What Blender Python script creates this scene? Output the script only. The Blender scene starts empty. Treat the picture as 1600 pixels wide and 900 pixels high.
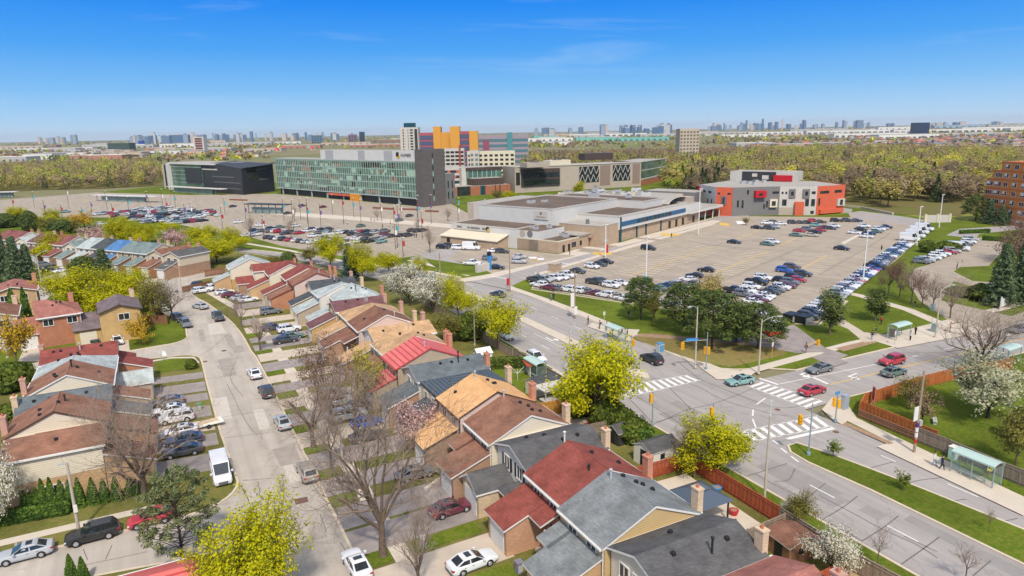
import bpy, math, random
import numpy as np
from mathutils import Vector, Matrix
random.seed(11); RNG = np.random.default_rng(7)
sc = bpy.context.scene
U = 39.0/33.0                       # survey units -> metres
# ------------------------------------------------------------------ camera
CAMH = 39.0; FPX = 1067.0; _p = math.radians(12.9); _r = math.radians(1.07)
_fw = np.array([0, math.cos(_p), -math.sin(_p)]); _rt0 = np.array([1.0, 0, 0]); _up0 = np.cross(_rt0, _fw)
_rt = math.cos(_r)*_rt0 - math.sin(_r)*_up0; _up = math.cos(_r)*_up0 + math.sin(_r)*_rt0
# world X runs across the streets, world Y along them
_A = np.array([-.4565, .8897]); _B = np.array([.8897, .4565])
def _tw(v): return np.array([v[0]*_B[0]+v[1]*_B[1], v[0]*_A[0]+v[1]*_A[1], v[2]])
RT, UP, FW = _tw(_rt), _tw(_up), _tw(_fw)
def G(px, py, z=0.0):
    """ground point (at height z) seen at pixel px,py of the 1600x900 photograph"""
    d = RT*(px-800)/FPX + UP*(450-py)/FPX + FW
    t = (z-CAMH)/d[2]
    return (float(d[0]*t), float(d[1]*t))
def PR(x, y, z):
    v = np.array([x, y, z-CAMH]); return 800+FPX*(v@RT)/(v@FW), 450-FPX*(v@UP)/(v@FW)
def HZ(base, top):
    """height of something standing on pixel base whose top is at pixel row top"""
    x, y = G(*base); lo, hi = 0.0, 90.0
    for _ in range(30):
        m = (lo+hi)/2
        if PR(x, y, m)[1] > top: lo = m
        else: hi = m
    return lo
cam = bpy.data.cameras.new("camera"); co = bpy.data.objects.new("camera", cam); sc.collection.objects.link(co)
cam.sensor_width = 36; cam.lens = 36*FPX/1600; cam.clip_start = 1; cam.clip_end = 60000
M = Matrix(((RT[0], UP[0], -FW[0], 0), (RT[1], UP[1], -FW[1], 0), (RT[2], UP[2], -FW[2], CAMH), (0, 0, 0, 1)))
co.matrix_world = M; sc.camera = co
# ------------------------------------------------------------------ light
sc.view_settings.view_transform = 'Standard'; sc.view_settings.look = 'None'
EXPO = 0.85; sc.view_settings.exposure = EXPO; sc.view_settings.gamma = 1
SUN_EL = math.radians(50); SUN_AZ = math.radians(200)        # compass-like angle from +Y, clockwise
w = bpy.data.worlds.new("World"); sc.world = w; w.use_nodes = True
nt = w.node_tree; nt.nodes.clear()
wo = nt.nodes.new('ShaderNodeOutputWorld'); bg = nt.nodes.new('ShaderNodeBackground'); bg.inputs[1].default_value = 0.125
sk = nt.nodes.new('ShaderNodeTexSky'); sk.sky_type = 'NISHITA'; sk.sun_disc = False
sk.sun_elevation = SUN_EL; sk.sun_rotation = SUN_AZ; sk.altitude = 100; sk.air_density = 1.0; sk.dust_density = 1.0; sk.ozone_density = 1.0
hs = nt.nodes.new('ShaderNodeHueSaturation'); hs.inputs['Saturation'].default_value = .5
# near the horizon the sky goes from pale to deep blue; higher up it passes into the thin bright veil that lights the scene so softly
tcw = nt.nodes.new('ShaderNodeTexCoord'); sx = nt.nodes.new('ShaderNodeSeparateXYZ'); nt.links.new(tcw.outputs['Generated'], sx.inputs[0])
rp = nt.nodes.new('ShaderNodeValToRGB'); nt.links.new(sx.outputs[2], rp.inputs[0]); el = rp.color_ramp.elements
SKYC = [(0.0, (.60, .79, .955)), (.022, (.42, .68, .95)), (.06, (.21, .53, .94)), (.11, (.07, .38, .93)), (.17, (.012, .26, .91)), (.30, (.01, .2, .8))]
while len(el) < len(SKYC): el.new(.5)
for e_, (p_, c_) in zip(el, SKYC): e_.position = p_; e_.color = (*c_, 1)
SKYK = 1/(.125*2**EXPO)
vs = nt.nodes.new('ShaderNodeVectorMath'); vs.operation = 'SCALE'; vs.inputs['Scale'].default_value = SKYK; nt.links.new(rp.outputs[0], vs.inputs[0])
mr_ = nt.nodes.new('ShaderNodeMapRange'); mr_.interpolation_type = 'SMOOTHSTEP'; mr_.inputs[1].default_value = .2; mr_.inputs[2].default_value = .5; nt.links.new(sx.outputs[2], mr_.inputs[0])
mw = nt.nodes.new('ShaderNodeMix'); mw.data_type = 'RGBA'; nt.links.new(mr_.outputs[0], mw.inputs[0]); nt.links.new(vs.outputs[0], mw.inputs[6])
# faint wisps of high cloud
mpw = nt.nodes.new('ShaderNodeMapping'); mpw.inputs['Scale'].default_value = (2.2, 2.2, 26); nt.links.new(tcw.outputs['Generated'], mpw.inputs[0])
nw = nt.nodes.new('ShaderNodeTexNoise'); nw.inputs['Scale'].default_value = 1.3; nw.inputs['Detail'].default_value = 6; nw.inputs['Roughness'].default_value = .6; nw.inputs['Distortion'].default_value = .6; nt.links.new(mpw.outputs[0], nw.inputs['Vector'])
rw = nt.nodes.new('ShaderNodeMapRange'); rw.inputs[1].default_value = .56; rw.inputs[2].default_value = .82; rw.inputs[3].default_value = 0; rw.inputs[4].default_value = .22; nt.links.new(nw.outputs['Fac'], rw.inputs[0])
mc = nt.nodes.new('ShaderNodeMix'); mc.data_type = 'RGBA'; nt.links.new(rw.outputs[0], mc.inputs[0]); nt.links.new(vs.outputs[0], mc.inputs[6]); mc.inputs[7].default_value = (.75*SKYK, .88*SKYK, SKYK, 1)
nt.links.new(mc.outputs[2], mw.inputs[6])
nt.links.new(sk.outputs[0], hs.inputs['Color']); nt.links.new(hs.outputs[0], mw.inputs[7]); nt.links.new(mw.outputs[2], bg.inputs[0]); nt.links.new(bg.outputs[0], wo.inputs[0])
sl = bpy.data.lights.new("sun", 'SUN'); sl.energy = 2.0; sl.angle = math.radians(4); sl.color = (1.0, .91, .78)
so = bpy.data.objects.new("sun", sl); sc.collection.objects.link(so)
_sd = Vector((math.sin(SUN_AZ)*math.cos(SUN_EL), math.cos(SUN_AZ)*math.cos(SUN_EL), math.sin(SUN_EL)))
so.rotation_euler = _sd.to_track_quat('Z', 'Y').to_euler(); so.location = (0, 0, 400)
# ------------------------------------------------------------------ materials
def lin(c): return c/12.92 if c <= .04045 else ((c+.055)/1.055)**2.4
def C(r, g, b, k=.85): return tuple(min(.82, lin(v/255)*k) for v in (r, g, b))
MATS = {}
def mat(name, col, rough=.85, spec=.3, metal=0., noise=0., nscale=3., alt=None, alpha=1., coord='Object', bump=0., bscale=None, rnd=0., trans=0., coat=0.):
    """plain procedural material: base colour broken up by two octaves of noise; rnd = tint per object"""
    if name in MATS: return MATS[name]
    m = bpy.data.materials.new(name); m.use_nodes = True; t = m.node_tree; b = t.nodes['Principled BSDF']
    b.inputs['Roughness'].default_value = rough; b.inputs['Specular IOR Level'].default_value = spec; b.inputs['Metallic'].default_value = metal
    if coat: b.inputs['Coat Weight'].default_value = coat; b.inputs['Coat Roughness'].default_value = .08
    out = None
    rgb = t.nodes.new('ShaderNodeRGB'); rgb.outputs[0].default_value = (*col, 1); out = rgb.outputs[0]
    if noise or bump:
        tc = t.nodes.new('ShaderNodeTexCoord'); n = t.nodes.new('ShaderNodeTexNoise'); n.inputs['Scale'].default_value = nscale
        n.inputs['Detail'].default_value = 5; n.inputs['Roughness'].default_value = .65
        t.links.new(tc.outputs[coord], n.inputs['Vector'])
        if noise:
            r = t.nodes.new('ShaderNodeValToRGB'); r.color_ramp.elements[0].position = .3; r.color_ramp.elements[1].position = .7
            c2 = alt if alt else tuple(min(.85, v*(1+noise)) for v in col)
            c1 = col if alt else tuple(v*(1-noise) for v in col)
            r.color_ramp.elements[0].color = (*c1, 1); r.color_ramp.elements[1].color = (*c2, 1)
            t.links.new(n.outputs['Fac'], r.inputs[0]); out = r.outputs[0]
        if bump:
            bp = t.nodes.new('ShaderNodeBump'); bp.inputs['Strength'].default_value = bump; bp.inputs['Distance'].default_value = .05
            n2 = n
            if bscale:
                n2 = t.nodes.new('ShaderNodeTexNoise'); n2.inputs['Scale'].default_value = bscale; t.links.new(tc.outputs[coord], n2.inputs['Vector'])
            t.links.new(n2.outputs['Fac'], bp.inputs['Height']); t.links.new(bp.outputs[0], b.inputs['Normal'])
    if rnd:
        oi = t.nodes.new('ShaderNodeObjectInfo'); mr = t.nodes.new('ShaderNodeMapRange')
        mr.inputs[3].default_value = 1-rnd; mr.inputs[4].default_value = 1+rnd
        t.links.new(oi.outputs['Random'], mr.inputs[0])
        mx = t.nodes.new('ShaderNodeVectorMath'); mx.operation = 'SCALE'
        t.links.new(out, mx.inputs[0]); t.links.new(mr.outputs[0], mx.inputs['Scale']); out = mx.outputs[0]
    t.links.new(out, b.inputs['Base Color'])
    if alpha < 1: b.inputs['Alpha'].default_value = alpha
    if trans:
        tr = t.nodes.new('ShaderNodeBsdfTranslucent'); ms = t.nodes.new('ShaderNodeMixShader'); ms.inputs[0].default_value = trans
        t.links.new(out, tr.inputs[0]); t.links.new(b.outputs[0], ms.inputs[1]); t.links.new(tr.outputs[0], ms.inputs[2])
        t.links.new(ms.outputs[0], t.nodes['Material Output'].inputs[0])
    MATS[name] = m; return m
def mat_rows(name, col, col2, mortar, row=.2, width=.4, gap=.02, mix=.5, noise=.15, mode='wall', rough=.9):
    """bricks, shingles or siding: brick texture rows follow height (z), so it wraps any vertical or sloping face"""
    if name in MATS: return MATS[name]
    m = bpy.data.materials.new(name); m.use_nodes = True; t = m.node_tree; b = t.nodes['Principled BSDF']
    b.inputs['Roughness'].default_value = rough; b.inputs['Specular IOR Level'].default_value = .2
    tc = t.nodes.new('ShaderNodeTexCoord'); sp = t.nodes.new('ShaderNodeSeparateXYZ'); t.links.new(tc.outputs['Object'], sp.inputs[0])
    ad = t.nodes.new('ShaderNodeMath'); ad.operation = 'ADD'; t.links.new(sp.outputs[0], ad.inputs[0]); t.links.new(sp.outputs[1], ad.inputs[1])
    cb = t.nodes.new('ShaderNodeCombineXYZ'); t.links.new(ad.outputs[0], cb.inputs[0]); t.links.new(sp.outputs[2], cb.inputs[1])
    br = t.nodes.new('ShaderNodeTexBrick'); t.links.new(cb.outputs[0], br.inputs['Vector'])
    br.inputs['Scale'].default_value = 1; br.inputs['Brick Width'].default_value = width; br.inputs['Row Height'].default_value = row
    br.inputs['Mortar Size'].default_value = gap; br.inputs['Mortar Smooth'].default_value = .3; br.inputs['Bias'].default_value = mix-.5
    br.inputs['Color1'].default_value = (*col, 1); br.inputs['Color2'].default_value = (*col2, 1); br.inputs['Mortar'].default_value = (*mortar, 1)
    n = t.nodes.new('ShaderNodeTexNoise'); n.inputs['Scale'].default_value = .6; n.inputs['Detail'].default_value = 6; t.links.new(tc.outputs['Object'], n.inputs['Vector'])
    mr = t.nodes.new('ShaderNodeMapRange'); mr.inputs[1].default_value = .3; mr.inputs[2].default_value = .7; mr.inputs[3].default_value = 1-noise; mr.inputs[4].default_value = 1+noise
    t.links.new(n.outputs['Fac'], mr.inputs[0])
    mx = t.nodes.new('ShaderNodeVectorMath'); mx.operation = 'SCALE'; t.links.new(br.outputs['Color'], mx.inputs[0]); t.links.new(mr.outputs[0], mx.inputs['Scale'])
    t.links.new(mx.outputs[0], b.inputs['Base Color']); MATS[name] = m; return m
def sc3(c, k): return tuple(min(.85, v*k) for v in c)
def shingle(r, g, b):
    c = C(r, g, b); return mat_rows(f'shingle_{r}_{g}_{b}', sc3(c, 1.14), sc3(c, .86), sc3(c, .72), row=.062, width=.34, gap=.006, noise=.24)
def brick(r, g, b):
    c = C(r, g, b); return mat_rows(f'brick_{r}_{g}_{b}', sc3(c, 1.1), sc3(c, .85), sc3(c, .95), row=.10, width=.3, gap=.012, noise=.08)
def siding(r, g, b):
    c = C(r, g, b); return mat_rows(f'siding_{r}_{g}_{b}', c, sc3(c, .97), sc3(c, .62), row=.22, width=40, gap=.02, noise=.04)
def paint(r, g, b): return mat(f'paint_{r}_{g}_{b}', C(r, g, b), .6, noise=.05, nscale=2)
def metal(r, g, b): return mat(f'metal_{r}_{g}_{b}', C(r, g, b), .45, spec=.5, noise=.06, nscale=2)
WHITE = paint(235, 232, 226); DARK = mat('dark_trim', (.02, .02, .022), .6); GLASS = mat('window_glass', (.022, .03, .035), .08, spec=.8, noise=.5, nscale=.4)
CONC = mat('concrete', C(208, 198, 184), .9, noise=.07, nscale=.5); STEEL = metal(190, 192, 192)
RUB = mat('rubber', (.02, .02, .02), .85); RIM = mat('rim', (.45, .45, .46), .3, metal=.7); CHROME = mat('plastic_grey', (.12, .12, .125), .5)
# ------------------------------------------------------------------ mesh helpers
COL = sc.collection
class MB:
    def __init__(s, k=1.0): s.v = []; s.f = []; s.m = []; s.k = k
    def face(s, pts, m=0):
        i = len(s.v); s.v += [tuple(p) for p in pts]; s.f.append(tuple(range(i, i+len(pts)))); s.m.append(m)
    def box(s, x0, x1, y0, y1, z0, z1, m=0, top=None, bot=True):
        a, b, c, d = (x0, y0), (x1, y0), (x1, y1), (x0, y1); s.prism([a, b, c, d], z0, z1, m, top, bot)
    def prism(s, poly, z0, z1, m=0, top=None, bot=False):
        n = len(poly); i = len(s.v)
        if sum(poly[k][0]*poly[(k+1) % n][1]-poly[(k+1) % n][0]*poly[k][1] for k in range(n)) < 0: poly = poly[::-1]
        s.v += [(p[0], p[1], z0) for p in poly]+[(p[0], p[1], z1) for p in poly]
        for k in range(n): s.f.append((i+k, i+(k+1) % n, i+n+(k+1) % n, i+n+k)); s.m.append(m)
        s.f.append(tuple(range(i+n, i+2*n))); s.m.append(m if top is None else top)
        if bot: s.f.append(tuple(range(i+n-1, i-1, -1))); s.m.append(m)
    def obox(s, c, ax, hx, hy, z0, z1, m=0, top=None):
        """box centred on c=(x,y), long axis ax=(cos,sin), half sizes hx,hy"""
        ex, ey = ax; nx, ny = -ey, ex
        s.prism([(c[0]+i*hx*ex+j*hy*nx, c[1]+i*hx*ey+j*hy*ny) for i, j in ((-1, -1), (1, -1), (1, 1), (-1, 1))], z0, z1, m, top, True)
    def tube(s, p0, p1, r0, r1=None, n=6, m=0, cap=True):
        r1 = r0 if r1 is None else r1; p0 = Vector(p0); p1 = Vector(p1); d = (p1-p0)
        if d.length < 1e-6: return
        d.normalize(); a = d.orthogonal().normalized(); b = d.cross(a); i = len(s.v)
        for p, r in ((p0, r0), (p1, r1)):
            for k in range(n):
                t = 2*math.pi*k/n; s.v.append(tuple(p+(a*math.cos(t)+b*math.sin(t))*r))
        for k in range(n): s.f.append((i+k, i+(k+1) % n, i+n+(k+1) % n, i+n+k)); s.m.append(m)
        if cap:
            s.f.append(tuple(range(i+n, i+2*n))); s.m.append(m); s.f.append(tuple(range(i+n-1, i-1, -1))); s.m.append(m)
    def path(s, pts, r, n=6, m=0):
        for a, b in zip(pts, pts[1:]): s.tube(a, b, r, r, n, m)
    def lathe(s, prof, c=(0, 0, 0), n=10, m=0):
        i = len(s.v)
        for r, z in prof:
            for k in range(n): t = 2*math.pi*k/n; s.v.append((c[0]+r*math.cos(t), c[1]+r*math.sin(t), c[2]+z))
        for j in range(len(prof)-1):
            for k in range(n): s.f.append((i+j*n+k, i+j*n+(k+1) % n, i+(j+1)*n+(k+1) % n, i+(j+1)*n+k)); s.m.append(m)
        j = len(prof)-1; s.f.append(tuple(i+j*n+k for k in range(n))); s.m.append(m)
    def build(s, name, mats, parent=None, smooth=False):
        if not isinstance(mats, (list, tuple)): mats = [mats]
        me = bpy.data.meshes.new(name); k = s.k
        me.from_pydata([(a*k, b*k, c*k) for a, b, c in s.v] if k != 1 else s.v, [], s.f)
        for m in mats: me.materials.append(m)
        if len(mats) > 1: me.polygons.foreach_set('material_index', s.m)
        if smooth: me.polygons.foreach_set('use_smooth', [True]*len(s.f))
        me.update(); o = bpy.data.objects.new(name, me); COL.objects.link(o)
        if parent: o.parent = parent
        return o
def np_mesh(name, V, F, mats, mi=None, parent=None, smooth=False):
    """numpy verts (n,3) and faces (m,k)"""
    me = bpy.data.meshes.new(name); n, k = F.shape
    me.vertices.add(len(V)); me.vertices.foreach_set('co', np.asarray(V, np.float32).ravel())
    me.loops.add(n*k); me.loops.foreach_set('vertex_index', np.asarray(F, np.int32).ravel())
    me.polygons.add(n); me.polygons.foreach_set('loop_start', np.arange(0, n*k, k, dtype=np.int32))
    for m in mats: me.materials.append(m)
    if mi is not None: me.polygons.foreach_set('material_index', np.asarray(mi, np.int32))
    if smooth: me.polygons.foreach_set('use_smooth', np.ones(n, bool))
    me.update(calc_edges=True); o = bpy.data.objects.new(name, me); COL.objects.link(o)
    if parent: o.parent = parent
    return o
def tag(o, label=None, cat=None, group=None, kind=None):
    if label: o['label'] = label
    if cat: o['category'] = cat
    if group: o['group'] = group
    if kind: o['kind'] = kind
    return o
def thing(name, loc, rz=0, label=None, cat=None, group=None):
    o = bpy.data.objects.new(name, None); COL.objects.link(o); o.location = (loc[0], loc[1], loc[2] if len(loc) > 2 else 0)
    o.rotation_euler = (0, 0, rz); o.empty_display_size = .2; return tag(o, label, cat, group)
def dup(src, loc, rz=0, label=None, s=1.0, swap=None, group=None, sz=None):
    """copy of a thing with its parts and their sub-parts, sharing mesh data"""
    r = src.copy(); COL.objects.link(r); r.location = (loc[0], loc[1], loc[2] if len(loc) > 2 else 0); r.rotation_euler = (0, 0, rz)
    r.scale = (s, s, sz or s)
    if label: r['label'] = label
    if group: r['group'] = group
    def rec(a, b):
        for ch in list(a.children):
            c = ch.copy(); COL.objects.link(c); c.parent = b
            c.matrix_parent_inverse = ch.matrix_parent_inverse
            rec(ch, c)
    rec(src, r)
    if swap: repaint(r, swap)
    return r
def repaint(o, swap):
    for x in [o]+list(o.children_recursive):
        if x.type == 'MESH':
            for sl in x.material_slots:
                if sl.material and sl.material.name in swap: nm = swap[sl.material.name]; sl.link = 'OBJECT'; sl.material = nm
def hide_src(o):
    for x in list(o.children_recursive)+[o]: bpy.data.objects.remove(x)
def sheet(name, pts, m, z, kind='structure'):
    b = MB(); b.face([(p[0], p[1], z) for p in pts]); o = b.build(name, m); tag(o, kind=kind); return o
def ribbon_pts(cl, w0, w1):
    """left and right offset lines of a polyline"""
    L = []; R = []
    for i, p in enumerate(cl):
        a = cl[max(0, i-1)]; c = cl[min(len(cl)-1, i+1)]; dx, dy = c[0]-a[0], c[1]-a[1]; l = math.hypot(dx, dy); nx, ny = -dy/l, dx/l
        L.append((p[0]+nx*w0, p[1]+ny*w0)); R.append((p[0]+nx*w1, p[1]+ny*w1))
    return L, R
def strip(b, cl, w0, w1, z0, z1=None, m=0):
    L, R = ribbon_pts(cl, w0, w1)
    for i in range(len(cl)-1):
        q = [L[i], R[i], R[i+1], L[i+1]]
        if z1 is None: b.face([(x, y, z0) for x, y in q][::-1] if _cw(q) else [(x, y, z0) for x, y in q], m)
        else: b.prism(q, z0, z1, m)
def _cw(q): return sum(q[k][0]*q[(k+1) % len(q)][1]-q[(k+1) % len(q)][0]*q[k][1] for k in range(len(q))) < 0
def smooth_line(pts, n=6):
    P = [Vector((p[0], p[1])) for p in pts]; out = []
    for i in range(len(P)-1):
        p0 = P[max(0, i-1)]; p1 = P[i]; p2 = P[i+1]; p3 = P[min(len(P)-1, i+2)]
        for k in range(n):
            t = k/n; v = .5*((2*p1)+(p2-p0)*t+(2*p0-5*p1+4*p2-p3)*t*t+(3*p1-p0-3*p2+p3)*t**3); out.append((v.x, v.y))
    out.append((P[-1].x, P[-1].y)); return out
def Q(pts): return [(x*U, y*U) for x, y in pts]
def GP(pts): return [G(*p) for p in pts]
# ------------------------------------------------------------------ ground, roads, pavements
def road_mat(name, c, k=.10):
    m = mat(name, c, .93, spec=.2, noise=k, nscale=.16, bump=.15, bscale=9)
    t = m.node_tree; b = t.nodes['Principled BSDF']; src = b.inputs['Base Color'].links[0].from_socket
    tc = t.nodes.new('ShaderNodeTexCoord')
    mp = t.nodes.new('ShaderNodeMapping'); mp.inputs['Scale'].default_value = (.9, .035, 1); t.links.new(tc.outputs['Object'], mp.inputs[0])   # wheel tracks and long streaks
    n = t.nodes.new('ShaderNodeTexNoise'); n.inputs['Scale'].default_value = 1; n.inputs['Detail'].default_value = 4; t.links.new(mp.outputs[0], n.inputs['Vector'])
    v = t.nodes.new('ShaderNodeTexVoronoi'); v.feature = 'DISTANCE_TO_EDGE'; v.inputs['Scale'].default_value = .085; v.inputs['Randomness'].default_value = 1
    nz = t.nodes.new('ShaderNodeTexNoise'); nz.inputs['Scale'].default_value = .4; nz.inputs['Detail'].default_value = 5; t.links.new(tc.outputs['Object'], nz.inputs['Vector'])
    av = t.nodes.new('ShaderNodeVectorMath'); av.operation = 'MULTIPLY_ADD'; av.inputs[1].default_value = (5, 5, 0)
    t.links.new(nz.outputs['Color'], av.inputs[0]); t.links.new(tc.outputs['Object'], av.inputs[2]); t.links.new(av.outputs[0], v.inputs['Vector'])
    lt = t.nodes.new('ShaderNodeMapRange'); lt.inputs[1].default_value = .0; lt.inputs[2].default_value = .014; lt.inputs[3].default_value = .86; lt.inputs[4].default_value = 1
    t.links.new(v.outputs['Distance'], lt.inputs[0])
    m1 = t.nodes.new('ShaderNodeMapRange'); m1.inputs[1].default_value = .3; m1.inputs[2].default_value = .7; m1.inputs[3].default_value = .88; m1.inputs[4].default_value = 1.1
    t.links.new(n.outputs['Fac'], m1.inputs[0]); mm = t.nodes.new('ShaderNodeMath'); mm.operation = 'MULTIPLY'; t.links.new(m1.outputs[0], mm.inputs[0]); t.links.new(lt.outputs[0], mm.inputs[1])
    s = t.nodes.new('ShaderNodeVectorMath'); s.operation = 'SCALE'; t.links.new(src, s.inputs[0]); t.links.new(mm.outputs[0], s.inputs['Scale']); t.links.new(s.outputs[0], b.inputs['Base Color'])
    return m
ASPH_L = road_mat('old_asphalt', C(190, 180, 168)); ASPH_M = road_mat('road_asphalt', C(172, 165, 160), .07); LOT = road_mat('lot_asphalt', C(176, 163, 146), .1)
DRIVE = mat('driveway_asphalt', C(160, 150, 145), .9, noise=.18, nscale=.5); DRIVE2 = mat('driveway_concrete', C(205, 190, 172), .9, noise=.08, nscale=.6)
WALK = mat('sidewalk_concrete', C(214, 201, 183), .9, noise=.07, nscale=.4); KERB = mat('kerb_concrete', C(216, 200, 178), .9, noise=.08, nscale=.7)
def grass_mat(name, c1, c2, c3, s=.25):
    if name in MATS: return MATS[name]
    m = mat(name, c1, 1., spec=.05, noise=.3, nscale=s, alt=c2, bump=.6, bscale=14)
    t = m.node_tree; b = t.nodes['Principled BSDF']; src = b.inputs['Base Color'].links[0].from_socket
    tc = t.nodes.new('ShaderNodeTexCoord'); n = t.nodes.new('ShaderNodeTexNoise'); n.inputs['Scale'].default_value = 2.2; n.inputs['Detail'].default_value = 8; n.inputs['Roughness'].default_value = .8
    t.links.new(tc.outputs['Object'], n.inputs['Vector']); r = t.nodes.new('ShaderNodeMapRange'); r.inputs[1].default_value = .38; r.inputs[2].default_value = .66; r.inputs[3].default_value = 0; r.inputs[4].default_value = .85
    t.links.new(n.outputs['Fac'], r.inputs[0]); mx = t.nodes.new('ShaderNodeMix'); mx.data_type = 'RGBA'; t.links.new(r.outputs[0], mx.inputs[0]); t.links.new(src, mx.inputs[6]); mx.inputs[7].default_value = (*c3, 1)
    n3 = t.nodes.new('ShaderNodeTexNoise'); n3.inputs['Scale'].default_value = s*.32; n3.inputs['Detail'].default_value = 3; t.links.new(tc.outputs['Object'], n3.inputs['Vector'])
    r3 = t.nodes.new('ShaderNodeMapRange'); r3.inputs[1].default_value = .35; r3.inputs[2].default_value = .65; r3.inputs[3].default_value = .8; r3.inputs[4].default_value = 1.18; t.links.new(n3.outputs['Fac'], r3.inputs[0])
    sv = t.nodes.new('ShaderNodeVectorMath'); sv.operation = 'SCALE'; t.links.new(mx.outputs[2], sv.inputs[0]); t.links.new(r3.outputs[0], sv.inputs['Scale'])
    t.links.new(sv.outputs[0], b.inputs['Base Color']); return m
GRASS = grass_mat('lawn_grass', C(60, 94, 16), C(94, 122, 28), C(134, 130, 60)); GRASS_Y = grass_mat('yard_grass', C(84, 104, 34), C(118, 116, 58), C(142, 126, 82), .4)
BARE = grass_mat('worn_grass', C(132, 112, 66), C(112, 122, 56), C(160, 136, 96), .2); SOIL = mat('bare_soil', C(168, 138, 112), 1, noise=.2, nscale=2)
FIELD = mat('far_fields', C(150, 138, 112), 1., spec=.05, noise=.3, nscale=.004, alt=C(116, 124, 78)); MEAD = grass_mat('meadow_grass', C(118, 132, 50), C(150, 150, 66), C(140, 130, 80), .05)
LINE = mat('road_paint_white', C(236, 234, 228), .8, noise=.12, nscale=3); YEL = mat('road_paint_yellow', C(226, 186, 92), .8, noise=.15, nscale=2); FADE = mat('road_paint_faded', C(224, 206, 176), .85, noise=.12, nscale=1)
TAR = mat('tar_seam', C(118, 112, 110), .85, noise=.2, nscale=2); IRON = mat('cast_iron', C(120, 92, 78), .8, noise=.2, nscale=6)
b = MB(); R = 26000; b.face([(R*math.cos(t*math.pi/32), R*math.sin(t*math.pi/32), -.12) for t in range(64)]); tag(b.build('ground', FIELD), kind='structure')
sheet('residential_street', Q([(-110, 10), (11.6, 10), (11.6, 196), (-110, 196)]), ASPH_L, 0)
MAIN_N = smooth_line(Q([(47.2, -30), (47.2, 60), (47, 100), (46.8, 128), (45.6, 141), (43.4, 152), (40, 165), (33.9, 184), (26, 202), (11, 226), (-12, 249), (-45, 275), (-130, 332)]), 4)
MAIN_F = smooth_line(Q([(65.6, -30), (65.6, 60), (65.6, 110), (64.6, 126), (62, 138), (57.5, 150), (52, 161), (43.5, 178), (35, 195), (20, 219), (-4, 244), (-38, 271), (-124, 328)]), 4)
b = MB()
for i in range(len(MAIN_N)-1): b.face([(*MAIN_N[i], .004), (*MAIN_F[i], .004), (*MAIN_F[i+1], .004), (*MAIN_N[i+1], .004)])
tag(b.build('main_road', ASPH_M), kind='structure')
NK = GP([(1195, 591), (1245, 579), (1390, 545), (1500, 520), (1600, 497)]); SK = GP([(1322, 622), (1440, 592), (1560, 561), (1600, 551)])
def ext(a, b, d): l = math.hypot(b[0]-a[0], b[1]-a[1]); return (b[0]+(b[0]-a[0])/l*d, b[1]+(b[1]-a[1])/l*d)
NK.append(ext(NK[-3], NK[-1], 400)); SK.append(ext(SK[-3], SK[-1], 400))
sheet('cross_road', [(65.4*U, SK[0][1])]+SK+NK[::-1]+[(65.4*U, NK[0][1])], ASPH_M, .008)
# kerbed blocks: each is a grass slab standing 0.12 m above the road, with a kerb along its road edges
def arc(c, r, a0, a1, n=6): return [(c[0]+r*math.cos(math.radians(a0+(a1-a0)*k/n)), c[1]+r*math.sin(math.radians(a0+(a1-a0)*k/n))) for k in range(n+1)]
def block(name, pts, m, kerb=None, z=.12):
    b = MB(); b.prism(pts, -.08, z, 0); tag(b.build(name, m), kind='structure')
    if kerb:
        k = MB(); strip(k, kerb, -.02, .28, -.02, z+.012); tag(k.build('kerb', KERB), kind='structure')
# home block between the residential street and the main road
rk = [(10.5, 10), (10.5, 96), (10.1, 110), (9.9, 120), (9.2, 130), (8.2, 137), (6.4, 148), (4.2, 158), (4.3, 170), (8, 176), (20, 176.5), (36, 173)]
RK = smooth_line(Q(rk), 3)
hb = RK+[p for p in MAIN_N if 8*U < p[1] < 168*U][::-1]
block('home_block', hb, GRASS_Y, [(p[0], p[1]) for p in RK][::-1]); kk = MB(); strip(kk, [p for p in MAIN_N if p[1] < 168*U], -.02, .28, -.02, .135); tag(kk.build('kerb', KERB), kind='structure')
# block with the west row of houses
wl = Q([(-110, 62.6), (-2, 62.6)])+arc((-1*U, 67.2*U), 4.6*U, -80, -5)+Q([(3.4, 72), (3.1, 80), (2.9, 98), (2.9, 108)])+arc((-.6*U, 110.2*U), 3.4*U, 0, 92)+Q([(-9, 115), (-30, 116.2), (-110, 120)])
block('west_block', wl, GRASS_Y, wl[::-1])
sb = Q([(-110, 57.2), (-8, 56.4), (-2, 55.4)])+arc((-.8*U, 51.4*U), 4*U, 95, 2)+Q([(3.2, 45), (3.2, 10), (-110, 10)]); block('south_block', sb, GRASS_Y, sb[:-2])
nb = Q([(-110, 125), (-30, 121.8), (-8.4, 120.4), (-2.5, 121.2)])+arc((-1.8*U, 124.6*U), 3.4*U, -80, 12)+Q([(1.6, 129.6), (.5, 136.6), (-2.2, 146.3), (-6, 158), (-10, 168), (-16, 172.6), (-40, 176), (-110, 200)])
block('north_block', nb, GRASS, nb[::-1][3:])
# houses beyond the upper street
ub = Q([(-16, 181), (0, 182.6), (13, 187), (25, 186), (28.5, 190), (24, 203), (10, 226), (-12, 248.5), (-45, 274), (-130, 331), (-160, 300), (-110, 215), (-40, 186)]); block('upper_block', ub, GRASS_Y, ub[:9][::-1])
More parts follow.
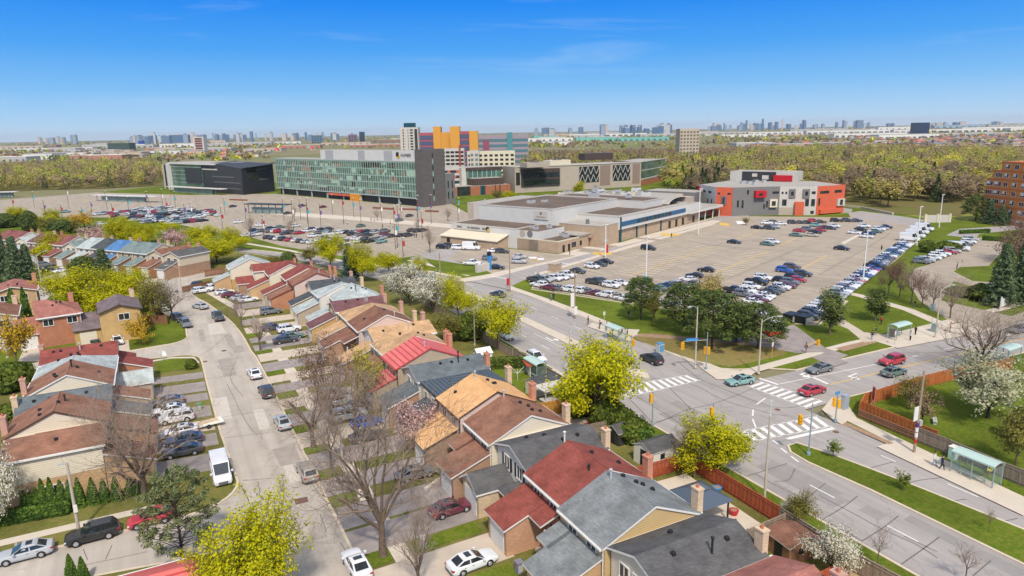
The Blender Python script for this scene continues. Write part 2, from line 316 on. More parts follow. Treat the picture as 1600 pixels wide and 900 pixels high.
# median of the main road
def med(pts, m=GRASS): block('median', pts, m, pts+pts[:1])
e = [(57.6, 45.8), (56.4, 46), (55.2, 44.6), (54.9, 42.5), (55.4, 38), (55.7, 30), (55.5, 10), (55.5, -30), (64.6, -30), (63.2, 10), (63.6, 26), (61.4, 32), (59.4, 38), (58.6, 43)]
e = [(57.4, 46), (56.2, 46), (55.3, 44.9), (55, 42.5), (55.5, 36), (55.6, 10), (55.6, -30), (60.8, -30), (60.8, 10), (60.6, 24), (59.6, 34), (58.4, 42)]
med(Q(e)[::-1])
isl = Q([(56.2, 69.6), (55.4, 71), (55.2, 74), (55.1, 100), (55, 128), (53.9, 139), (50.8, 150), (51.6, 150.6), (54.9, 139.6), (56.2, 128), (56.6, 100), (57, 76), (57, 71)]); block('median', isl, WALK, (isl+isl[:1]))
# campus side: one lawn slab; car parks and drives are laid on it
cf = [p for p in MAIN_F if p[1] > 72*U]; corner = arc((65.6*U+7*U, 72*U), 7*U, 180, 265)
cp = [corner[0]]+cf[1:]+[(-150, 500), (0, 640), (330, 560), (480, 420), (640, 330), (900, 300), (900, NK[-1][1])]+NK[::-1][:-1]+corner[::-1]
block('campus_lawn', cp, GRASS, (NK[::-1][:-1]+corner[::-1]+cf[1:])[::-1])
scorner = arc((65.6*U+5.6*U, SK[0][1]-5.4*U), 5.6*U, 175, 92)
se = [(65.6*U, -30*U)]+scorner+SK[1:]+[(900, -400), (100, -400)]
block('east_block', se, GRASS, (scorner[::-1]+[(65.6*U, -30*U)])[::-1] if 0 else ([(65.6*U, -30*U)]+scorner+SK[1:])[::-1])
ZS = .126
NS = [0]
def zz(z):
    NS[0] += 1; return ZS+.003+NS[0]*.0003
def pave(name, pts, m, z=ZS): return sheet(name, pts, m, zz(z))
def walk(cl, w, name='sidewalk', m=None, z=ZS+.004, px=True):
    cl = GP(cl) if px else cl; b = MB(); strip(b, cl, -w/2, w/2, zz(z)); return tag(b.build(name, m or WALK), kind='structure')
# sidewalks
walk(Q([(14, 10), (14, 100), (13.6, 118), (12.6, 132), (11.2, 141), (9.4, 150), (7.4, 160)]), 1.75, px=False)
walk(Q([(-110, 65.6), (-3.6, 65.4)]), 1.3, px=False)
walk([(1232, 553), (1130, 577), (1150, 583), (1195, 578)], 0.1) if 0 else None
walk([(640, 407), (700, 421), (735, 431)], 2.2); walk([(380, 380), (450, 391.5), (560, 413.5), (650, 421), (718, 434)], 1.9)
walk([(768, 438), (800, 451), (858, 471), (905, 489), (960, 511), (1060, 553), (1120, 578), (1160, 591)], 2.1)
walk([(1150, 587), (1210, 570), (1330, 538), (1420, 519), (1500, 499), (1600, 474)], 2.0)
walk([(1312, 632), (1328, 655), (1400, 690), (1500, 738), (1620, 795)], 2.0)
walk([(1270, 447), (1345, 463), (1420, 485), (1490, 515), (1530, 530)], 2.6)
pave('bus_stop_pad', GP([(934, 512), (1000, 516), (986, 534), (952, 524)]), WALK, ZS+.008)
pave('bus_stop_pad', GP([(925, 505), (990, 522), (983, 534), (918, 511)]), WALK, ZS+.012)
pave('bus_stop_pad', GP([(1403, 545), (1367, 534), (1392, 524), (1500, 505), (1560, 515)]), WALK, ZS+.008)
pave('bus_stop_pad', GP([(1370, 699), (1400, 690), (1600, 788), (1600, 808)]), WALK, ZS+.008)
pave('corner_apron', GP([(1090, 572), (1180, 583), (1165, 594), (1120, 594)]), WALK, ZS+.012)
pave('corner_apron', GP([(1284, 641), (1300, 622), (1322, 628), (1334, 650), (1318, 664), (1296, 652)]), WALK, ZS+.012)
pave('worn_ground', GP([(985, 528), (1020, 520), (1090, 530), (1230, 545), (1225, 556), (1140, 575), (1090, 565), (1030, 545)]), BARE, ZS-.002)
pave('footpath', GP([(990, 526), (1000, 522), (1090, 528), (1180, 538), (1180, 541), (1085, 533)]), SOIL, ZS+.002)
pave('worn_ground', GP([(1305, 545), (1360, 532), (1370, 536), (1318, 550)]), SOIL, ZS+.002)
# car parks and campus drives
pave('sidewalk', GP([(836, 424), (1000, 370), (1170, 326), (1170, 345), (960, 402), (850, 434)]), WALK)
pave('sidewalk', GP([(872, 398), (925, 383), (967, 380), (1068, 353), (1130, 340), (1118, 352), (1070, 364), (975, 390), (880, 410)]), WALK)
pave('car_park', GP([(832, 451), (850, 428), (960, 395), (1112, 352), (1145, 338), (1330, 340), (1448, 345), (1432, 376), (1393, 409), (1344, 441), (1300, 482), (1284, 500), (1275, 508), (1240, 505), (1085, 488), (980, 473)]), LOT)
pave('campus_drive', GP([(718, 437), (790, 452), (845, 426), (1000, 379), (1160, 337), (1330, 333), (1332, 327), (1290, 322), (1150, 329), (1100, 346), (1068, 354), (970, 382), (875, 405), (790, 425)]), ASPH_M, ZS+.004)
walk([(715, 440), (765, 432), (830, 415), (975, 381), (1070, 357), (1120, 345)], 4.5, z=ZS+.008)
pave('car_park', GP([(690, 402), (735, 414), (766, 428), (900, 400), (872, 398), (805, 390), (692, 381), (650, 392)]), LOT, ZS+.002)
pave('car_park', GP([(395, 372), (440, 385), (530, 400), (620, 404), (700, 395), (694, 380), (770, 362), (760, 350), (703, 318), (655, 323), (430, 303), (300, 305), (150, 301), (0, 313), (0, 340), (230, 340), (330, 362)]), LOT, ZS)
pave('campus_drive', GP([(640, 404), (700, 421), (735, 429), (760, 426), (700, 404), (720, 392), (700, 386)]), ASPH_M, ZS+.004)
pave('lawn', GP([(660, 404), (690, 408), (745, 417), (769, 428), (745, 432), (712, 428), (680, 418)]), GRASS)
pave('plaza_walk', GP([(420, 335), (560, 345), (770, 362), (770, 356), (560, 339), (430, 330)]), WALK, ZS+.006)
pave('access_road', GP([(1325, 333), (1345, 330), (1420, 340), (1448, 345), (1432, 376), (1418, 352), (1330, 341)]), ASPH_M, ZS+.006)
pave('car_park', GP([(1448, 415), (1486, 400), (1525, 372), (1550, 372), (1580, 380), (1560, 400), (1545, 416), (1500, 418), (1490, 425), (1520, 440), (1600, 445), (1600, 452), (1530, 452), (1490, 440), (1470, 470), (1580, 495), (1600, 488), (1600, 500), (1540, 515), (1480, 500), (1436, 470), (1418, 440), (1430, 420)]), LOT, ZS+.004)
pave('ring_road', GP([(1478, 368), (1500, 358), (1600, 352), (1600, 358), (1530, 366), (1525, 374)]), ASPH_M, ZS+.008)
pave('lane', GP([(1318, 470), (1326, 471), (1314, 483), (1318, 500), (1350, 520), (1392, 525), (1392, 532), (1350, 536), (1325, 515), (1290, 500), (1300, 486)]), DRIVE2, ZS+.008)
pave('bus_lane', GP([(1140, 532), (1200, 520), (1240, 508), (1290, 545), (1325, 556), (1308, 564), (1284, 551), (1245, 553)]), DRIVE, ZS+.002)
pave('driveway_apron', GP([(1268, 559), (1290, 552), (1325, 567), (1300, 575)]), DRIVE, ZS+.012)
pave('meadow', GP([(1400, 300), (1500, 312), (1530, 330), (1520, 345), (1450, 342), (1380, 330), (1345, 318)]), MEAD, ZS)
pave('meadow', GP([(1500, 262), (1600, 233), (1600, 260), (1540, 290)]), MEAD, ZS)
# driveways and front walks of the two rows (y0, y1 in survey units)
def drv(x0, x1, y0, y1, m, skew=0): pave('driveway', Q([(x0, y0), (x1, y0+skew), (x1, y1+skew), (x0, y1)]), m, ZS+.002)
RD = [(34.2, 37.8, 1), (42.6, 46.6, 1), (48.9, 52.8, 0), (53.2, 57, 0), (59.4, 62.8, 0), (65, 69, 0), (71, 75, 1), (77.4, 81, 0), (83, 86.6, 1), (89.2, 92.4, 0), (93.4, 96.4, 1), (98.6, 102.6, 0), (103.6, 107.6, 1), (109.6, 112.8, 0), (114.4, 117.4, 0), (120.6, 124.6, 1), (126.4, 130.4, 1), (133, 138, 1), (139.4, 144, 0), (147, 150.6, 0), (152, 156, 0)]
for a, c, m in RD: drv(10.75, 21.8 if a < 130 else 17.4, a, c, (DRIVE, DRIVE2)[m], .3 if a < 120 else 0)
LD = [(71.4, 75.6, 0), (77.6, 81, 0), (82, 85.4, 1), (86.6, 90.4, 0), (92.4, 95.2, 0), (96, 100, 0), (101.6, 104.4, 0)]
for a, c, m in LD: drv(-7.4, 2.75, a, c, (DRIVE, DRIVE2)[m], -1)
pave('side_street', GP([(-60, 470), (0, 455), (100, 425), (112, 412), (120, 412), (104, 440), (80, 462), (40, 500), (-40, 530)]), ASPH_L, ZS-.001)
pave('driveway', GP([(150, 530), (200, 524), (203, 549), (182, 552)]), DRIVE2, ZS+.004); pave('driveway', GP([(38, 546), (66, 545), (70, 566), (28, 566)]), DRIVE2, ZS+.004)
pave('walkway', GP([(55, 446), (72, 440), (78, 450), (60, 456)]), WALK, ZS+.004)
# lawns that stand out in the photograph
for pts in ([(203, 544), (250, 538), (285, 526), (289, 516), (276, 500), (258, 500), (262, 512), (203, 524)], [(5, 550), (30, 536), (36, 545), (20, 566), (0, 566)]): pave('lawn', GP(pts), GRASS, ZS+.002)
pave('lawn', Q([(-3, 106.4), (1.6, 106), (2.6, 108.6), (0, 112.6), (-3, 112.4)]), GRASS, ZS+.004); walk(Q([(-8, 112.2), (-1, 112.9), (1.8, 111.4), (2.3, 108)]), .9, px=False, z=ZS+.008)
for a, c in ((41, 42.4), (46.8, 48.8), (57.2, 59.2), (62.9, 64.8), (69.2, 70.8), (75.2, 77.2), (81.2, 82.8), (86.8, 89), (96.6, 98.4), (107.8, 109.4), (118, 120.3), (130.6, 132.8)): pave('lawn_strip', Q([(10.7, a+.1), (13.2, a+.3), (13.2, c+.2), (10.7, c)]), GRASS, ZS+.002)
for a, c in ((38, 42.2), (47, 48.8), (63, 64.9), (112.9, 114.2)): pave('lawn_strip', Q([(14.8, a+.1), (21, a+.3), (21, c+.2), (14.8, c)]), GRASS, ZS+.002)
pave('lawn', Q([(34, 72), (46.4, 71), (46.4, 83), (34, 83)]), GRASS, ZS+.002); pave('verge', Q([(44.7, 10), (46.9, 10), (46.7, 128), (44.5, 128)]), GRASS, ZS+.002)
pave('patio', Q([(34.2, 60), (43.6, 58.6), (44, 65), (34.4, 65.4)]), DRIVE2, ZS+.004); pave('patio', Q([(33.8, 35.6), (42.2, 35.4), (42.6, 46.6), (33.8, 47)]), WALK, ZS+.004); pave('bare_yard', Q([(34, 22), (44, 22), (44, 33.6), (34, 33.6)]), mat('dead_grass', C(190, 166, 120), 1, noise=.25, nscale=1.2), ZS+.004)
pave('bare_yard', Q([(34, 29), (44, 29), (44, 35), (34, 35)]), GRASS_Y, ZS+.008)
pave('bus_stop_pad', Q([(44.4, 66), (46.9, 66), (46.9, 79), (44.6, 79)]), WALK, ZS+.008)
pave('gravel_strip', GP([(1316, 664), (1322, 661), (1396, 694), (1388, 696)]), SOIL, ZS+.006)
# ------------------------------------------------------------------ painted markings
ZM = .016
def marks(name, rects, m, z=ZM):
    b = MB(); z = zz(z) if z > .1 else z
    for r in rects: b.face([(x, y, z) for x, y in r])
    return tag(b.build(name, m), kind='structure')
def dash(p, q, wd, on, off, start=0):
    out = []; d = Vector((q[0]-p[0], q[1]-p[1])); L = d.length; d.normalize(); n = Vector((-d.y, d.x))*wd/2; s = start
    while s < L:
        e = min(L, s+on); a = Vector(p)+d*s; c = Vector(p)+d*e; out.append([tuple(a-n), tuple(c-n), tuple(c+n), tuple(a+n)]); s += on+off
    return out
def seg(p, q, wd): return dash(p, q, wd, 1e9, 1)
def V2(x, y): return (x*U, y*U)
r = dash(V2(51.4, -10), V2(51.4, 40), .16, 3.2, 6)+dash(V2(63.2, -10), V2(62.6, 40), .16, 3.2, 6, 2)+dash(V2(51.2, 72), V2(51, 130), .16, 3, 6)+dash(V2(61.4, 76), V2(61.2, 126), .16, 3, 6, 3)
for cl, w_ in ((smooth_line(Q([(51, 130), (49, 145), (45.5, 160)]), 5), 0), (smooth_line(Q([(61, 126), (58, 142), (51, 156)]), 5), 0)):
    for i in range(0, len(cl)-1, 3): r += seg(cl[i], cl[i+1], .16)
r += seg(V2(53.4, 74), V2(53.2, 96), .14)
marks('lane_markings', r, LINE)
a1, a2 = G(1288, 622), G(1600, 529)
marks('centre_line', seg(G(1296, 601), G(1600, 529), .22), YEL)
marks('lane_markings', seg(G(1218, 600), G(1375, 568), .16)+dash(G(1375, 568), G(1600, 519), .16, 3, 5)+seg(G(1271, 590), G(1294, 600), .5)+seg(G(1186, 591), G(1216, 601), .5), LINE)
def cross(pa, pb, pc, pd, n, wd):
    """zebra crossing between the lines pa-pb and pc-pd"""
    r = []
    for k in range(n):
        t = (k+.25)/n; u = (k+.25+wd)/n; L = lambda p, q, s: (p[0]+(q[0]-p[0])*s, p[1]+(q[1]-p[1])*s); r.append([L(pa, pb, t), L(pa, pb, u), L(pc, pd, u), L(pc, pd, t)])
    return r
def zebra(a, b_, c, d, n, w=.5):
    a, b_, c, d = GP([a, b_, c, d]); marks('zebra_crossing', cross(a, b_, c, d, n, w)+seg(a, b_, .15)+seg(c, d, .15), LINE)
zebra((960, 605), (1075, 586), (975, 622), (1095, 594), 11); zebra((1168, 603), (1262, 638), (1188, 596), (1290, 628), 9); zebra((1078, 690), (1278, 650), (1100, 704), (1300, 666), 14)
marks('stop_line', seg(G(1229, 686), G(1303, 669), .6)+seg(G(1009, 608), G(1060, 572), .01), LINE)
marks('turn_guide', [q for p, c in (((1196, 622), (1182, 632)), ((1177, 640), (1176, 650)), ((1176, 655), (1181, 668)), ((1207, 688), (1216, 694)), ((1220, 700), (1230, 708)), ((1236, 713), (1248, 722))) for q in seg(G(*p), G(*c), .22)], LINE)
def arrow(c, ang, s=1.0, left=True):
    P = [(-2.2, -.12), (-2.2, .12), (.4, .12), (.4, .5), (1.9, 0), (.4, -.5), (.4, -.12)]
    if left: P = [(-1.8, -.15), (-1.8, .15), (.3, .15), (.3, .8), (-.4, .8), (.5, 1.9), (1.4, .8), (.7, .8), (.7, -.15)]
    ca, sa = math.cos(ang), math.sin(ang); return [(c[0]+s*(x*ca-y*sa), c[1]+s*(x*sa+y*ca)) for x, y in P]
marks('lane_arrow', [arrow(G(1329, 587), math.pi+.1)], LINE); marks('lane_arrow', [arrow(G(1254, 584), math.pi+.1)], LINE); marks('lane_arrow', [arrow(G(860, 531), -math.pi/2)], LINE)
marks('stop_line', seg(G(318, 548), G(324, 556), .01)+seg(G(254, 549), G(258, 556), .7), LINE)
marks('stop_line', seg(G(768, 432), G(795, 437), .5)+seg(G(864, 409), G(893, 414), .6), LINE, .14)
# repaired patches and stains in the old asphalt
rp_ = np.random.default_rng(5); PATCH = [mat('patch_dark', C(170, 160, 150), .93, noise=.12, nscale=.6), mat('patch_pale', C(206, 197, 185), .93, noise=.1, nscale=.6), mat('patch_main', C(156, 150, 146), .93, noise=.1, nscale=.5)]
for k in range(26):
    main = k > 13; x = rp_.uniform(47.8, 54.6)*U if main else rp_.uniform(3.8, 9.8)*U; y = rp_.uniform(12, 125)*U if main else rp_.uniform(40, 130)*U; a = rp_.uniform(.4, 1.5); c = rp_.uniform(1.0, 5.5); j = lambda: rp_.uniform(-.15, .15)
    marks('asphalt_patch', [[(x-a+j(), y-c+j()), (x+a+j(), y-c+j()), (x+a+j(), y+c+j()), (x-a+j(), y+c+j())]], PATCH[2 if main else k % 2], .0065+k*.0001)
# tar-sealed cracks
seams = [[(1062, 736), (1110, 728), (1150, 745), (1180, 740), (1230, 724)], [(1085, 652), (1065, 648), (1020, 660), (990, 648)], [(1000, 672), (1040, 655), (1075, 640), (1110, 632), (1150, 618), (1180, 605)], [(1010, 590), (1080, 600), (1130, 625), (1200, 645), (1230, 650)],
 [(1060, 565), (1090, 590), (1120, 604), (1210, 636), (1260, 632)], [(1242, 732), (1232, 750), (1210, 752)], [(1240, 795), (1290, 755)], [(1280, 815), (1318, 792), (1340, 775)], [(1346, 846), (1378, 826), (1404, 806)], [(1408, 882), (1442, 858), (1468, 839)], [(1520, 900), (1548, 876)], [(1298, 818), (1345, 844)], [(1280, 774), (1340, 806), (1380, 828), (1430, 850), (1465, 872)], [(1345, 735), (1395, 722)], [(1418, 755), (1440, 750), (1475, 746)], [(1462, 790), (1495, 782), (1510, 780)], [(1540, 818), (1565, 815), (1590, 810)], [(1413, 838), (1464, 862)], [(1365, 756), (1440, 795)], [(1180, 740), (1200, 752), (1240, 772), (1280, 790)],
 [(995, 620), (1060, 660), (1090, 690)], [(1040, 600), (1080, 640)], [(960, 600), (1000, 640), (1030, 672)]]
b = MB()
for s_ in seams: strip(b, smooth_line(GP(s_), 4), -.065, .065, .012)
for s_ in [[(380, 751), (443, 746)], [(403, 752), (404, 760), (406, 764), (405, 772), (412, 780)], [(424, 785), (459, 781)], [(459, 789), (450, 796), (425, 800)], [(460, 807), (470, 830)], [(340, 572), (348, 578), (370, 575)], [(318, 592), (352, 588), (368, 582)], [(336, 655), (370, 648), (430, 640)], [(345, 685), (420, 676)], [(355, 600), (385, 660), (403, 680)], [(130, 858), (137, 875)], [(165, 874), (175, 852)], [(100, 890), (165, 876), (185, 872), (230, 862)], [(500, 803), (510, 830)], [(532, 848), (545, 868)], [(358, 520), (330, 545), (300, 560)], [(372, 556), (360, 590), (380, 620)], [(385, 557), (335, 566)]]: strip(b, smooth_line(GP(s_), 4), -.04, .04, .012)
tag(b.build('tar_seams', TAR), kind='structure')
for n_, (x, y, r_) in enumerate(((440, 802, .55), (1215, 640, .4), (350, 548, .5), (1306, 675, .4), (320, 565, .45))):
    b = MB(); c = G(x, y); b.lathe([(r_, 0), (r_, .02)], (*c, .004), 14); tag(b.build('manhole_cover', IRON), ['round iron manhole cover beside the square tar patch', 'iron cover in the middle of the intersection', 'iron cover where the side street joins', 'iron cover by the bus side kerb corner', 'iron cover beside the grass corner'][n_], 'manhole cover')
marks('tar_patch', [GP([(459, 780), (480, 776), (482, 784), (462, 789)])], IRON, .01); marks('tar_patch', [GP([(433, 800), (446, 797), (448, 804), (436, 806)])], IRON, .014)
b = MB()
for s_ in [[(1080, 401), (1102, 404)], [(940, 470), (1000, 440), (1060, 415)], [(1010, 425), (1080, 398), (1130, 380)], [(1130, 440), (1200, 410), (1260, 384)], [(1060, 372), (1140, 388), (1260, 392)], [(960, 398), (990, 402)], [(1280, 430), (1340, 396), (1390, 366)], [(900, 425), (960, 452)], [(1190, 365), (1310, 372)]]: strip(b, smooth_line(GP(s_), 4), -.16, .16, zz(1))
tag(b.build('tar_seams', mat('lot_seam', C(150, 136, 122), .9, noise=.2, nscale=1)), kind='structure')
for k in range(16): x, y = G(rp_.uniform(900, 1380), rp_.uniform(370, 440)); a = rp_.uniform(1, 3); c = rp_.uniform(3, 12); pave('asphalt_patch', [(x+u*a*math.cos(.408)-v*c*math.sin(.408), y+u*a*math.sin(.408)+v*c*math.cos(.408)) for u, v in ((-1, -1), (1, -1), (1, 1), (-1, 1))], mat('lot_patch', C(166, 153, 138), .93, noise=.12, nscale=.5))
# parking bays: yellow spines with faint bay lines across them
def bays(p, q, n=None, ln=5.2, both=True):
    p, q = G(*p), G(*q); d = Vector((q[0]-p[0], q[1]-p[1])); L = d.length; d.normalize(); nn = Vector((-d.y, d.x)); n = int(L/2.75); r = []
    for k in range(n+1):
        c = Vector(p)+d*(L*k/n); r += seg(tuple(c-nn*ln if both else c), tuple(c+nn*ln), .42)
    return r
sp = [((985, 431), (1115, 386)), ((1118, 427), (1200, 393)), ((1245, 425), (1292, 400)), ((1220, 384), (1246, 372)), ((1152, 374), (1187, 360))]
marks('bay_spines', [q for a, c in sp for q in seg(G(*a), G(*c), .3)], YEL, .142); marks('bay_lines', [q for a, c in sp for q in bays(a, c)], FADE, .138)
marks('bay_lines', bays((905, 420), (1120, 355), both=False, ln=-5.2)+bays((1300, 482), (1425, 378), both=False, ln=5.2)+bays((845, 452), (985, 473), both=False, ln=5), FADE, .138)
pave('traffic_island', GP([(1314, 380), (1342, 366), (1345, 368), (1318, 383)]), WALK, .145)
marks('hatched_zone', [GP(p) for p in ([(925, 395), (955, 395), (957, 399), (928, 399)], [(1032, 365), (1060, 366), (1062, 369), (1035, 369)], [(1125, 348), (1140, 350), (1138, 354), (1124, 352)])], YEL, .142)
marks('accessible_bays', [GP(p) for p in ([(825, 402), (838, 402), (840, 405), (828, 405)], [(838, 404), (850, 404), (850, 407), (840, 407)], [(1150, 346), (1162, 346), (1165, 351), (1152, 351)])], LINE, .142)
b = MB()
for p in ([(1242, 507), (1280, 510), (1302, 484), (1346, 443), (1395, 411), (1434, 377), (1450, 345)], [(830, 453), (980, 475), (1085, 491)], [(832, 451), (850, 428), (860, 426)]): strip(b, GP(p), -.1, .25, .12, .25)
tag(b.build('kerb', KERB), kind='structure')
# ------------------------------------------------------------------ houses
def roof(b, x0, x1, y0, y1, e, r, axis, h0=False, h1=False, ov=.32, og=.12, t=.17, m=0, mf=1):
    if axis == 'x': # ridge along x: build with swapped axes
        c = MB(); roof(c, y0, y1, x0, x1, e, r, 'y', h0, h1, ov, og, t, m, mf); i = len(b.v)
        b.v += [(p[1], p[0], p[2]) for p in c.v]; b.f += [tuple(i+k for k in f[::-1]) for f in c.f]; b.m += c.m; return
    xm = (x0+x1)/2; hf = (x1-x0)/2; s = (r-e)/hf; z = e-s*ov; ya, yb = y0-(ov if h0 else og), y1+(ov if h1 else og)
    A = (x0-ov, ya, z); B = (x0-ov, yb, z); Cc = (x1+ov, yb, z); D = (x1+ov, ya, z)
    R0 = (xm, ya+(hf+ov if h0 else 0), r); R1 = (xm, yb-(hf+ov if h1 else 0), r)
    if R0[1] > R1[1]: mid = (ya+yb)/2; R0 = (xm, mid-.05, r); R1 = (xm, mid+.05, r)
    F = [[A, R0, R1, B], [R0, D, Cc, R1]]; E = [(B, A), (D, Cc)]
    if h0: F.append([A, D, R0]); E.append((A, D))
    else: E += [(A, R0), (R0, D)]
    if h1: F.append([Cc, B, R1]); E.append((Cc, B))
    else: E += [(Cc, R1), (R1, B)]
    dn = lambda p: (p[0], p[1], p[2]-t)
    for f in F: b.face(f, m); b.face([dn(p) for p in f[::-1]], mf)
    for p, q in E: b.face([p, dn(p), dn(q), q], mf)
    if not (h0 and h1):                                                                  # ridge cap
        b.tube((R0[0], R0[1], r-.01), (R1[0], R1[1], r-.01), .07, .07, 5, m, False)
def window(par, k, x, y, z, wd, h, ax='x', face=-1, shutters=None, frame=None, bars=1):
    """window whose plane is x=const (ax='x') facing `face` along x, or y=const"""
    f = MB(k); p = MB(k); d = .07*face; g = .02*face
    def bx(b, a0, a1, z0, z1, o0, o1, m=0):
        lo, hi = min(o0, o1), max(o0, o1)
        if ax == 'x': b.box(x+lo, x+hi, y+a0, y+a1, z0, z1, m)
        else: b.box(x+a0, x+a1, y+lo, y+hi, z0, z1, m)
    t = .09; hw, hh = wd/2, h/2
    bx(f, -hw-t, hw+t, z+hh, z+hh+t, 0, d); bx(f, -hw-t, hw+t, z-hh-t, z-hh, 0, d*1.3); bx(f, -hw-t, -hw, z-hh, z+hh, 0, d); bx(f, hw, hw+t, z-hh, z+hh, 0, d)
    for i in range(bars): c = -hw+wd*(i+1)/(bars+1); bx(f, c-.035, c+.035, z-hh, z+hh, 0, d*.8)
    o = f.build('window', frame or WHITE, par); bx(p, -hw, hw, z-hh, z+hh, 0, g); p.build('pane', GLASS, o)
    if shutters:
        for sd in (-1, 1): s = MB(k); bx(s, sd*(hw+t+.2)-.18, sd*(hw+t+.2)+.18, z-hh-.05, z+hh+.05, 0, d*.7); s.build('shutter', shutters, par)
CHIM = {'pink': brick(206, 164, 146), 'cream': brick(222, 196, 164), 'red': brick(204, 146, 120)}
HOUSES = []
def house(label, org, rz, W, D, kind, roofm, up, low, e=5.05, r=None, h=(False, False), gar=None, chim=('pink', .2), wins=None, shut=None, dz=0., solid=False, vents=(), pipe=None, fasc=None, side_win=True, door=True, sidew=None):
    k = U; t = thing('house', (org[0]*U, org[1]*U, .1), rz, label, 'house', 'houses of the estate'); fasc = fasc or WHITE
    e += dz; r = (r or (e+(1.85 if kind == 'par' else 1.05))) + (dz if r else 0); g = .03
    b = MB(k); zl = e if solid else 2.65
    b.box(0, D, g, W-g, -.1, zl, 1)
    if not solid: b.box(-.04, D+.04, g-.02, W-g+.02, zl, e-.02, 0)
    gm = 1 if solid else 0; x0, x1 = (-.04, D+.04) if not solid else (0, D)
    if kind == 'par':
        xm = D/2; zt = r-.12
        for y, hp in ((g, h[0]), (W-g, h[1])):
            if not hp: b.face([(x0, y, e-.03), (x1, y, e-.03), (xm, y, zt)], gm)
        rf = MB(k); roof(rf, 0, D, 0, W, e, r, 'y', *h)
    else:
        ym = W/2; zt = r-.12
        for x, hp in ((x0, h[0]), (x1, h[1])):
            if not hp: b.face([(x, g, e-.03), (x, W-g, e-.03), (x, ym, zt)], gm if not solid else 1)
        rf = MB(k); roof(rf, 0, D, 0, W, e, r, 'x', *h, ov=.14, og=.38)
    b.build('wall', [up, low], t); rf.build('roof', [roofm, fasc], t)
    def zroof(x, y): return (r-(r-e)*abs(x-D/2)/(D/2)) if kind == 'par' else (r-(r-e)*abs(y-W/2)/(W/2))
    for (x, y) in vents:
        v = MB(k); z = zroof(x, y); v.box(x-.14, x+.14, y-.14, y+.14, z-.1, z+.1); v.lathe([(.1, .1), (.19, .12), (.17, .2), (.05, .22)], (x, y, z), 8); v.build('roof_vent', DARK, t)
    if pipe: x, y, m_, hh = pipe; v = MB(k); z = zroof(x, y); v.tube((x, y, z-.1), (x, y, z+hh), .08, .08, 8); v.lathe([(.13, 0), (.15, .1), (.02, .18)], (x, y, z+hh), 8); v.build('flue_pipe', m_, t)
    if chim:
        cm, fr = chim[0], chim[1]; y = W*fr; c = MB(k); c.box(D+.05, D+.58, y-.36, y+.36, 0, e+1.55); c.box(D+.0, D+.63, y-.41, y+.41, e+1.55, e+1.68); co_ = c.build('chimney', CHIM[cm], t)
        f = MB(k); f.lathe([(.12, 0), (.1, .28)], (D+.31, y, e+1.68), 8); f.build('flue', mat('clay_pot', C(196, 120, 90), .8), co_)
    zc = zl+ (e-zl)*.52 if not solid else e-1.15
    for i, (y, wd, hh, sh) in enumerate(wins if wins is not None else ((W*.28, 1.1, 1.0, 0), (W*.7, 1.1, 1.0, 0))): window(t, k, -.04 if not solid else 0, y, zc, wd, hh, 'x', -1, shut if (sh and shut) else None)
    for y in (W*.3, W*.7): window(t, k, D+.04 if not solid else D, y, zc, 1.2, 1.0, 'x', 1)
    window(t, k, D, W*.62, 1.3, 1.6, 1.9, 'x', 1)
    if sidew:
        for (x, z, wd, hh, sd) in sidew: window(t, k, x, (g if sd < 0 else W-g), z, wd, hh, 'y', sd)
    zz = e-.2-((r-e)/(D/2)*.32 if kind == 'par' else 0)
    for q in (((-.46, -.34, 0, W, zz-.02, zz+.12), (D+.34, D+.46, 0, W, zz-.02, zz+.12)) if kind == 'par' else ((-.3, D+.3, -.3, -.18, e-.22, e-.08), (-.3, D+.3, W+.18, W+.3, e-.22, e-.08))): gt = MB(k); gt.box(*q); gt.build('gutter', fasc, t)
    dp = MB(k); dp.tube((-.12, .12, 2.6), (-.12, .12, zz), .05, .05, 6); dp.build('downspout', DARK if fasc is not WHITE else fasc, t)
    if gar:
        y0, y1, gp = gar['y0'], gar['y1'], gar['p']; ty = gar.get('t', 'lean'); gl = gar.get('m', low); gr = gar.get('roof', roofm); ge = gar.get('e', 2.55)
        p1 = gar.get('p1', -.05)
        wb = MB(k); wb.box(-gp, p1, y0, y1, -.1, ge)
        if ty == 'lean': pa = gar.get('porch'); zt = ge+(gp+p1)*.36; wb.face([(-gp, y0, ge), (p1, y0, ge), (p1, y0, zt-.1)]); wb.face([(-gp, y1, ge), (p1, y1, ge), (p1, y1, zt-.1)])
        else: wb.face([(-gp, y0, ge-.02), (-gp, y1, ge-.02), (-gp, (y0+y1)/2, ge+1.0)], 1)
        wb.build('garage_wall', [gl, gar.get('gm', WHITE)], t)
        rb = MB(k)
        if ty == 'lean':
            zt = ge+(gp+p1)*.36; s = .36
            def lean(xa, xb, ya, yb):
                za = ge+(xa+gp)*s; zb = ge+(xb+gp)*s; q = [(xa-.3, ya, za-.3*s), (xb, ya, zb), (xb, yb, zb), (xa-.3, yb, za-.3*s)]
                rb.face(q, 0); dn = lambda p: (p[0], p[1], p[2]-.16); rb.face([dn(p) for p in q[::-1]], 1)
                for i in range(4): rb.face([q[i], dn(q[i]), dn(q[(i+1) % 4]), q[(i+1) % 4]], 1)
            lean(-gp, p1, y0-.18, y1+.18)
            if gar.get('porch'): a, c, dpth = gar['porch']; lean(-dpth, p1, a, c)
        else:
            roof(rb, -gp, p1, y0, y1, ge, ge+1.1, 'x', False, False, ov=.2, og=.3)
            if gar.get('porch'): a, c, dpth = gar['porch']; roof(rb, -dpth, p1, a, c, ge, ge+.7, 'x', True, False, ov=.2, og=.1)
        rb.build('garage_roof', [gr, gar.get('fasc', fasc)], t)
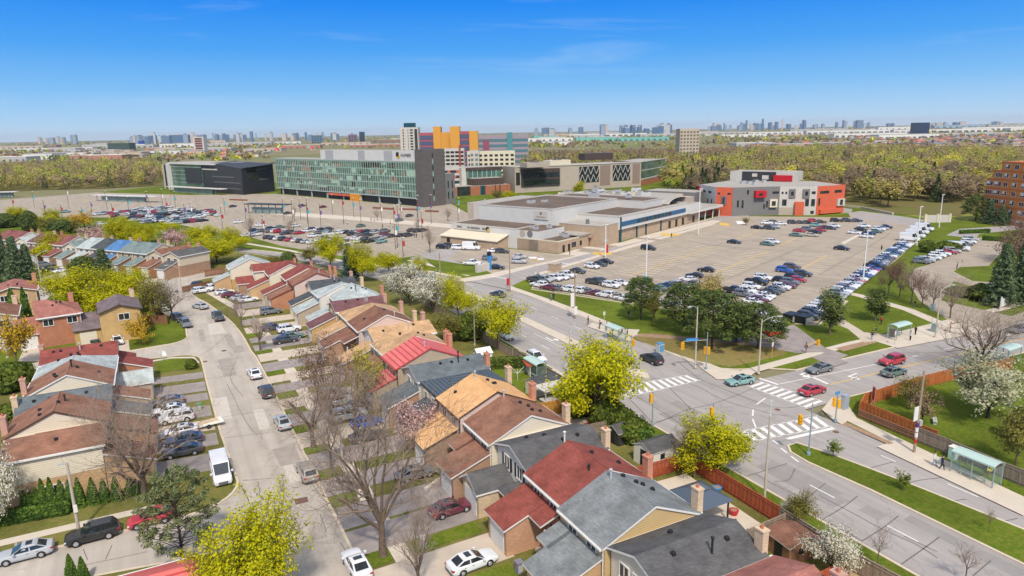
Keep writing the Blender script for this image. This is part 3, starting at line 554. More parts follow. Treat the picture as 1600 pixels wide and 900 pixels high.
        d = MB(k); ym = (y0+y1)/2; hw = min(1.2, (y1-y0)/2-.25)
        for i in range(4): d.box(-gp-.05, -gp, ym-hw, ym+hw, .05+i*.52, .05+i*.52+.5)
        d.build('garage_door', gar.get('door', WHITE), t)
        if gar.get('porch') and door:
            a, c, dpth = gar['porch']; pf = MB(k); pf.box(-.1, 0, (a+c)/2-.45, (a+c)/2+.45, .25, 2.2); pf.build('front_door', gar.get('dcol', DARK), t)
            ps = MB(k); ps.box(-dpth+.15, -dpth+.3, a+.2 if a > y0 else a+.15, a+.35 if a > y0 else a+.3, 0, ge+.1); ps.build('porch_post', WHITE, t)
            st = MB(k); st.box(-1.3, -.05, a+.2, c-.2, -.1, .22); st.build('step', CONC, t)
    HOUSES.append(t); return t
BR = dict(salmon=brick(202, 156, 126), tan=brick(206, 170, 128), brown=brick(176, 142, 116), cream=brick(214, 190, 158), stone=brick(190, 172, 150), red=brick(188, 128, 100), orange=brick(192, 138, 106), beige=brick(204, 170, 116))
SD = dict(white=siding(236, 230, 220), cream=siding(236, 224, 200), pink=siding(226, 202, 190), beige=siding(222, 206, 178), tan=siding(214, 184, 132), yellow=siding(216, 190, 116))
RF = dict(dark=shingle(98, 97, 97), grey=shingle(136, 140, 140), red=shingle(150, 82, 72), brown=shingle(152, 110, 90), osb=mat('bare_sheathing', C(214, 160, 106), .95, noise=.2, nscale=1.2, alt=C(238, 190, 136)), tan=shingle(202, 164, 124), slate=shingle(108, 116, 120), lgrey=shingle(182, 190, 188), burg=shingle(122, 86, 88), mbrown=shingle(140, 100, 82), redb=shingle(146, 80, 72), char=shingle(84, 88, 92), rosy=shingle(168, 112, 100), plum=shingle(126, 112, 114), teal=shingle(126, 140, 138), blue=shingle(88, 132, 180), maroon=shingle(142, 88, 86))
def metal_roof(name, c):
    m = mat(name, c, .45, spec=.5, noise=.05, nscale=2); return m
RF['redmetal'] = mat_rows('red_metal_roof', C(232, 124, 118), C(222, 112, 108), C(190, 76, 76), row=.32, width=40, gap=.05, noise=.06, rough=.5); RF['metal'] = mat_rows('dark_metal_roof', C(92, 102, 110), C(84, 94, 104), C(58, 64, 70), row=.16, width=40, gap=.025, noise=.05, rough=.5)
DKB = mat('brown_trim', C(86, 66, 54), .7); BLK = mat('black_paint', (.025, .025, .028), .5); SHUT = mat('brown_shutter', C(112, 84, 62), .7)
ST = STEEL; BK = BLK
def R(label, y0, y1, kind, roofk, up, low, x0=24.7, x1=33.0, **kw):
    g = kw.get('gar')
    if g: g['y0'] -= y0; g['y1'] -= y0; g['p'] = x0-g.pop('x'); g['porch'] = (g['porch'][0]-y0, g['porch'][1]-y0, x0-g['porch'][2]) if g.get('porch') else None
    return house(label, (x0, y0), 0, y1-y0, x1-x0, kind, RF.get(roofk, roofk), SD.get(up, BR.get(up)), BR[low], **kw)
W3 = lambda W, s=0: ((W*.25, .95, 1.05, s), (W*.72, .95, 1.05, s))
R('brown roofed house whose tip shows under the dark grey roof at the bottom edge', 22.2, 28, 'perp', 'rosy', 'white', 'cream', x1=33.4, gar=dict(x=20.6, y0=24, y1=27.6, roof=RF['rosy']))
R('house with charcoal shingles, white front gable and tall cream chimney', 28.3, 34.2, 'perp', 'dark', 'cream', 'cream', x0=24.9, chim=('cream', .1), gar=dict(x=20.9, y0=28.6, y1=32.2, roof=RF['dark'], t='gable'), vents=((2.2, 2.2), (6.6, 1.9), (4, 4.6)), pipe=(4.8, 1.4, BK, 1.1), wins=((1.4, .95, 1.05, 0), (2.9, .95, 1.05, 0), (4.4, .95, 1.05, 0)))
R('house with speckled grey shingles and beige gable beside the wooden gazebo yard', 34.4, 40.2, 'par', 'grey', 'tan', 'tan', x0=24.5, chim=('cream', .12), gar=dict(x=20.6, y0=34.8, y1=38.6, porch=(38.4, 40.2, 22.6), roof=RF['grey']), vents=((5.2, 5.1), (5.8, 4.2), (6.2, 3.9), (6.6, 3.2)), pipe=(3.9, 4.9, ST, .7))
R('house with red brown shingles, salmon brick and brown window shutters', 40.4, 46.3, 'par', 'red', 'salmon', 'salmon', x0=24.9, chim=('red', .1), solid=True, gar=dict(x=21.2, y0=43.1, y1=46.4, porch=(41, 43, 23.4), roof=RF['red'], e=2.6, m=BR['salmon']), shut=SHUT, wins=((1.6, .9, 1.05, 1), (4.2, .9, 1.05, 1)), vents=((4.9, 3.6), (6.8, 2.4)), pipe=(3.1, 1.3, BK, .4))
R('charcoal roofed house with white gable and dark window shutters above stone garage', 46.5, 52.5, 'perp', 'dark', 'white', 'stone', x0=25.2, chim=('cream', .08), gar=dict(x=21.6, y0=49.2, y1=52.6, t='gable', porch=(46.8, 49.2, 23.6), roof=RF['dark'], m=BR['cream']), shut=BK, wins=((1.7, .9, 1.2, 1), (4.1, .9, 1.2, 1)), vents=((2.1, 4.4), (3.4, 3.4), (4.6, 2.1), (6.2, 2.2)), pipe=(4.4, 1.5, WHITE, 1.2))
R('house with brown shingles and cream side gable next to the bare sheathing roof', 52.8, 58.6, 'par', 'brown', 'cream', 'brown', x0=24.7, chim=('cream', .16), e=5.0, gar=dict(x=20.8, y0=53, y1=56.4, porch=(56.2, 58.6, 22.8), roof=RF['brown']), vents=((5.0, 3.8), (5.6, 3.2), (5.3, 1.9), (6.4, 2.2)), pipe=(4, 5.4, ST, .6), fasc=None)
R('house whose roof is stripped to bare orange sheathing boards', 58.9, 64.9, 'par', 'osb', 'pink', 'brown', x0=24.2, x1=32.4, dz=.35, chim=('red', .1), gar=dict(x=20.6, y0=59.6, y1=63.2, porch=(63, 64.8, 22.4), roof=RF['osb'], m=BR['brown']), vents=((5.0, 4.2), (5.6, 3.6), (1.4, 4.6), (5.2, 3.2)), pipe=(3.9, 5, ST, .6), fasc=DKB)
R('house with dark metal tile hip roof and cream chimney', 65.1, 71, 'perp', 'metal', 'beige', 'tan', x0=24.4, chim=('cream', .2), h=(True, True), gar=dict(x=20.6, y0=65.4, y1=69, roof=RF['char']), fasc=BK)
R('slate grey house with black stove pipe and red brick chimney', 71.2, 76.8, 'perp', 'slate', 'white', 'brown', x0=24.4, chim=('red', .14), gar=dict(x=20.6, y0=71.4, y1=75, roof=RF['slate']), vents=((3.4, 2.2), (4.8, 2.1), (6.9, 2.0)), pipe=(5.6, 1.9, BK, 1.3))
R('house with bright red metal roof over a grey brick side wall', 77, 82.6, 'par', 'redmetal', 'stone', 'stone', x0=23.6, x1=32.2, solid=True, chim=('red', .9), gar=dict(x=20.4, y0=77.6, y1=81, roof=RF['redmetal']), fasc=mat('red_trim', C(206, 84, 84), .5), pipe=(4, 1.2, ST, .5), wins=((1.5, 1.1, 1, 0), (4, 1.1, 1, 0)))
R('tan shingled hip roof house beyond the red metal roof', 82.8, 88.8, 'par', 'tan', 'beige', 'brown', x0=23.9, x1=32.3, h=(False, True), chim=('red', .12), gar=dict(x=20.2, y0=83.4, y1=87, roof=RF['brown']), vents=((3.1, 3.4), (5.4, 2.6), (6, 2.0)), pipe=(4.6, 4.2, ST, .8))
R('tan roofed house with white front gable and two tall windows', 89, 95.2, 'perp', 'tan', 'white', 'brown', x0=24.5, chim=('pink', .9), gar=dict(x=20, y0=89.6, y1=93, roof=RF['tan']), vents=((1.6, 2), (6.2, 2.4)), wins=((2.1, .9, 1.3, 0), (3.9, .9, 1.3, 0)))
R('house with brown shingles and pinkish side gable', 95.4, 101.6, 'par', 'mbrown', 'pink', 'brown', x0=23.9, x1=32.2, chim=('cream', .1), gar=dict(x=19.3, y0=98, y1=101.4, roof=RF['mbrown'], porch=(95.8, 97.8, 21.8)), pipe=(5.6, .9, ST, .5), vents=((5, 4.2), (1.6, 3.2)))
R('tan hip roofed house attached behind the brown one with pinkish gable', 101.8, 107.8, 'par', 'tan', 'beige', 'tan', x0=24, x1=32.3, h=(False, True), chim=('pink', .15), gar=dict(x=19.8, y0=103, y1=106.4, roof=RF['tan']), pipe=(4, 4, ST, .7))
R('burgundy roofed house with yellow brick front gable', 108, 114.2, 'perp', 'burg', 'yellow', 'beige', x0=23.6, x1=31.6, chim=('pink', .2), gar=dict(x=19.6, y0=109.4, y1=113, roof=RF['burg'], m=BR['beige']), pipe=(5.2, 2, ST, 1), vents=((2, 2.4), (4.1, 2.6)), solid=True)
R('pale grey roofed house set back behind the burgundy roof', 114.4, 120.2, 'par', 'lgrey', 'white', 'stone', x0=25.4, x1=33, chim=('red', .2), h=(True, False), gar=dict(x=20.4, y0=114.6, y1=117.4, roof=RF['lgrey'], m=BR['stone']), vents=((3, 3), (5, 3), (5.4, 2.4)), pipe=(3.4, 1.6, BK, .5))
R('pale grey roofed house with white side wall and four narrow front windows', 120.4, 126.2, 'par', 'lgrey', 'white', 'stone', x0=23.5, x1=32, chim=('cream', .8), h=(False, True), gar=dict(x=19.5, y0=121, y1=124.8, roof=RF['lgrey'], m=BR['stone']), wins=((1, .7, 1.3, 0), (2.2, .7, 1.3, 0), (3.4, .7, 1.3, 0), (4.6, .7, 1.3, 0)), vents=((4.2, 3), (3.6, 4)), pipe=(3.8, 4.8, ST, .8))
R('charcoal roofed house with cream front gable before the blue spruce', 126.4, 132.6, 'perp', 'char', 'cream', 'cream', x0=23.6, x1=31.6, chim=('pink', .8), gar=dict(x=19.7, y0=127, y1=130.6, roof=RF['char'], m=SD['yellow']), pipe=(4, 3.2, ST, .6), wins=((1.5, .8, 1.1, 0), (3, .8, 1.1, 0), (4.5, .8, 1.1, 0)))
R('brown roofed half of the pair with a pale pink gable and salmon garage', 133, 138.6, 'par', 'brown', 'pink', 'salmon', x0=21.3, x1=30, chim=('red', .9), gar=dict(x=17, y0=134.6, y1=138.4, roof=RF['brown'], m=BR['orange']), pipe=(5, .8, ST, .6), fasc=mat('red_brown_trim', C(150, 70, 60), .6))
R('red roofed half of the pair beside the brown roofed half', 138.8, 144.8, 'par', 'redb', 'beige', 'tan', x0=20.9, x1=29.4, chim=('red', .2), gar=dict(x=16.4, y0=139.2, y1=142.8, roof=RF['redb'], m=BR['stone']))
R('red roofed house with tall cream side wall facing the driveways', 145.4, 151, 'par', 'redb', 'cream', 'cream', x0=18.6, x1=27, chim=('red', .2), gar=dict(x=14.4, y0=146.2, y1=150, roof=RF['redb'], m=BR['tan']))
R('red roofed house with white front gable and three small windows', 151.2, 157, 'perp', 'redb', 'cream', 'brown', x0=16.4, x1=24.6, chim=('red', .2), gar=dict(x=13, y0=152.4, y1=156, t='gable', roof=RF['redb'], m=BR['brown']), wins=((1.3, .8, 1, 0), (2.9, .8, 1, 0), (4.5, .8, 1, 0)))
R('pale grey roofed corner house at the top of the east row', 157.4, 163.4, 'par', 'lgrey', 'cream', 'beige', x0=12.2, x1=20.6, chim=None, gar=dict(x=8.8, y0=157.8, y1=161.4, roof=RF['lgrey'], m=BR['tan']), vents=((3.4, 4),))
def L(label, y0, y1, kind, roofk, up, low, xf=-7.5, xb=-15.6, **kw):
    g = kw.get('gar'); W = y1-y0
    if g:
        a, c = y1-g['y1'], y1-g['y0']; g['y0'], g['y1'] = a, c; g['p'] = g.pop('x')-xf
        g['porch'] = (y1-g['porch'][1], y1-g['porch'][0], g['porch'][2]-xf) if g.get('porch') else None
    return house(label, (xf, y1), math.pi, W, xf-xb, kind, RF[roofk], SD[up], BR[low], **kw)
L('brown roofed end house with long cream side wall above the cedar hedge', 70.6, 76.2, 'perp', 'brown', 'cream', 'tan', chim=('pink', .8), h=(False, True), gar=dict(x=-3.4, y0=70.8, y1=74.4, roof=RF['mbrown'], m=BR['tan']), vents=((3.6, 4),), sidew=((4.2, 1.4, 1.6, 1.0, 1),))
L('brown roofed house with cream gable and dark eaves in the west row', 76.5, 82.2, 'par', 'brown', 'cream', 'brown', chim=('pink', .75), e=5.2, gar=dict(x=-3.2, y0=77.6, y1=81.2, roof=RF['mbrown'], m=BR['salmon']), vents=((5.4, 4.6), (5.6, 2.8), (3.9, 3.2)), pipe=(3.4, 2.4, BK, .6), fasc=DKB)
L('plain slate grey roof between the two brown gables of the west row', 82.6, 88.1, 'perp', 'slate', 'white', 'brown', chim=('cream', .7), gar=dict(x=-3.7, y0=83, y1=86.4, roof=RF['slate'], m=BR['stone']), vents=((2, 3.6), (4, 3.6), (5.4, 3.7), (6.8, 3.7)))
L('brown roofed house with cream gable and white eaves in the west row', 88.4, 94.3, 'par', 'brown', 'cream', 'brown', chim=('pink', .75), e=5.2, gar=dict(x=-3.9, y0=88.8, y1=92, roof=RF['brown'], m=BR['stone']), vents=((5.2, 4.6), (5.4, 4), (5.6, 3), (1.2, 2.6), (3.3, 2.6)), pipe=(3.8, 2.8, BK, .8))
L('pale grey hip roofed house near the side street', 94.7, 100.8, 'par', 'lgrey', 'white', 'stone', chim=None, h=(True, False), gar=dict(x=-3.5, y0=95.2, y1=99, t='gable', roof=RF['lgrey'], m=BR['stone']), vents=((4.4, 3.2), (3.7, 2.8), (3.5, 3.4), (5.9, 2.6)))
L('red brown roofed corner house with orange brick garage', 101.1, 107.4, 'perp', 'redb', 'cream', 'orange', chim=('pink', .4), gar=dict(x=-3.6, y0=101.6, y1=105.2, roof=RF['redb'], m=BR['orange'], porch=(105, 107.2, -5.6)), vents=((1.6, 3.9), (6.2, 3.9), (7, 3.9)), pipe=(4, 4.1, ST, .8))
P2 = math.pi/2
house('beige brick house with plum roof and cream garage door', (-4.7, 127.4), P2+.08, 6.1, 8.4, 'perp', RF['plum'], BR['beige'], BR['beige'], solid=True, chim=('cream', .12), gar=dict(y0=6.1, y1=9.9, p=-1.4, p1=6.2, roof=RF['plum'], m=BR['beige'], e=2.6, door=paint(232, 220, 198)), wins=((2.6, 1.5, 1, 0),), fasc=DKB, e=5.3)
house('red brick house with rosy hip roof and white bay window', (-13.6, 130.4), P2+.16, 6.1, 8.2, 'par', RF['rosy'], BR['red'], BR['red'], solid=True, h=(True, False), chim=('red', .1), gar=dict(y0=6.1, y1=9, p=-.4, p1=5.2, roof=RF['rosy'], m=BR['red'], e=2.6), wins=((1.3, 1.3, 1, 0), (4.6, 1.3, 1, 0)), vents=((3, 2.4), (3, 3), (2.4, 3.6)), pipe=(5, 5.4, ST, .6), e=5.2)
house('tan brick house with faded red roof behind the two cedars', (-22.8, 156), P2+.1, 7.4, 8.6, 'perp', RF['rosy'], BR['tan'], BR['tan'], solid=True, chim=('red', .06), vents=((2, 3), (3.4, 3), (2.6, 4.4)))
house('brown roofed house cut by the picture edge below the faded red roof', (-22.8, 134), P2+.1, 7, 8.4, 'perp', RF['mbrown'], SD['beige'], BR['beige'], chim=('cream', .08), gar=dict(y0=.4, y1=3.6, p=2.2, roof=RF['mbrown']))
UR = [('dark', 'beige', 'brown', 'perp'), ('mbrown', 'beige', 'orange', 'perp'), ('teal', 'beige', 'orange', 'par'), ('teal', 'tan', 'brown', 'par'), ('blue', 'beige', 'orange', 'par'), ('char', 'cream', 'orange', 'par'), ('lgrey', 'white', 'tan', 'par'), ('teal', 'cream', 'brown', 'perp'), ('maroon', 'cream', 'brown', 'par'), ('maroon', 'beige', 'brown', 'par'), ('burg', 'cream', 'tan', 'par'), ('lgrey', 'cream', 'brown', 'perp'), ('maroon', 'cream', 'brown', 'par'), ('maroon', 'cream', 'brown', 'par')]
UL = ['dark roofed end house with a big beige gable by the upper street', 'brown roofed house next to the big beige gable', 'teal grey roofed house with a white side wall', 'teal grey roofed house beside the blue roof', 'blue roofed house in the upper row', 'charcoal roofed house beside the blue roof', 'pale grey roofed house two along from the blue roof', 'teal roofed house behind the yellow maple', 'maroon roofed house beside the teal one', 'second maroon roofed house of the upper row', 'burgundy roofed house of the upper row', 'white roofed house far along the upper row', 'maroon roofed house past the white roof', 'maroon roofed house at the left picture edge']
for i, ((rk_, up, lo, kd), lb) in enumerate(zip(UR, UL)):
    d = (-.576, .817); n = (.817, .576); s = i*5.9; o = (3.0+d[0]*s, 181+d[1]*s)
    house(lb, o, math.radians(35.2), 5.7, 8.4, kd, RF[rk_], SD[up], BR[lo], chim=(('pink', 'red', 'cream')[i % 3], .3 if i % 2 else .7), gar=dict(y0=1.0, y1=4.4, p=3.6, roof=RF[rk_], m=BR[lo]), vents=((4, 3),) if i % 2 else (), h=(False, False))
gx, gy = G(304, 883, 5.6); house('house whose red roof tip shows at the bottom edge below the pine', (gx/U-8.2, gy/U-3), 0, 6, 8, 'perp', RF['redmetal'], SD['cream'], BR['red'], chim=None, e=3.5, r=4.75)
# ------------------------------------------------------------------ vehicles
def carpaint(n, c, k=1.): return mat('car_paint_'+n, c, .32, spec=.5, coat=.6, metal=.0)
PAINT = {n: carpaint(n, c) for n, c in dict(white=(.72, .73, .74), silver=(.42, .44, .46), grey=(.16, .17, .18), black=(.018, .019, .022), navy=(.03, .05, .10), blue=(.03, .10, .36), red=(.42, .03, .05), maroon=(.15, .03, .05), green=(.10, .17, .15), teal=(.20, .36, .34), beige=(.46, .42, .32), tan=(.33, .29, .24), dark=(.05, .055, .06), brown=(.10, .07, .06)).items()}
BASEP = PAINT['white']; CGLASS = mat('car_glass', (.018, .024, .028), .06, spec=.9); HEADL = mat('lamp_clear', (.6, .62, .65), .15, spec=.8); TAILL = mat('lamp_red', (.35, .02, .02), .3, spec=.6); PLATE = mat('plate_white', (.6, .62, .66), .6)
CT = dict(
 sedan=dict(L=4.75, W=1.84, H=1.45, belt=.94, low=.24, xr=-1.95, rr=-1.05, rf=.1, xf=1.05, hood=.86, nose=.66, deck=.98, wb=1.38, wr=.33),
 hatchback=dict(L=4.3, W=1.8, H=1.5, belt=.98, low=.24, xr=-2.05, rr=-1.45, rf=.05, xf=1.0, hood=.92, nose=.7, deck=1.0, wb=1.3, wr=.33),
 suv=dict(L=4.75, W=1.92, H=1.7, belt=1.1, low=.3, xr=-2.28, rr=-1.85, rf=.1, xf=.98, hood=1.06, nose=.82, deck=1.1, wb=1.4, wr=.37),
 minivan=dict(L=5.1, W=1.98, H=1.76, belt=1.06, low=.24, xr=-2.5, rr=-2.25, rf=.5, xf=1.6, hood=1.0, nose=.76, deck=1.06, wb=1.5, wr=.34),
 pickup=dict(L=5.7, W=2.0, H=1.88, belt=1.18, low=.36, xr=-.9, rr=-.7, rf=.6, xf=1.35, hood=1.16, nose=1.0, deck=1.12, wb=1.8, wr=.4, bed=1),
 van=dict(L=5.7, W=2.02, H=2.5, belt=1.3, low=.3, xr=-2.82, rr=-2.78, rf=1.25, xf=1.95, hood=1.22, nose=.9, deck=1.3, wb=1.75, wr=.36, cargo=1))
def car_parts(ty):
    P = CT[ty]; L, W, H = P['L'], P['W']/2, P['H']; out = []
    b = MB(); hl = L/2; lo, be = P['low'], P['belt']
    def top(x):
        if x >= P['xf']: t = (x-P['xf'])/(hl-P['xf']); return P['hood']*(1-t**2.4)+P['nose']*t**2.4 if t < 1 else P['nose']
        if x <= P['xr']: return P['deck']-.05*((P['xr']-x)/(max(.05, P['xr']+hl)))
        t = (x-P['xr'])/(P['xf']-P['xr']); return P['deck']*(1-t)+max(P['hood'], be-.06)*t
    xs = sorted(set([-hl, -hl+.1, -hl+.35, P['xr'], -P['wb'], -.6, 0, .6, P['xf'], P['wb'], (P['xf']+hl)/2, hl-.5, hl-.2, hl-.05, hl]))
    rings = []
    for x in xs:
        e = max(0, (abs(x)-(hl-.55))/.55); w_ = W*(1-.16*e**2); z = top(x); l_ = lo+.1*e
        if x in (xs[0], xs[-1]): z -= .12; l_ += .12; w_ *= .96
        s = [(w_*.93, l_), (w_, l_+.16), (w_*1.0, (l_+z)/2), (w_*.965, z-.07), (w_*.86, z), (w_*.45, z+.035)]
        rings.append([(x, y, q) for y, q in s]+[(x, -y, q) for y, q in s[::-1]])
    n = len(rings[0])
    for i in range(len(rings)-1):
        for k in range(n): a, c = rings[i], rings[i+1]; b.face([a[k], c[k], c[(k+1) % n], a[(k+1) % n]])
    b.face(rings[0]); b.face(rings[-1][::-1])
    yl, yu = W*.9, W*.74; rr, rf, xr, xf = P['rr'], P['rf'], P['xr'], P['xf']; zr = H-.06; zb = lambda x: top(x)-.02
    if P.get('cargo'): yu = W*.9
    wl = [(xf, -yl*.92, zb(xf)), (xf, yl*.92, zb(xf)), (rf, yu, zr), (rf, -yu, zr)]; rl = [(xr, yl*.92, zb(xr)), (xr, -yl*.92, zb(xr)), (rr, -yu, zr), (rr, yu, zr)]
    b.face(wl); b.face(rl); sides = []
    for s in (1, -1):
        xm = (xr+xf)/2-.1; rm = (rr+rf)/2-.05
        q1 = [(xf, s*yl*.92, zb(xf)), (xm, s*yl, zb(xm)), (rm, s*yu, zr), (rf, s*yu, zr)]; q2 = [(xm, s*yl, zb(xm)), (xr, s*yl*.92, zb(xr)), (rr, s*yu, zr), (rm, s*yu, zr)]
        for q in (q1, q2): b.face(q if s < 0 else q[::-1])
        sides.append((s, q1, q2))
    ro = [(rf, -yu, zr), (rf, yu, zr), (rr, yu, zr), (rr, -yu, zr)]; ri = [(rf-.12, -yu*.8, H), (rf-.12, yu*.8, H), (rr+.12, yu*.8, H), (rr+.12, -yu*.8, H)]
    for k in range(4): b.face([ro[k], ro[(k+1) % 4], ri[(k+1) % 4], ri[k]])
    b.face(ri)
    if P.get('bed'):
        x0, x1, w2, zt = -hl+.12, xr-.12, W*.82, top(-2)+.05
        b.box(x0, x1, -w2, w2, zt-.02, zt+.012, 1); 
        for s in (-1, 1): b.box(x0-.06, x1+.06, s*(w2+.05)-.05, s*(w2+.05)+.05, zt-.05, zt+.1)
        b.box(x0-.1, x0, -w2, w2, zt-.05, zt+.1); b.box(x1, x1+.08, -w2, w2, zt-.05, zt+.1)
    b.box(-hl+.3, hl-.3, -W*.9, W*.9, lo-.06, lo+.02, 1)
    out.append(('body', b, [BASEP, RUB], 1))
    def pane(q, f0=.09, f1=.09, off=.014):
        p = [Vector(v) for v in q]; nrm = (p[1]-p[0]).cross(p[3]-p[0]).normalized()
        a = lambda u, v: tuple((p[0]*(1-u)+p[1]*u)*(1-v)+(p[3]*(1-u)+p[2]*u)*v+nrm*off); return [a(f0, f1), a(1-f0, f1), a(1-f0, 1-f1), a(f0, 1-f1)]
    g = MB(); g.face(pane(wl, .06, .06)); out.append(('windshield', g, [CGLASS], 0))
    g = MB(); (g.face(pane(rl, .1, .12)) if not P.get('cargo') else g.box(-hl-.012, -hl, -.6, .6, 1.6, 2.1)); out.append(('rear_window', g, [CGLASS], 0))
    for s, q1, q2 in sides:
        for j, q in enumerate((q1, q2)):
            if P.get('cargo') and j: continue
            if P.get('cargo'): xa = .75; q = [q[0], (xa, s*yl, zb(0)), (xa, s*yu, zr), q[3]]
            if P.get('bed') and j: q = [q[0], (q[1][0]+.1, q[1][1], q[1][2]), q[2], q[3]]
            g = MB(); qq = q[::-1] if s > 0 else q; qq = q if s > 0 else [q[1], q[0], q[3], q[2]]; g.face(pane(qq, .05, .12)); out.append(('side_window', g, [CGLASS], 0))
    for sx in (1, -1):
        for s in (1, -1):
            c = MB(); x = sx*P['wb']; r = P['wr']; c.tube((x, s*(W-.24), r), (x, s*(W+.012), r), r, r, 16, 0); c.tube((x, s*W, r), (x, s*(W+.022), r), r*.66, r*.6, 12, 1)
            for k in range(5): a = k*1.2566; c.tube((x, s*(W+.02), r), (x+r*.6*math.cos(a), s*(W+.026), r+r*.6*math.sin(a)), .035, .025, 4, 2)
            out.append(('wheel', c, [RUB, RIM, PAINT['silver']], 0))
            c = MB(); nn = 12; pts = [(math.cos(math.pi*k/nn), math.sin(math.pi*k/nn)) for k in range(nn+1)]
            for k in range(nn): c.face([(x+u*rr_, s*(W*1.0+.006), r+v*rr_) for u, v, rr_ in ((*pts[k], r*1.0), (*pts[k], r*1.17), (*pts[k+1], r*1.17), (*pts[k+1], r*1.0))])
            out.append(('wheel_arch', c, [RUB], 0))
    for s in (1, -1):
        z = P['nose']; c = MB(); c.box(hl-.3, hl-.035, s*W*.72-.19, s*W*.72+.19, z-.2, z-.05); out.append(('headlight', c, [HEADL], 0))
        z = P['deck']; c = MB(); c.box(-hl-.012, -hl+.25, s*W*.74-.16, s*W*.74+.16, z-.3, z-.13) if not P.get('cargo') else c.box(-hl-.012, -hl+.1, s*W*.88-.07, s*W*.88+.07, .9, 1.4); out.append(('taillight', c, [TAILL], 0))
        c = MB(); c.box(xf-.42, xf-.22, s*(W+.12)-.11, s*(W+.12)+.11, be+.02, be+.18); out.append(('wing_mirror', c, [BASEP], 0))
    c = MB(); c.box(hl-.1, hl+.012, -W*.5, W*.5, lo+.16, P['nose']-.14); out.append(('grille', c, [CHROME], 0))
    c = MB(); c.box(-hl-.025, -hl+.1, -W*.78, W*.78, lo+.08, lo+.24); out.append(('bumper', c, [CHROME], 0))
    c = MB(); c.box(-hl-.03, -hl, -.26, .26, lo+.3, lo+.44); out.append(('licence_plate', c, [PLATE], 0))
    for s, q1, q2 in sides:                                                            # door handles
        if P.get('cargo'): continue
        for x in ((P['xf']+P['xr'])/2+.02, max(P['xr']+.35, -1.2)): c = MB(); c.box(x, x+.2, s*(W*.97)-.03, s*(W*.97)+.03, be-.2, be-.16); out.append(('door_handle', c, [CHROME], 0))
    if ty in ('suv', 'minivan'):
        for s in (1, -1): c = MB(); c.tube((rr+.2, s*yu*.86, H+.03), (rf-.15, s*yu*.86, H+.03), .025, .025, 4); out.append(('roof_rail', c, [CHROME], 0))
    if ty == 'sedan': c = MB(); c.box(rf-.85, rf-.3, -.4, .4, H-.01, H+.012); out.append(('sunroof', c, [CGLASS], 0))
    return out
CAR_D = {}; CAR_S = {}
def car(ty, col, loc, ang, label, detailed, group=None, extra=()):
    if detailed:
        if ty not in CAR_D:
            t = thing('parked_car' if ty not in ('pickup', 'van') else {'pickup': 'pickup_truck', 'van': 'cargo_van'}[ty], (0, 0, 0)); t['category'] = {'pickup': 'pickup truck', 'van': 'van'}.get(ty, 'car')
            for nm, b, ms, sm in car_parts(ty): b.build(nm, ms, t, smooth=False)
            CAR_D[ty] = t; r = t; r.location = loc; r.rotation_euler = (0, 0, ang); repaint(r, {BASEP.name: PAINT[col]}) ; r['label'] = label
            if group: r['group'] = group
            return r
        r = dup(CAR_D[ty], loc, ang, label, group=group)
        for x in r.children_recursive:
            for sl in x.material_slots:
                if sl.material and sl.material.name.startswith('car_paint_') and x.name.split('.')[0] in ('body', 'wing_mirror'):
                    sl.link = 'OBJECT'; sl.material = PAINT[col]
        return r
    if ty not in CAR_S:
        bb = MB(); mats = []; skip = ('door_handle', 'licence_plate', 'roof_rail', 'sunroof', 'wheel_arch', 'bumper')
        for nm, b, ms, sm in car_parts(ty):
            if nm in skip: continue
            i = len(bb.v); bb.v += b.v; bb.f += [tuple(i+k for k in f) for f in b.f]
            for m in b.m:
                mm = ms[m] if m < len(ms) else ms[0]
                if mm not in mats: mats.append(mm)
                bb.m.append(mats.index(mm))
        o = bb.build('parked_car' if ty not in ('pickup', 'van') else {'pickup': 'pickup_truck', 'van': 'cargo_van'}[ty], mats); o['category'] = {'pickup': 'pickup truck', 'van': 'van'}.get(ty, 'car'); CAR_S[ty] = o; r = o
    else: r = CAR_S[ty].copy(); COL.objects.link(r)
    r.location = loc; r.rotation_euler = (0, 0, ang); r['label'] = label
    if group: r['group'] = group
    sl = r.material_slots[0]; sl.link = 'OBJECT'; sl.material = PAINT[col]
    return r
TY = dict(s='sedan', h='hatchback', u='suv', m='minivan', p='pickup', v='van'); ORD = 'first second third fourth fifth sixth seventh eighth ninth tenth eleventh twelfth thirteenth fourteenth fifteenth sixteenth'.split()
CK = dict(w='white', s='silver', g='grey', k='black', n='navy', b='blue', r='red', m='maroon', G='green', t='teal', e='beige', T='tan', d='dark', B='brown')
COUNT = {}
def row_label(col, ty, where):
    nm = {'pickup': 'pickup truck', 'van': 'cargo van'}.get(ty, ty); cn = 'dark grey' if col == 'dark' else col; k = (cn, nm, where); COUNT[k] = COUNT.get(k, 0)+1
    n = COUNT[k]; return f"{cn} {nm} {where}" if n == 1 else f"{ORD[(n-1) % 16]} {cn} {nm} {where}"
def place(items, ang, where, group, z=.13, det=False, jit=2.):
    """items: (px, py, 'type+colour') on the ground of the photograph"""
    for px, py, c in items:
        a = math.radians(ang+random.uniform(-jit, jit)); x, y = G(px, py)
        car(TY[c[0]], CK[c[1]], (x, y, z), a, row_label(CK[c[1]], TY[c[0]], where), det, group)
SP = 'parked cars'
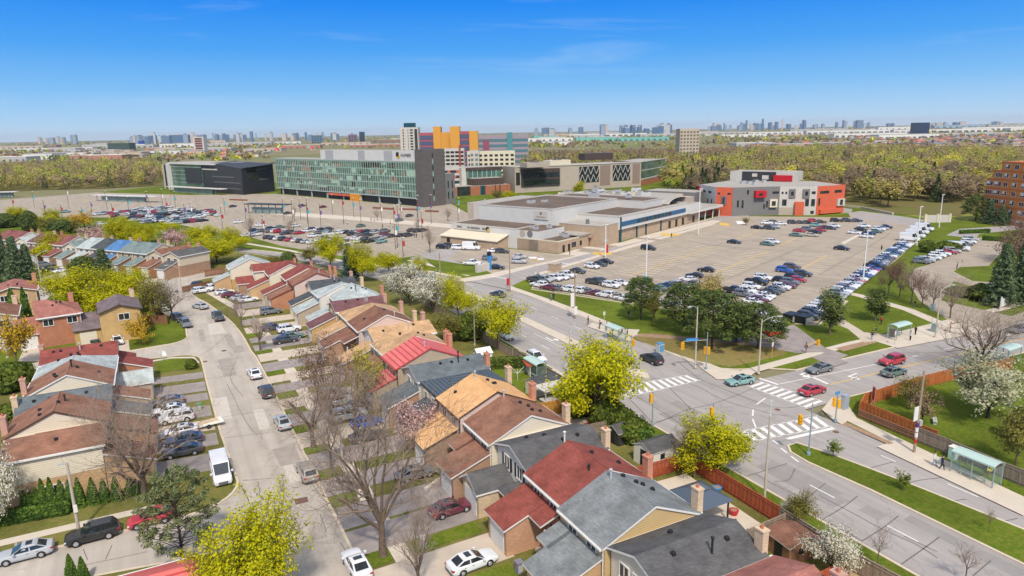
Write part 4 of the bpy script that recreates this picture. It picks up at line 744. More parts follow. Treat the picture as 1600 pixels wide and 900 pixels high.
# one by one, with their own wording: px, py, type+colour, heading, label
ONE = [(40, 871, 'ss', 181, 'silver sedan at the kerb in front of the black suv', 0), (146, 842, 'uk', 182, 'black suv at the kerb beside the grey pole', 0), (236, 817, 'hr', 182, 'red car half hidden behind the pine', 0),
 (558, 889, 'sw', 92, 'white sedan at the kerb at the bottom edge of the street', 0), (481, 744, 'uT', 91, 'tan wagon at the kerb beside the bare street trees', 0), (442, 665, 'ss', 92, 'silver sedan at the kerb below the bare tree', 0), (417, 617, 'uk', 93, 'black suv right behind the white sedan at the kerb', 0), (398, 588, 'sw', 93, 'white sedan at the kerb ahead of the black suv', 0),
 (346, 746, 'vw', -89, 'white cargo van facing downhill at the west kerb', 0), (291, 510, 'ug', -84, 'dark grey suv by the grass corner, nearer of two', 1), (279, 502, 'ud', -70, 'dark suv by the grass corner, behind its twin', 1), (313, 482, 'ss', 118, 'silver sedan driving round the bend of the street', 0), (341, 499, 'pd', -85, 'dark grey pickup truck coming down the street', 0),
 (790, 528, 'sw', -92, 'white sedan beside the yellow tree on the main road', 0), (838, 564, 'uw', -90, 'white suv driving past the green bus shelter', 0), (778, 463, 'dn'.replace('d', 's'), 104, 'navy sedan far up the main road', 0), (1018, 566, 'uk', 90, 'black suv waiting before the zebra crossing', 0), (1156, 600, 'st', 172, 'teal sedan turning across the intersection', 0), (1280, 581, 'sg', 177, 'grey sedan waiting at the crossing with white arrow', 0), (1393, 569, 'ur', 177, 'bright red suv driving along the cross road', 0), (1396, 586, 'sG', 0, 'dark green sedan next to the red suv on the cross road', 0), (1269, 615, 'sr', 2, 'red sedan leaving the intersection over the zebra crossing', 0), (1592, 519, 'sg', 175, 'grey car at the picture edge on the cross road', 0),
 (738, 887, 'sw', 4, 'white sedan with sunroof on the driveway beside the red garage roof', 0), (705, 802, 'sm', 3, 'maroon sedan on the driveway of the stone garage', 0), (650, 747, 'sg', 3, 'grey sedan on the driveway behind the big bare tree', 0), (575, 688, 'sd', 3, 'dark sedan behind the pink blossom tree trunk', 0), (574, 667, 'hb', 3, 'bright blue hatchback between the bare trees', 0), (545, 655, 'ms', 3, 'silver minivan on the driveway between the bare trees', 0), (560, 641, 'sd', 3, 'dark grey sedan beyond the silver minivan', 0), (530, 634, 'uw', 3, 'white suv parked beyond the silver minivan', 0), (524, 622, 'us', 3, 'silver suv parked beyond the white one', 0),
 (447, 536, 'sd', 2, 'dark grey sedan nearest in the pair by the clipped shrub', 0), (456, 530, 'sG', 2, 'green sedan behind the dark one by the clipped shrub', 0), (452, 519, 'uw', 2, 'white suv on the driveway by the yellow brick front', 0), (428, 516, 'sn', 2, 'navy sedan beside the white suv on the driveway', 0), (424, 491, 'ug', 2, 'grey suv alone on its driveway by the salmon garage', 0),
 (388, 472, 'sw', 4, 'white sedan lowest in the row before the red roofs', 0), (377, 469, 'ss', 6, 'silver sedan next to the lowest white one', 0), (361, 464, 'sm', 8, 'maroon sedan in the row before the red roofs', 0), (351, 460, 'sw', 10, 'white sedan behind the maroon one', 0), (350, 454, 'ug', 10, 'grey suv behind the white and maroon sedans', 0), (316, 458, 'uw', 12, 'white suv behind the walking man with umbrella', 0), (330, 455, 'pw', 12, 'white pickup truck beyond the walking man', 0), (314, 449, 'ud', 12, 'dark suv by the corner fence', 0),
 (262, 634, 'sg', 178, 'grey sedan farthest up the west driveways', 0), (264, 648, 'sw', 178, 'white sedan next to the white suv under bare branches', 0), (276, 660, 'uw', 178, 'white suv on the west driveway under bare branches', 0), (281, 681, 'sw', 178, 'white sedan below the white trailer', 0), (288, 694, 'sn', 178, 'navy sedan between white and dark sedans', 0), (286, 712, 'sd', 178, 'dark grey sedan beside the cedar hedge end', 0),
 (149, 533, 'sd', -86, 'dark sedan nosed into the cream garage door', 0), (184, 537, 'sw', -80, 'white sedan on the driveway of the beige house', 0), (86, 412, 'uw', 15, 'white suv on the driveway by the yellow maple', 1), (72, 417, 'ug', 15, 'grey suv under the yellow maple', 1), (71, 425, 'ud', 15, 'dark suv beside the street lamp in the side street', 1), (96, 426, 'sw', 210, 'white sedan in the side street before the green bush', 1), (155, 455, 'sw', 190, 'white car behind the yellow maples', 1), (258, 484, 'sw', 100, 'white sedan behind the bare corner tree', 1)]
for px, py, c, a, lb, fl in ONE:
    x, y = G(px, py); onroad = (a % 180 > 60 and a % 180 < 130 and px < 600 and px > 250) or px > 770 or (px < 300 and py > 800)
    car(TY[c[0]], CK[c[1]], (x, y, .02 if onroad else .13), math.radians(a), lb, not fl)
LA = -66.6
place([(842, 449, 'uw'), (857, 453, 'sm'), (869, 454, 'sg'), (886, 456, 'uw'), (900, 458, 'uw'), (914, 459, 'sg'), (929, 462, 'sm'), (946, 465, 'uw'), (960, 467, 'sT'), (974, 470, 'sw'), (992, 472, 'sd'), (1010, 474, 'ug'), (1030, 477, 'sw'), (1048, 480, 'us'), (1130, 485, 'us'), (1148, 484, 'sg')], LA+180, 'in the row along the grass verge', SP, det=True)
place([(839, 442, 'pd'), (852, 441, 'us'), (866, 439, 'uw'), (877, 437, 'sw'), (885, 434, 'pw'), (903, 427, 'sd'), (925, 420, 'uw'), (937, 416, 'sd'), (947, 412, 'sk'), (931, 445, 'pd'), (941, 443, 'sd'), (955, 450, 'uw'), (969, 446, 'sw')], LA, 'near the stone pier at the lot corner', SP, det=True)
place([(1027, 454, 'sG'), (1040, 450, 'sn'), (1050, 448, 'us'), (1057, 447, 'sr'), (1058, 455, 'sG'), (1072, 452, 'sw'), (1080, 448, 'ug'), (1075, 440, 'sw'), (1085, 434, 'sk'), (1103, 425, 'sk')], LA+180, 'behind the pines near the blue banner pole', SP, det=True)
place([(1192, 438, 'uw'), (1182, 445, 'pk'), (1174, 452, 'uw'), (1167, 459, 'uw'), (1160, 464, 'ug'), (1147, 459, 'pk'), (1128, 468, 'uk'), (1119, 476, 'uw')], LA, 'in the double row by the pale willow, outer side', SP, det=True)
place([(1240, 437, 'uk'), (1246, 441, 'hr'), (1234, 445, 'ug'), (1222, 443, 'uk'), (1229, 450, 'sm'), (1220, 453, 'uw'), (1212, 456, 'sg'), (1204, 460, 'sd'), (1196, 466, 'sw'), (1190, 470, 'sw'), (1184, 472, 'sm'), (1177, 476, 'sw')], LA, 'in the double row by the pale willow, aisle side', SP, det=True)
place([(1226, 426, 'ub'), (1237, 421, 'uB'), (1254, 432, 'ud'), (1013, 391, 'mk'), (1147, 381, 'sk'), (1199, 384, 'sG'), (1207, 381, 'uw'), (1315, 391, 'sk'), (1183, 358, 'sk'), (1202, 359, 'ud'), (1210, 357, 'us')], LA, 'parked apart in the open middle of the big lot', SP)
place([(1198, 351, 'uw'), (1210, 350, 'ug'), (1220, 352, 'sw'), (1239, 350, 'ud'), (1250, 350, 'sd'), (1261, 350, 'sk'), (1271, 348, 'ur'), (1282, 349, 'sd'), (1306, 347, 'uk'), (1324, 347, 'ud'), (1338, 347, 'sn')], LA+20, 'in the far row before the orange and grey building', SP)
place([(1244, 370, 'sG'), (1249, 363, 'sr'), (1268, 370, 'se'), (1262, 361, 'ug'), (1274, 365, 'sk'), (1281, 362, 'sr'), (1275, 355, 'ut'), (1289, 358, 'sm'), (1297, 359, 'sd'), (1303, 356, 'uw')], LA, 'in the cluster before the far row', SP)
place([(1335, 366, 'sw'), (1350, 356, 'uw'), (1345, 361, 'sk'), (1354, 372, 'sw'), (1358, 367, 'sn'), (1368, 364, 'sG'), (1373, 361, 'uw'), (1378, 359, 'ss'), (1384, 357, 'sk')], LA, 'in the cluster by the concrete island', SP)
# the long row nosed against the grass on the far side of the big lot
EC = 'ud uk uw uw uw ug uw sw ss us uw ug uw sw us sr uw uk sb uw uw sr sb pk ud ss us ug ud sm uw uG uk ug uw sg ss ud sw uw sw'.split()
e0, e1 = G(1262, 499), G(1415, 384)
for i, c in enumerate(EC):
    t = i/(len(EC)-1); x = e0[0]+(e1[0]-e0[0])*t; y = e0[1]+(e1[1]-e0[1])*t; mid = (len(EC)//3)
    wh = 'in the row by the grass, pines end' if i < 14 else ('in the row by the grass, next to the tall pole' if i < 27 else 'in the row by the grass, trucks end')
    car(TY[c[0]], CK[c[1]], (x, y, .13), math.radians(LA+random.uniform(-2, 2)), row_label(CK[c[1]], TY[c[0]], wh), i < 26, SP)
for i, (px, py) in enumerate(((1421, 377), (1430, 372), (1436, 366), (1444, 361))): x, y = G(px, py); r = car('van', 'white', (x, y, .13), math.radians(LA), f'white cargo van, {ORD[i]} of four at the end of the row', False, 'vans by the grass'); r.scale = (1.1, 1.1, 1.15)
place([(1439, 412, 'ug'), (1447, 410, 'us'), (1457, 406, 'sw'), (1464, 403, 'uw'), (1472, 400, 'uw'), (1482, 397, 'sr'), (1487, 395, 'ms'), (1497, 392, 'vw'), (1502, 388, 'ss'), (1508, 384, 'sg'), (1513, 381, 'uw'), (1516, 377, 'us')], LA+6, 'by the brick apartments', SP)
place([(738, 415, 'pw'), (765, 407, 'ug'), (776, 421, 'sk'), (811, 412, 'us'), (812, 404, 'ss'), (772, 395, 'sw'), (785, 396, 'ud'), (737, 391, 'vw'), (717, 390, 'mw'), (692, 389, 'uk'), (702, 387, 'ud')], -40, 'in the small lot by the gym', SP)
place([(373, 349, 'sw'), (407, 354, 'sw'), (424, 360, 'uk'), (438, 357, 'sG'), (462, 355, 'sw'), (400, 369, 'uw'), (385, 370, 'sw'), (446, 367, 'sd'), (465, 366, 'sg'), (480, 363, 'sw'), (490, 361, 'ud'), (498, 361, 'sw'), (490, 371, 'sw')], 20, 'in the left lot by the bare trees', SP)
place([(419, 373, 'sd'), (427, 374, 'sn'), (435, 375, 'sw'), (443, 376, 'ud'), (453, 377, 'sr'), (463, 378, 'sw'), (470, 379, 'sd'), (478, 380, 'ss'), (487, 381, 'sw')], 40, 'in the row above the long lawn strip', SP)
place([(564, 355, 'sG'), (514, 360, 'sd'), (503, 361, 'sk'), (512, 368, 'sw'), (523, 372, 'uw'), (533, 366, 'uw'), (537, 376, 'sw'), (525, 377, 'sg'), (550, 368, 'ud'), (556, 375, 'sw'), (562, 369, 'sg'), (575, 364, 'sw'), (585, 366, 'ss'), (575, 370, 'ud'), (572, 377, 'ud'), (589, 377, 'ug'), (597, 374, 'ss'), (601, 368, 'sm'), (612, 371, 'sd'), (627, 370, 'sd'), (638, 370, 'ud'), (643, 362, 'sd'), (652, 363, 'ud'), (661, 362, 'sd'), (528, 382, 'sw'), (537, 384, 'uw'), (508, 374, 'sn'), (500, 378, 'sw')], 30, 'in the lot before the glass building', SP)
place([(312, 336, 'sd'), (325, 337, 'sw'), (335, 337, 'sG'), (342, 338, 'sw'), (364, 324, 'sn'), (450, 335, 'sd'), (472, 323, 'sd'), (505, 325, 'sm'), (624, 346, 'sG'), (640, 339, 'sd')], 35, 'on the campus loop road', SP)
# the far left lot: too small to tell apart one by one
car('sedan', 'white', (0, 0, -90), 0, 'x', False) if 'sedan' not in CAR_S else None
fb = MB(); fm = [PAINT[k] for k in ('white', 'silver', 'grey', 'black', 'dark', 'navy', 'red', 'teal')]; fo = len(fm); fm += [CGLASS, RUB]
def add_car(ty, p, ang, ci):
    me = CAR_S[ty].data; ca, sa = math.cos(ang), math.sin(ang); i = len(fb.v); fb.v += [(p[0]+v.co.x*ca-v.co.y*sa, p[1]+v.co.x*sa+v.co.y*ca, .14+v.co.z) for v in me.vertices]
    nm = [m.name for m in me.materials]
    for f in me.polygons: n_ = nm[f.material_index]; fb.f.append(tuple(i+k for k in f.vertices)); fb.m.append(ci if n_.startswith('car_paint') else (fo if 'glass' in n_ else fo+1))
for (a, c, n) in (((150, 337), (262, 325), 18), ((180, 339), (300, 328), 24), ((205, 342), (330, 331), 26), ((205, 347), (330, 334), 24), ((225, 350), (318, 340), 18), ((160, 352), (185, 353), 5), ((95, 333), (112, 332), 4), ((258, 352), (320, 346), 10), ((196, 333), (255, 327), 10), ((398, 362), (470, 366), 8), ((500, 366), (600, 364), 12), ((520, 379), (600, 380), 9)):
    p, q = G(*a), G(*c)
    for i in range(n):
        if random.random() < .12: continue
        t = i/(n-1); add_car(random.choice(('sedan', 'suv')), (p[0]+(q[0]-p[0])*t+random.uniform(-1, 1), p[1]+(q[1]-p[1])*t+random.uniform(-1, 1)), math.radians(30+random.uniform(-4, 4)), random.choice((0, 0, 0, 1, 1, 2, 3, 4, 4, 5, 6, 7)))
o = fb.build('far_parked_cars', fm); o['kind'] = 'stuff'; o['label'] = 'rows of far parked cars in the left lots'
# city bus on its lane
bx_, by_ = G(1213, 528); cx_, cy_ = G(1180, 507); ba_ = math.atan2(by_-cy_, bx_-cx_)
t = thing('city_bus', (bx_-math.cos(ba_)*6, by_-math.sin(ba_)*6, .13), ba_, 'white city bus with dark windows and red skirt behind the pines', 'bus'); k = MB(); k.box(-6, 6, -1.27, 1.27, .35, 3.1); k.box(-5.6, 5.4, -1.0, 1.0, 3.1, 3.3); k.build('body', paint(226, 226, 228), t)
for s in (-1, 1): k = MB(); k.box(-5.7, 5.2, s*1.29-.015, s*1.29+.015, 1.35, 2.6); k.build('side_window', CGLASS, t); k = MB(); k.box(-6.02, 6.02, s*1.3-.02, s*1.3+.02, .35, 1.15); k.build('skirt', mat('bus_red', (.55, .04, .02), .4), t)
k = MB(); k.box(6, 6.05, -1.2, 1.2, 1.2, 2.9); k.build('windshield', CGLASS, t); k = MB(); k.box(6, 6.06, -1.26, 1.26, .35, 1.15); k.build('front_panel', mat('bus_red', (.55, .04, .02), .4), t); k = MB(); k.box(-5.3, -2, -1.05, 1.05, 3.3, 3.5); k.build('roof_unit', paint(205, 205, 208), t)
for x in (-3.6, 3.6):
    for s in (-1, 1): k = MB(); k.tube((x, s*1.1, .48), (x, s*1.31, .48), .48, .48, 14); k.build('wheel', RUB, t)
# parked goods: the white trailer and the loaded sedan's bags stay with the driveways
t = thing('utility_trailer', (*G(322, 668), .13), math.radians(188), 'flat white trailer loaded with boards on the west driveway', 'trailer'); k = MB(); k.box(-2.2, 2.2, -.95, .95, .45, .62); k.build('bed', paint(240, 238, 230), t); k = MB(); k.tube((2.2, 0, .5), (3.6, 0, .45), .06); k.build('drawbar', DARK, t)
for s in (-1, 1): k = MB(); k.tube((-.2, s*.98, .3), (-.2, s*1.15, .3), .3, .3, 12); k.build('wheel', RUB, t)
k = MB(); k.box(-1.6, 1.9, -.5, .5, .62, .8); k.build('board_load', mat('boards', C(214, 190, 160), .8, noise=.2, nscale=2), t)
# ------------------------------------------------------------------ trees
def tubes_np(S, n=4):
    """S: rows p0(3) p1(3) r0 r1 -> verts, quads"""
    S = np.asarray(S, float); p0, p1, r0, r1 = S[:, 0:3], S[:, 3:6], S[:, 6], S[:, 7]; d = p1-p0; d /= np.linalg.norm(d, axis=1, keepdims=True)+1e-9
    ref = np.where(np.abs(d[:, 2:3]) < .9, np.array([[0, 0, 1.]]), np.array([[1., 0, 0]])); a = np.cross(d, ref); a /= np.linalg.norm(a, axis=1, keepdims=True); b = np.cross(d, a)
    t = np.arange(n)*2*np.pi/n; ca, sa = np.cos(t), np.sin(t); ring = a[:, None, :]*ca[None, :, None]+b[:, None, :]*sa[None, :, None]
    V = np.concatenate([p0[:, None, :]+ring*r0[:, None, None], p1[:, None, :]+ring*r1[:, None, None]], axis=1).reshape(-1, 3)
    k = np.arange(n); q = np.stack([k, (k+1) % n, n+(k+1) % n, n+k], 1); F = (np.arange(len(S))*2*n)[:, None, None]+q[None]; return V, F.reshape(-1, 4)
def quads_np(P, N, s, asp=1.0, rng=RNG, along=None):
    """leaf-sized quads at points P facing N; along = long direction"""
    m = len(P); N = N/(np.linalg.norm(N, axis=1, keepdims=True)+1e-9); r = rng.normal(size=(m, 3)) if along is None else along+rng.normal(size=(m, 3))*.25
    a = r-N*np.sum(r*N, 1, keepdims=True); a /= np.linalg.norm(a, axis=1, keepdims=True)+1e-9; b = np.cross(N, a); s = np.broadcast_to(np.asarray(s, float), (m,))[:, None]*rng.uniform(.65, 1.35, (m, 1))
    A, B = a*s*.5, b*s*.5*asp; V = np.stack([P-A-B, P+A-B*.6, P+A*1.1+B, P-A*.7+B], 1).reshape(-1, 3); return V, np.arange(4*m).reshape(-1, 4)
def skeleton(rng, H, R, th, nl, kids, up=.1, rt=None, ang=(28, 62), jit=.16):
    """trunk, limbs, branches and twigs within a crown H tall and R wide; returns segments (with level) and twig tips"""
    S, T = [], []; rt = rt or H*.022
    def grow(p, d, L, r, l):
        n = 4 if l < 2 else 3; 
        for i in range(n):
            d = d+rng.normal(0, jit*(.35 if l == 0 else 1), 3); d[2] += up*(1 if l else .2); d /= np.linalg.norm(d); q = p+d*L/n; r2 = r*.8
            S.append((*p, *q, r, r2, l)); p, r = q, r2
            if l < len(kids):
                if l == 0: continue
                for _ in range(kids[l] if i else max(0, kids[l]-1)):
                    e = rng.normal(size=3); e -= d*e.dot(d); e /= np.linalg.norm(e)+1e-9; a = math.radians(rng.uniform(25, 60)); c = d*math.cos(a)+e*math.sin(a)
                    grow(p, c, L*rng.uniform(.42, .68), r*.62, l+1)
        T.append((*p, *d, l))
    p = np.zeros(3); d = np.array([0, 0, 1.]); n = 4; pts = [p]; r = rt
    for i in range(n): q = p+(d+rng.normal(0, .05, 3)*np.array([1, 1, 0]))*th/n; S.append((*p, *q, r*(1.25 if i == 0 else 1), r*.94, 0)); p, r = q, r*.94
    for k in range(nl):
        az = 2*math.pi*(k+rng.uniform(-.3, .3))/nl; a = math.radians(rng.uniform(*ang)) if k else math.radians(8); d = np.array([math.sin(a)*math.cos(az), math.sin(a)*math.sin(az), math.cos(a)])
        L = min(R/max(.15, math.sin(a)), (H-th)/max(.2, math.cos(a)))*rng.uniform(.78, .98); grow(p-np.array([0, 0, rng.uniform(0, th*.22)]), d, L, r*rng.uniform(.5, .68), 1)
    S, T = np.array(S), np.array(T); rad = np.percentile(np.hypot(T[:, 0], T[:, 1]), 92); kx = R*.95/rad; kz = (H*.97-th)/(np.percentile(T[:, 2], 98)-th)
    for A in (S[:, 0:3], S[:, 3:6], T[:, 0:3]): A[:, :2] *= np.where(A[:, 2:3] > th*.8, kx, 1); A[:, 2] = np.where(A[:, 2] > th, th+(A[:, 2]-th)*kz, A[:, 2])
    return S, T
BARK = mat('bark', C(112, 96, 82), .95, noise=.3, nscale=5); BARK_D = mat('bark_dark', C(78, 66, 58), .95, noise=.3, nscale=5); TWIG = mat('twigs', C(164, 144, 126), .95, rnd=.12); TWIG_P = mat('copper_twigs', C(142, 106, 92), .95, rnd=.1)
def leafm(n, c, k=1., t=.45, rnd=.08): return mat('leaf_'+n, tuple(min(.85, v*k*1.35) for v in C(*c)), .7, spec=.15, trans=t, rnd=rnd)
LF = {'cream': [leafm('cream_a', (218, 214, 184), .8), leafm('cream_b', (190, 190, 146), .8), leafm('cream_c', (148, 154, 100), .8)], 'faint': [leafm('faint_a', (190, 158, 130), .8), leafm('faint_b', (160, 138, 104), .8), leafm('faint_c', (136, 130, 84), .8)], 'maple': [leafm('maple_a', (220, 212, 34), .8), leafm('maple_b', (186, 188, 28), .8), leafm('maple_c', (132, 146, 34), .8)], 'gold': [leafm('gold_a', (226, 190, 50), .8), leafm('gold_b', (200, 164, 50), .8), leafm('gold_c', (160, 134, 60), .8)],
      'blossom': [leafm('bloss_a', (242, 236, 222), .85), leafm('bloss_b', (218, 210, 186), .8), leafm('bloss_c', (150, 150, 94), .75)], 'pink': [leafm('pink_a', (232, 200, 196), .9), leafm('pink_b', (206, 166, 164), .9), leafm('pink_c', (150, 124, 108), .9)],
      'pine': [leafm('pine_a', (112, 122, 62), .9, .3), leafm('pine_b', (88, 104, 52), .9, .3), leafm('pine_c', (64, 80, 44), .9, .3)], 'lpine': [leafm('lpine_a', (150, 152, 104), .9, .3), leafm('lpine_b', (116, 126, 82), .9, .3), leafm('lpine_c', (86, 100, 64), .9, .3)],
      'spruce': [leafm('spruce_a', (120, 136, 96), .9, .3), leafm('spruce_b', (94, 112, 76), .9, .3), leafm('spruce_c', (66, 84, 58), .9, .3)], 'blue': [leafm('blue_a', (104, 124, 114), .8, .2), leafm('blue_b', (78, 100, 92), .8, .2), leafm('blue_c', (50, 70, 64), .8, .2)],
      'cedar': [leafm('cedar_a', (118, 142, 58), .9, .3), leafm('cedar_b', (90, 120, 46), .9, .3), leafm('cedar_c', (64, 90, 40), .9, .3)], 'bush': [leafm('bush_a', (136, 150, 60), .8), leafm('bush_b', (106, 124, 52), .8), leafm('bush_c', (84, 98, 46), .8)], 'olive': [leafm('olive_a', (158, 152, 70), .8), leafm('olive_b', (130, 126, 64), .8), leafm('olive_c', (104, 98, 58), .8)],
      'willow': [leafm('wil_a', (206, 190, 116), .85), leafm('wil_b', (184, 164, 104), .85), leafm('wil_c', (150, 134, 90), .85)], 'brown': [leafm('brn_a', (152, 126, 108), .85, .3), leafm('brn_b', (134, 110, 94), .85, .3), leafm('brn_c', (114, 96, 80), .85, .3)], 'yellow': [leafm('yel_a', (216, 206, 60), .8), leafm('yel_b', (186, 180, 60), .8), leafm('yel_c', (150, 146, 60), .8)]}
PROTO = {}
def store(key, name, cat, parts):
    t = thing(name, (0, 0, -500)); t['category'] = cat
    for nm, V, F, ms, mi in parts: np_mesh(nm, V, F, ms, mi, t)
    PROTO[key] = (t, None); return t
def leaves_on(rng, S, T, n, s, spread, minl=2, asp=.8):
    X = np.concatenate([T[:, :3], S[S[:, 8] >= minl][:, 3:6]]); i = rng.integers(0, len(X), n); P = X[i]+rng.normal(0, spread, (n, 3)); ctr = np.array([0, 0, X[:, 2].mean()*.9]); OU = P-ctr; OU /= np.linalg.norm(OU, axis=1, keepdims=True)+1e-6; N = rng.normal(size=(n, 3))*.55+OU*.7+np.array([0, 0, .7]); V, F = quads_np(P, N, s, asp, rng); return V, F
def broadleaf(key, seed, H=10., R=4.5, th=2.2, nl=8, kids=(0, 2, 2), n=14000, s=.2, spread=.42, leaf='maple', up=.12, bark=BARK, name='maple_tree', cat='tree', ang=(20, 62), wt=(.55, .32, .13)):
    rng = np.random.default_rng(seed); S, T = skeleton(rng, H*.97, R*.97, th, nl, kids, up, ang=ang); big = S[S[:, 8] < 2]; sm = S[S[:, 8] >= 2]; V1, F1 = tubes_np(big, 6); V2, F2 = tubes_np(np.c_[sm[:, :6], np.maximum(sm[:, 6:8], .018), sm[:, 8]], 3)
    Vl, Fl = leaves_on(rng, S, T, n, s, spread); mi = rng.choice(3, len(Fl), p=wt)
    return store(key, name, cat, [('trunk', np.r_[V1, V2], np.r_[F1, F2+len(V1)], [bark], None), ('crown', Vl, Fl, LF[leaf], mi)])
def bare(key, seed, H=10., R=5., th=2.4, nl=7, kids=(0, 2, 2, 2), up=.10, bark=BARK, twig=TWIG, buds=None, nb=0, name='bare_tree', ang=(25, 68), rt=None):
    rng = np.random.default_rng(seed); S, T = skeleton(rng, H, R, th, nl, kids, up, ang=ang, rt=rt); a = S[S[:, 8] < 2]; b = S[S[:, 8] >= 2]; V1, F1 = tubes_np(a, 6); V2, F2 = tubes_np(np.c_[b[:, :6], np.clip(b[:, 6:8], .008, .07), b[:, 8]], 3)
    parts = [('trunk', V1, F1, [bark], None), ('branches', V2, F2, [twig], None)]
    if buds: Vl, Fl = leaves_on(rng, S, T, nb, .16, .18, 3); parts.append(('crown', Vl, Fl, LF[buds], rng.choice(3, len(Fl))))
    return store(key, name, 'tree', parts)
def clumps(key, seed, H, R, leaf, n=70, m=70, s=.42, asp=.28, base=.25, name='pine_tree', shape='pine', cr=.8):
    """conifer of needle clumps on tiered branches"""
    rng = np.random.default_rng(seed); S = [(0, 0, 0, 0, 0, H*.94, H*.018, H*.004)]; P = []; N = []
    for i in range(n):
        t = (i+rng.uniform(0, 1))/n; z = H*(base+(1-base)*t); k = (1-t) if shape == 'cone' else math.sqrt(max(.02, 1-(abs(t-.38)/.64)**2)); rr = R*k*rng.uniform(.55, 1.0); az = i*2.4+rng.uniform(-.3, .3)
        c = np.array([rr*math.cos(az), rr*math.sin(az), z-(.12*rr if shape == 'cone' else -.12*rr)]); S.append((0, 0, z-.25*rr*(0 if shape == 'cone' else 1), *c, .05, .02))
        for j in range(2 if shape == 'cone' else 1):
            cc = c*(1 if j == 0 else np.array([.5, .5, 1])); g = rng.normal(size=(m, 3)); g *= (rng.uniform(.2, 1, (m, 1))**.5)*cr*(R/3.2)/np.linalg.norm(g, axis=1, keepdims=True); g[:, 2] *= .55; P.append(cc+g); N.append(g+np.array([0, 0, .5])+rng.normal(0, .3, g.shape))
    P = np.concatenate(P); N = np.concatenate(N); al = np.cross(N, rng.normal(size=N.shape)); V, F = quads_np(P, N, s, asp, rng, al); Vt, Ft = tubes_np(S, 5)
    return store(key, name, 'tree', [('trunk', Vt, Ft, [BARK_D], None), ('crown', V, F, LF[leaf], rng.choice(3, len(F), p=(.3, .4, .3)))])
def bushy(key, seed, H, R, leaf, n=1500, s=.22, shape='round', name='shrub', cat='shrub', asp=.8):
    """dense shrub or clipped cedar: leaf quads on and under an uneven outline, with a dark core"""
    rng = np.random.default_rng(seed); t = rng.uniform(0, 1, n); az = rng.uniform(0, 2*np.pi, n); lump = 1+.13*np.sin(az*3+seed)+.1*np.sin(az*5+t*9)
    if shape == 'cone': r = R*(1-t)**.75*lump; z = H*t
    elif shape == 'box': r = None
    else: th_ = np.arccos(1-1.8*t); r = R*np.sin(th_)*lump; z = H*.48+H*.52*np.cos(th_)*(.9+.1*lump)
    if shape == 'box':
        P = rng.uniform(-1, 1, (n, 3)); ax = rng.integers(0, 3, n); P[np.arange(n), ax] = np.sign(P[np.arange(n), ax])*rng.uniform(.9, 1.05, n); N = P.copy(); P = P*np.array([R, .5, H/2])+np.array([0, 0, H/2]); P[:, 2] = np.abs(P[:, 2])
        core = MB(); core.box(-R*.93, R*.93, -.42, .42, 0, H*.93)
    else:
        u = rng.uniform(.8, 1.02, n); P = np.stack([r*u*np.cos(az), r*u*np.sin(az), z], 1); N = np.stack([np.cos(az), np.sin(az), np.full(n, .5)], 1); core = MB()
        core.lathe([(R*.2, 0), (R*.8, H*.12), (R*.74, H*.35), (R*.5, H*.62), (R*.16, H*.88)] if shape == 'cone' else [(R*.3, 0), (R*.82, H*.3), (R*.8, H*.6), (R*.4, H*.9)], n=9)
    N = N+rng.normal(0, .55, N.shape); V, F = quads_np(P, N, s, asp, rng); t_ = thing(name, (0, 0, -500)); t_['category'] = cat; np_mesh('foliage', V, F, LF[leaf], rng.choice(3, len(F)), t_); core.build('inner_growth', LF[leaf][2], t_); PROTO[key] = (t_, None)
broadleaf('maple1', 1); broadleaf('maple2', 2, H=10.5, R=5, nl=9, ang=(25, 70)); broadleaf('maple3', 3, H=10, R=4.2, th=1.6, nl=10, n=34000, s=.15, spread=.28, ang=(12, 66), kids=(0, 3, 2))
broadleaf('maple4', 11, H=10, R=4.4, th=3.6, nl=9, n=9000, ang=(25, 75)); broadleaf('cream', 12, H=6, R=3.4, th=1.2, nl=9, n=8000, s=.15, spread=.26, leaf='cream', bark=BARK_D, name='blossom_tree'); broadleaf('faint', 13, H=5, R=2.8, th=1.1, nl=8, n=1500, s=.16, spread=.24, leaf='faint', bark=BARK_D, name='budding_tree')
broadleaf('gold', 4, H=5, R=2.6, th=1.2, nl=8, n=2000, s=.2, spread=.22, leaf='gold', name='golden_tree'); broadleaf('blossom', 5, H=6, R=3.4, th=1.2, nl=9, n=8000, s=.15, spread=.24, leaf='blossom', bark=BARK_D, name='blossom_tree', wt=(.5, .3, .2))
broadleaf('pink', 6, H=5, R=2.8, th=1.1, nl=8, n=3000, s=.18, spread=.26, leaf='pink', bark=BARK_D, name='blossom_tree'); broadleaf('olive', 7, H=9, R=4, n=3600, s=.24, leaf='olive', name='budding_tree'); broadleaf('yellow', 8, H=6, R=2.6, th=1, nl=9, n=2600, s=.2, spread=.25, leaf='yellow', name='budding_tree', ang=(10, 45))
broadleaf('willow', 9, H=7, R=3, th=.8, nl=11, n=4200, s=.26, spread=.3, leaf='willow', name='willow_tree', ang=(5, 48)); broadleaf('poplar', 10, H=8, R=2.6, th=1.2, nl=9, n=5200, s=.24, spread=.3, leaf='pine', name='evergreen_oak', ang=(5, 55))
bare('bare1', 21); bare('bare2', 22, H=10.5, R=6, nl=8, kids=(0, 2, 3, 2), th=2.0, rt=.28); bare('bare3', 23, H=8, R=3.2, nl=7, ang=(15, 50)); bare('copper', 24, H=8, R=3.8, nl=8, twig=TWIG_P, buds='brown', nb=1500); bare('vase', 25, H=8, R=5, th=1.4, nl=9, ang=(18, 60), kids=(0, 2, 2, 2), rt=.26); bare('sapling', 26, H=4, R=1.1, th=1.4, nl=6, kids=(0, 2, 2), ang=(15, 45), rt=.05)
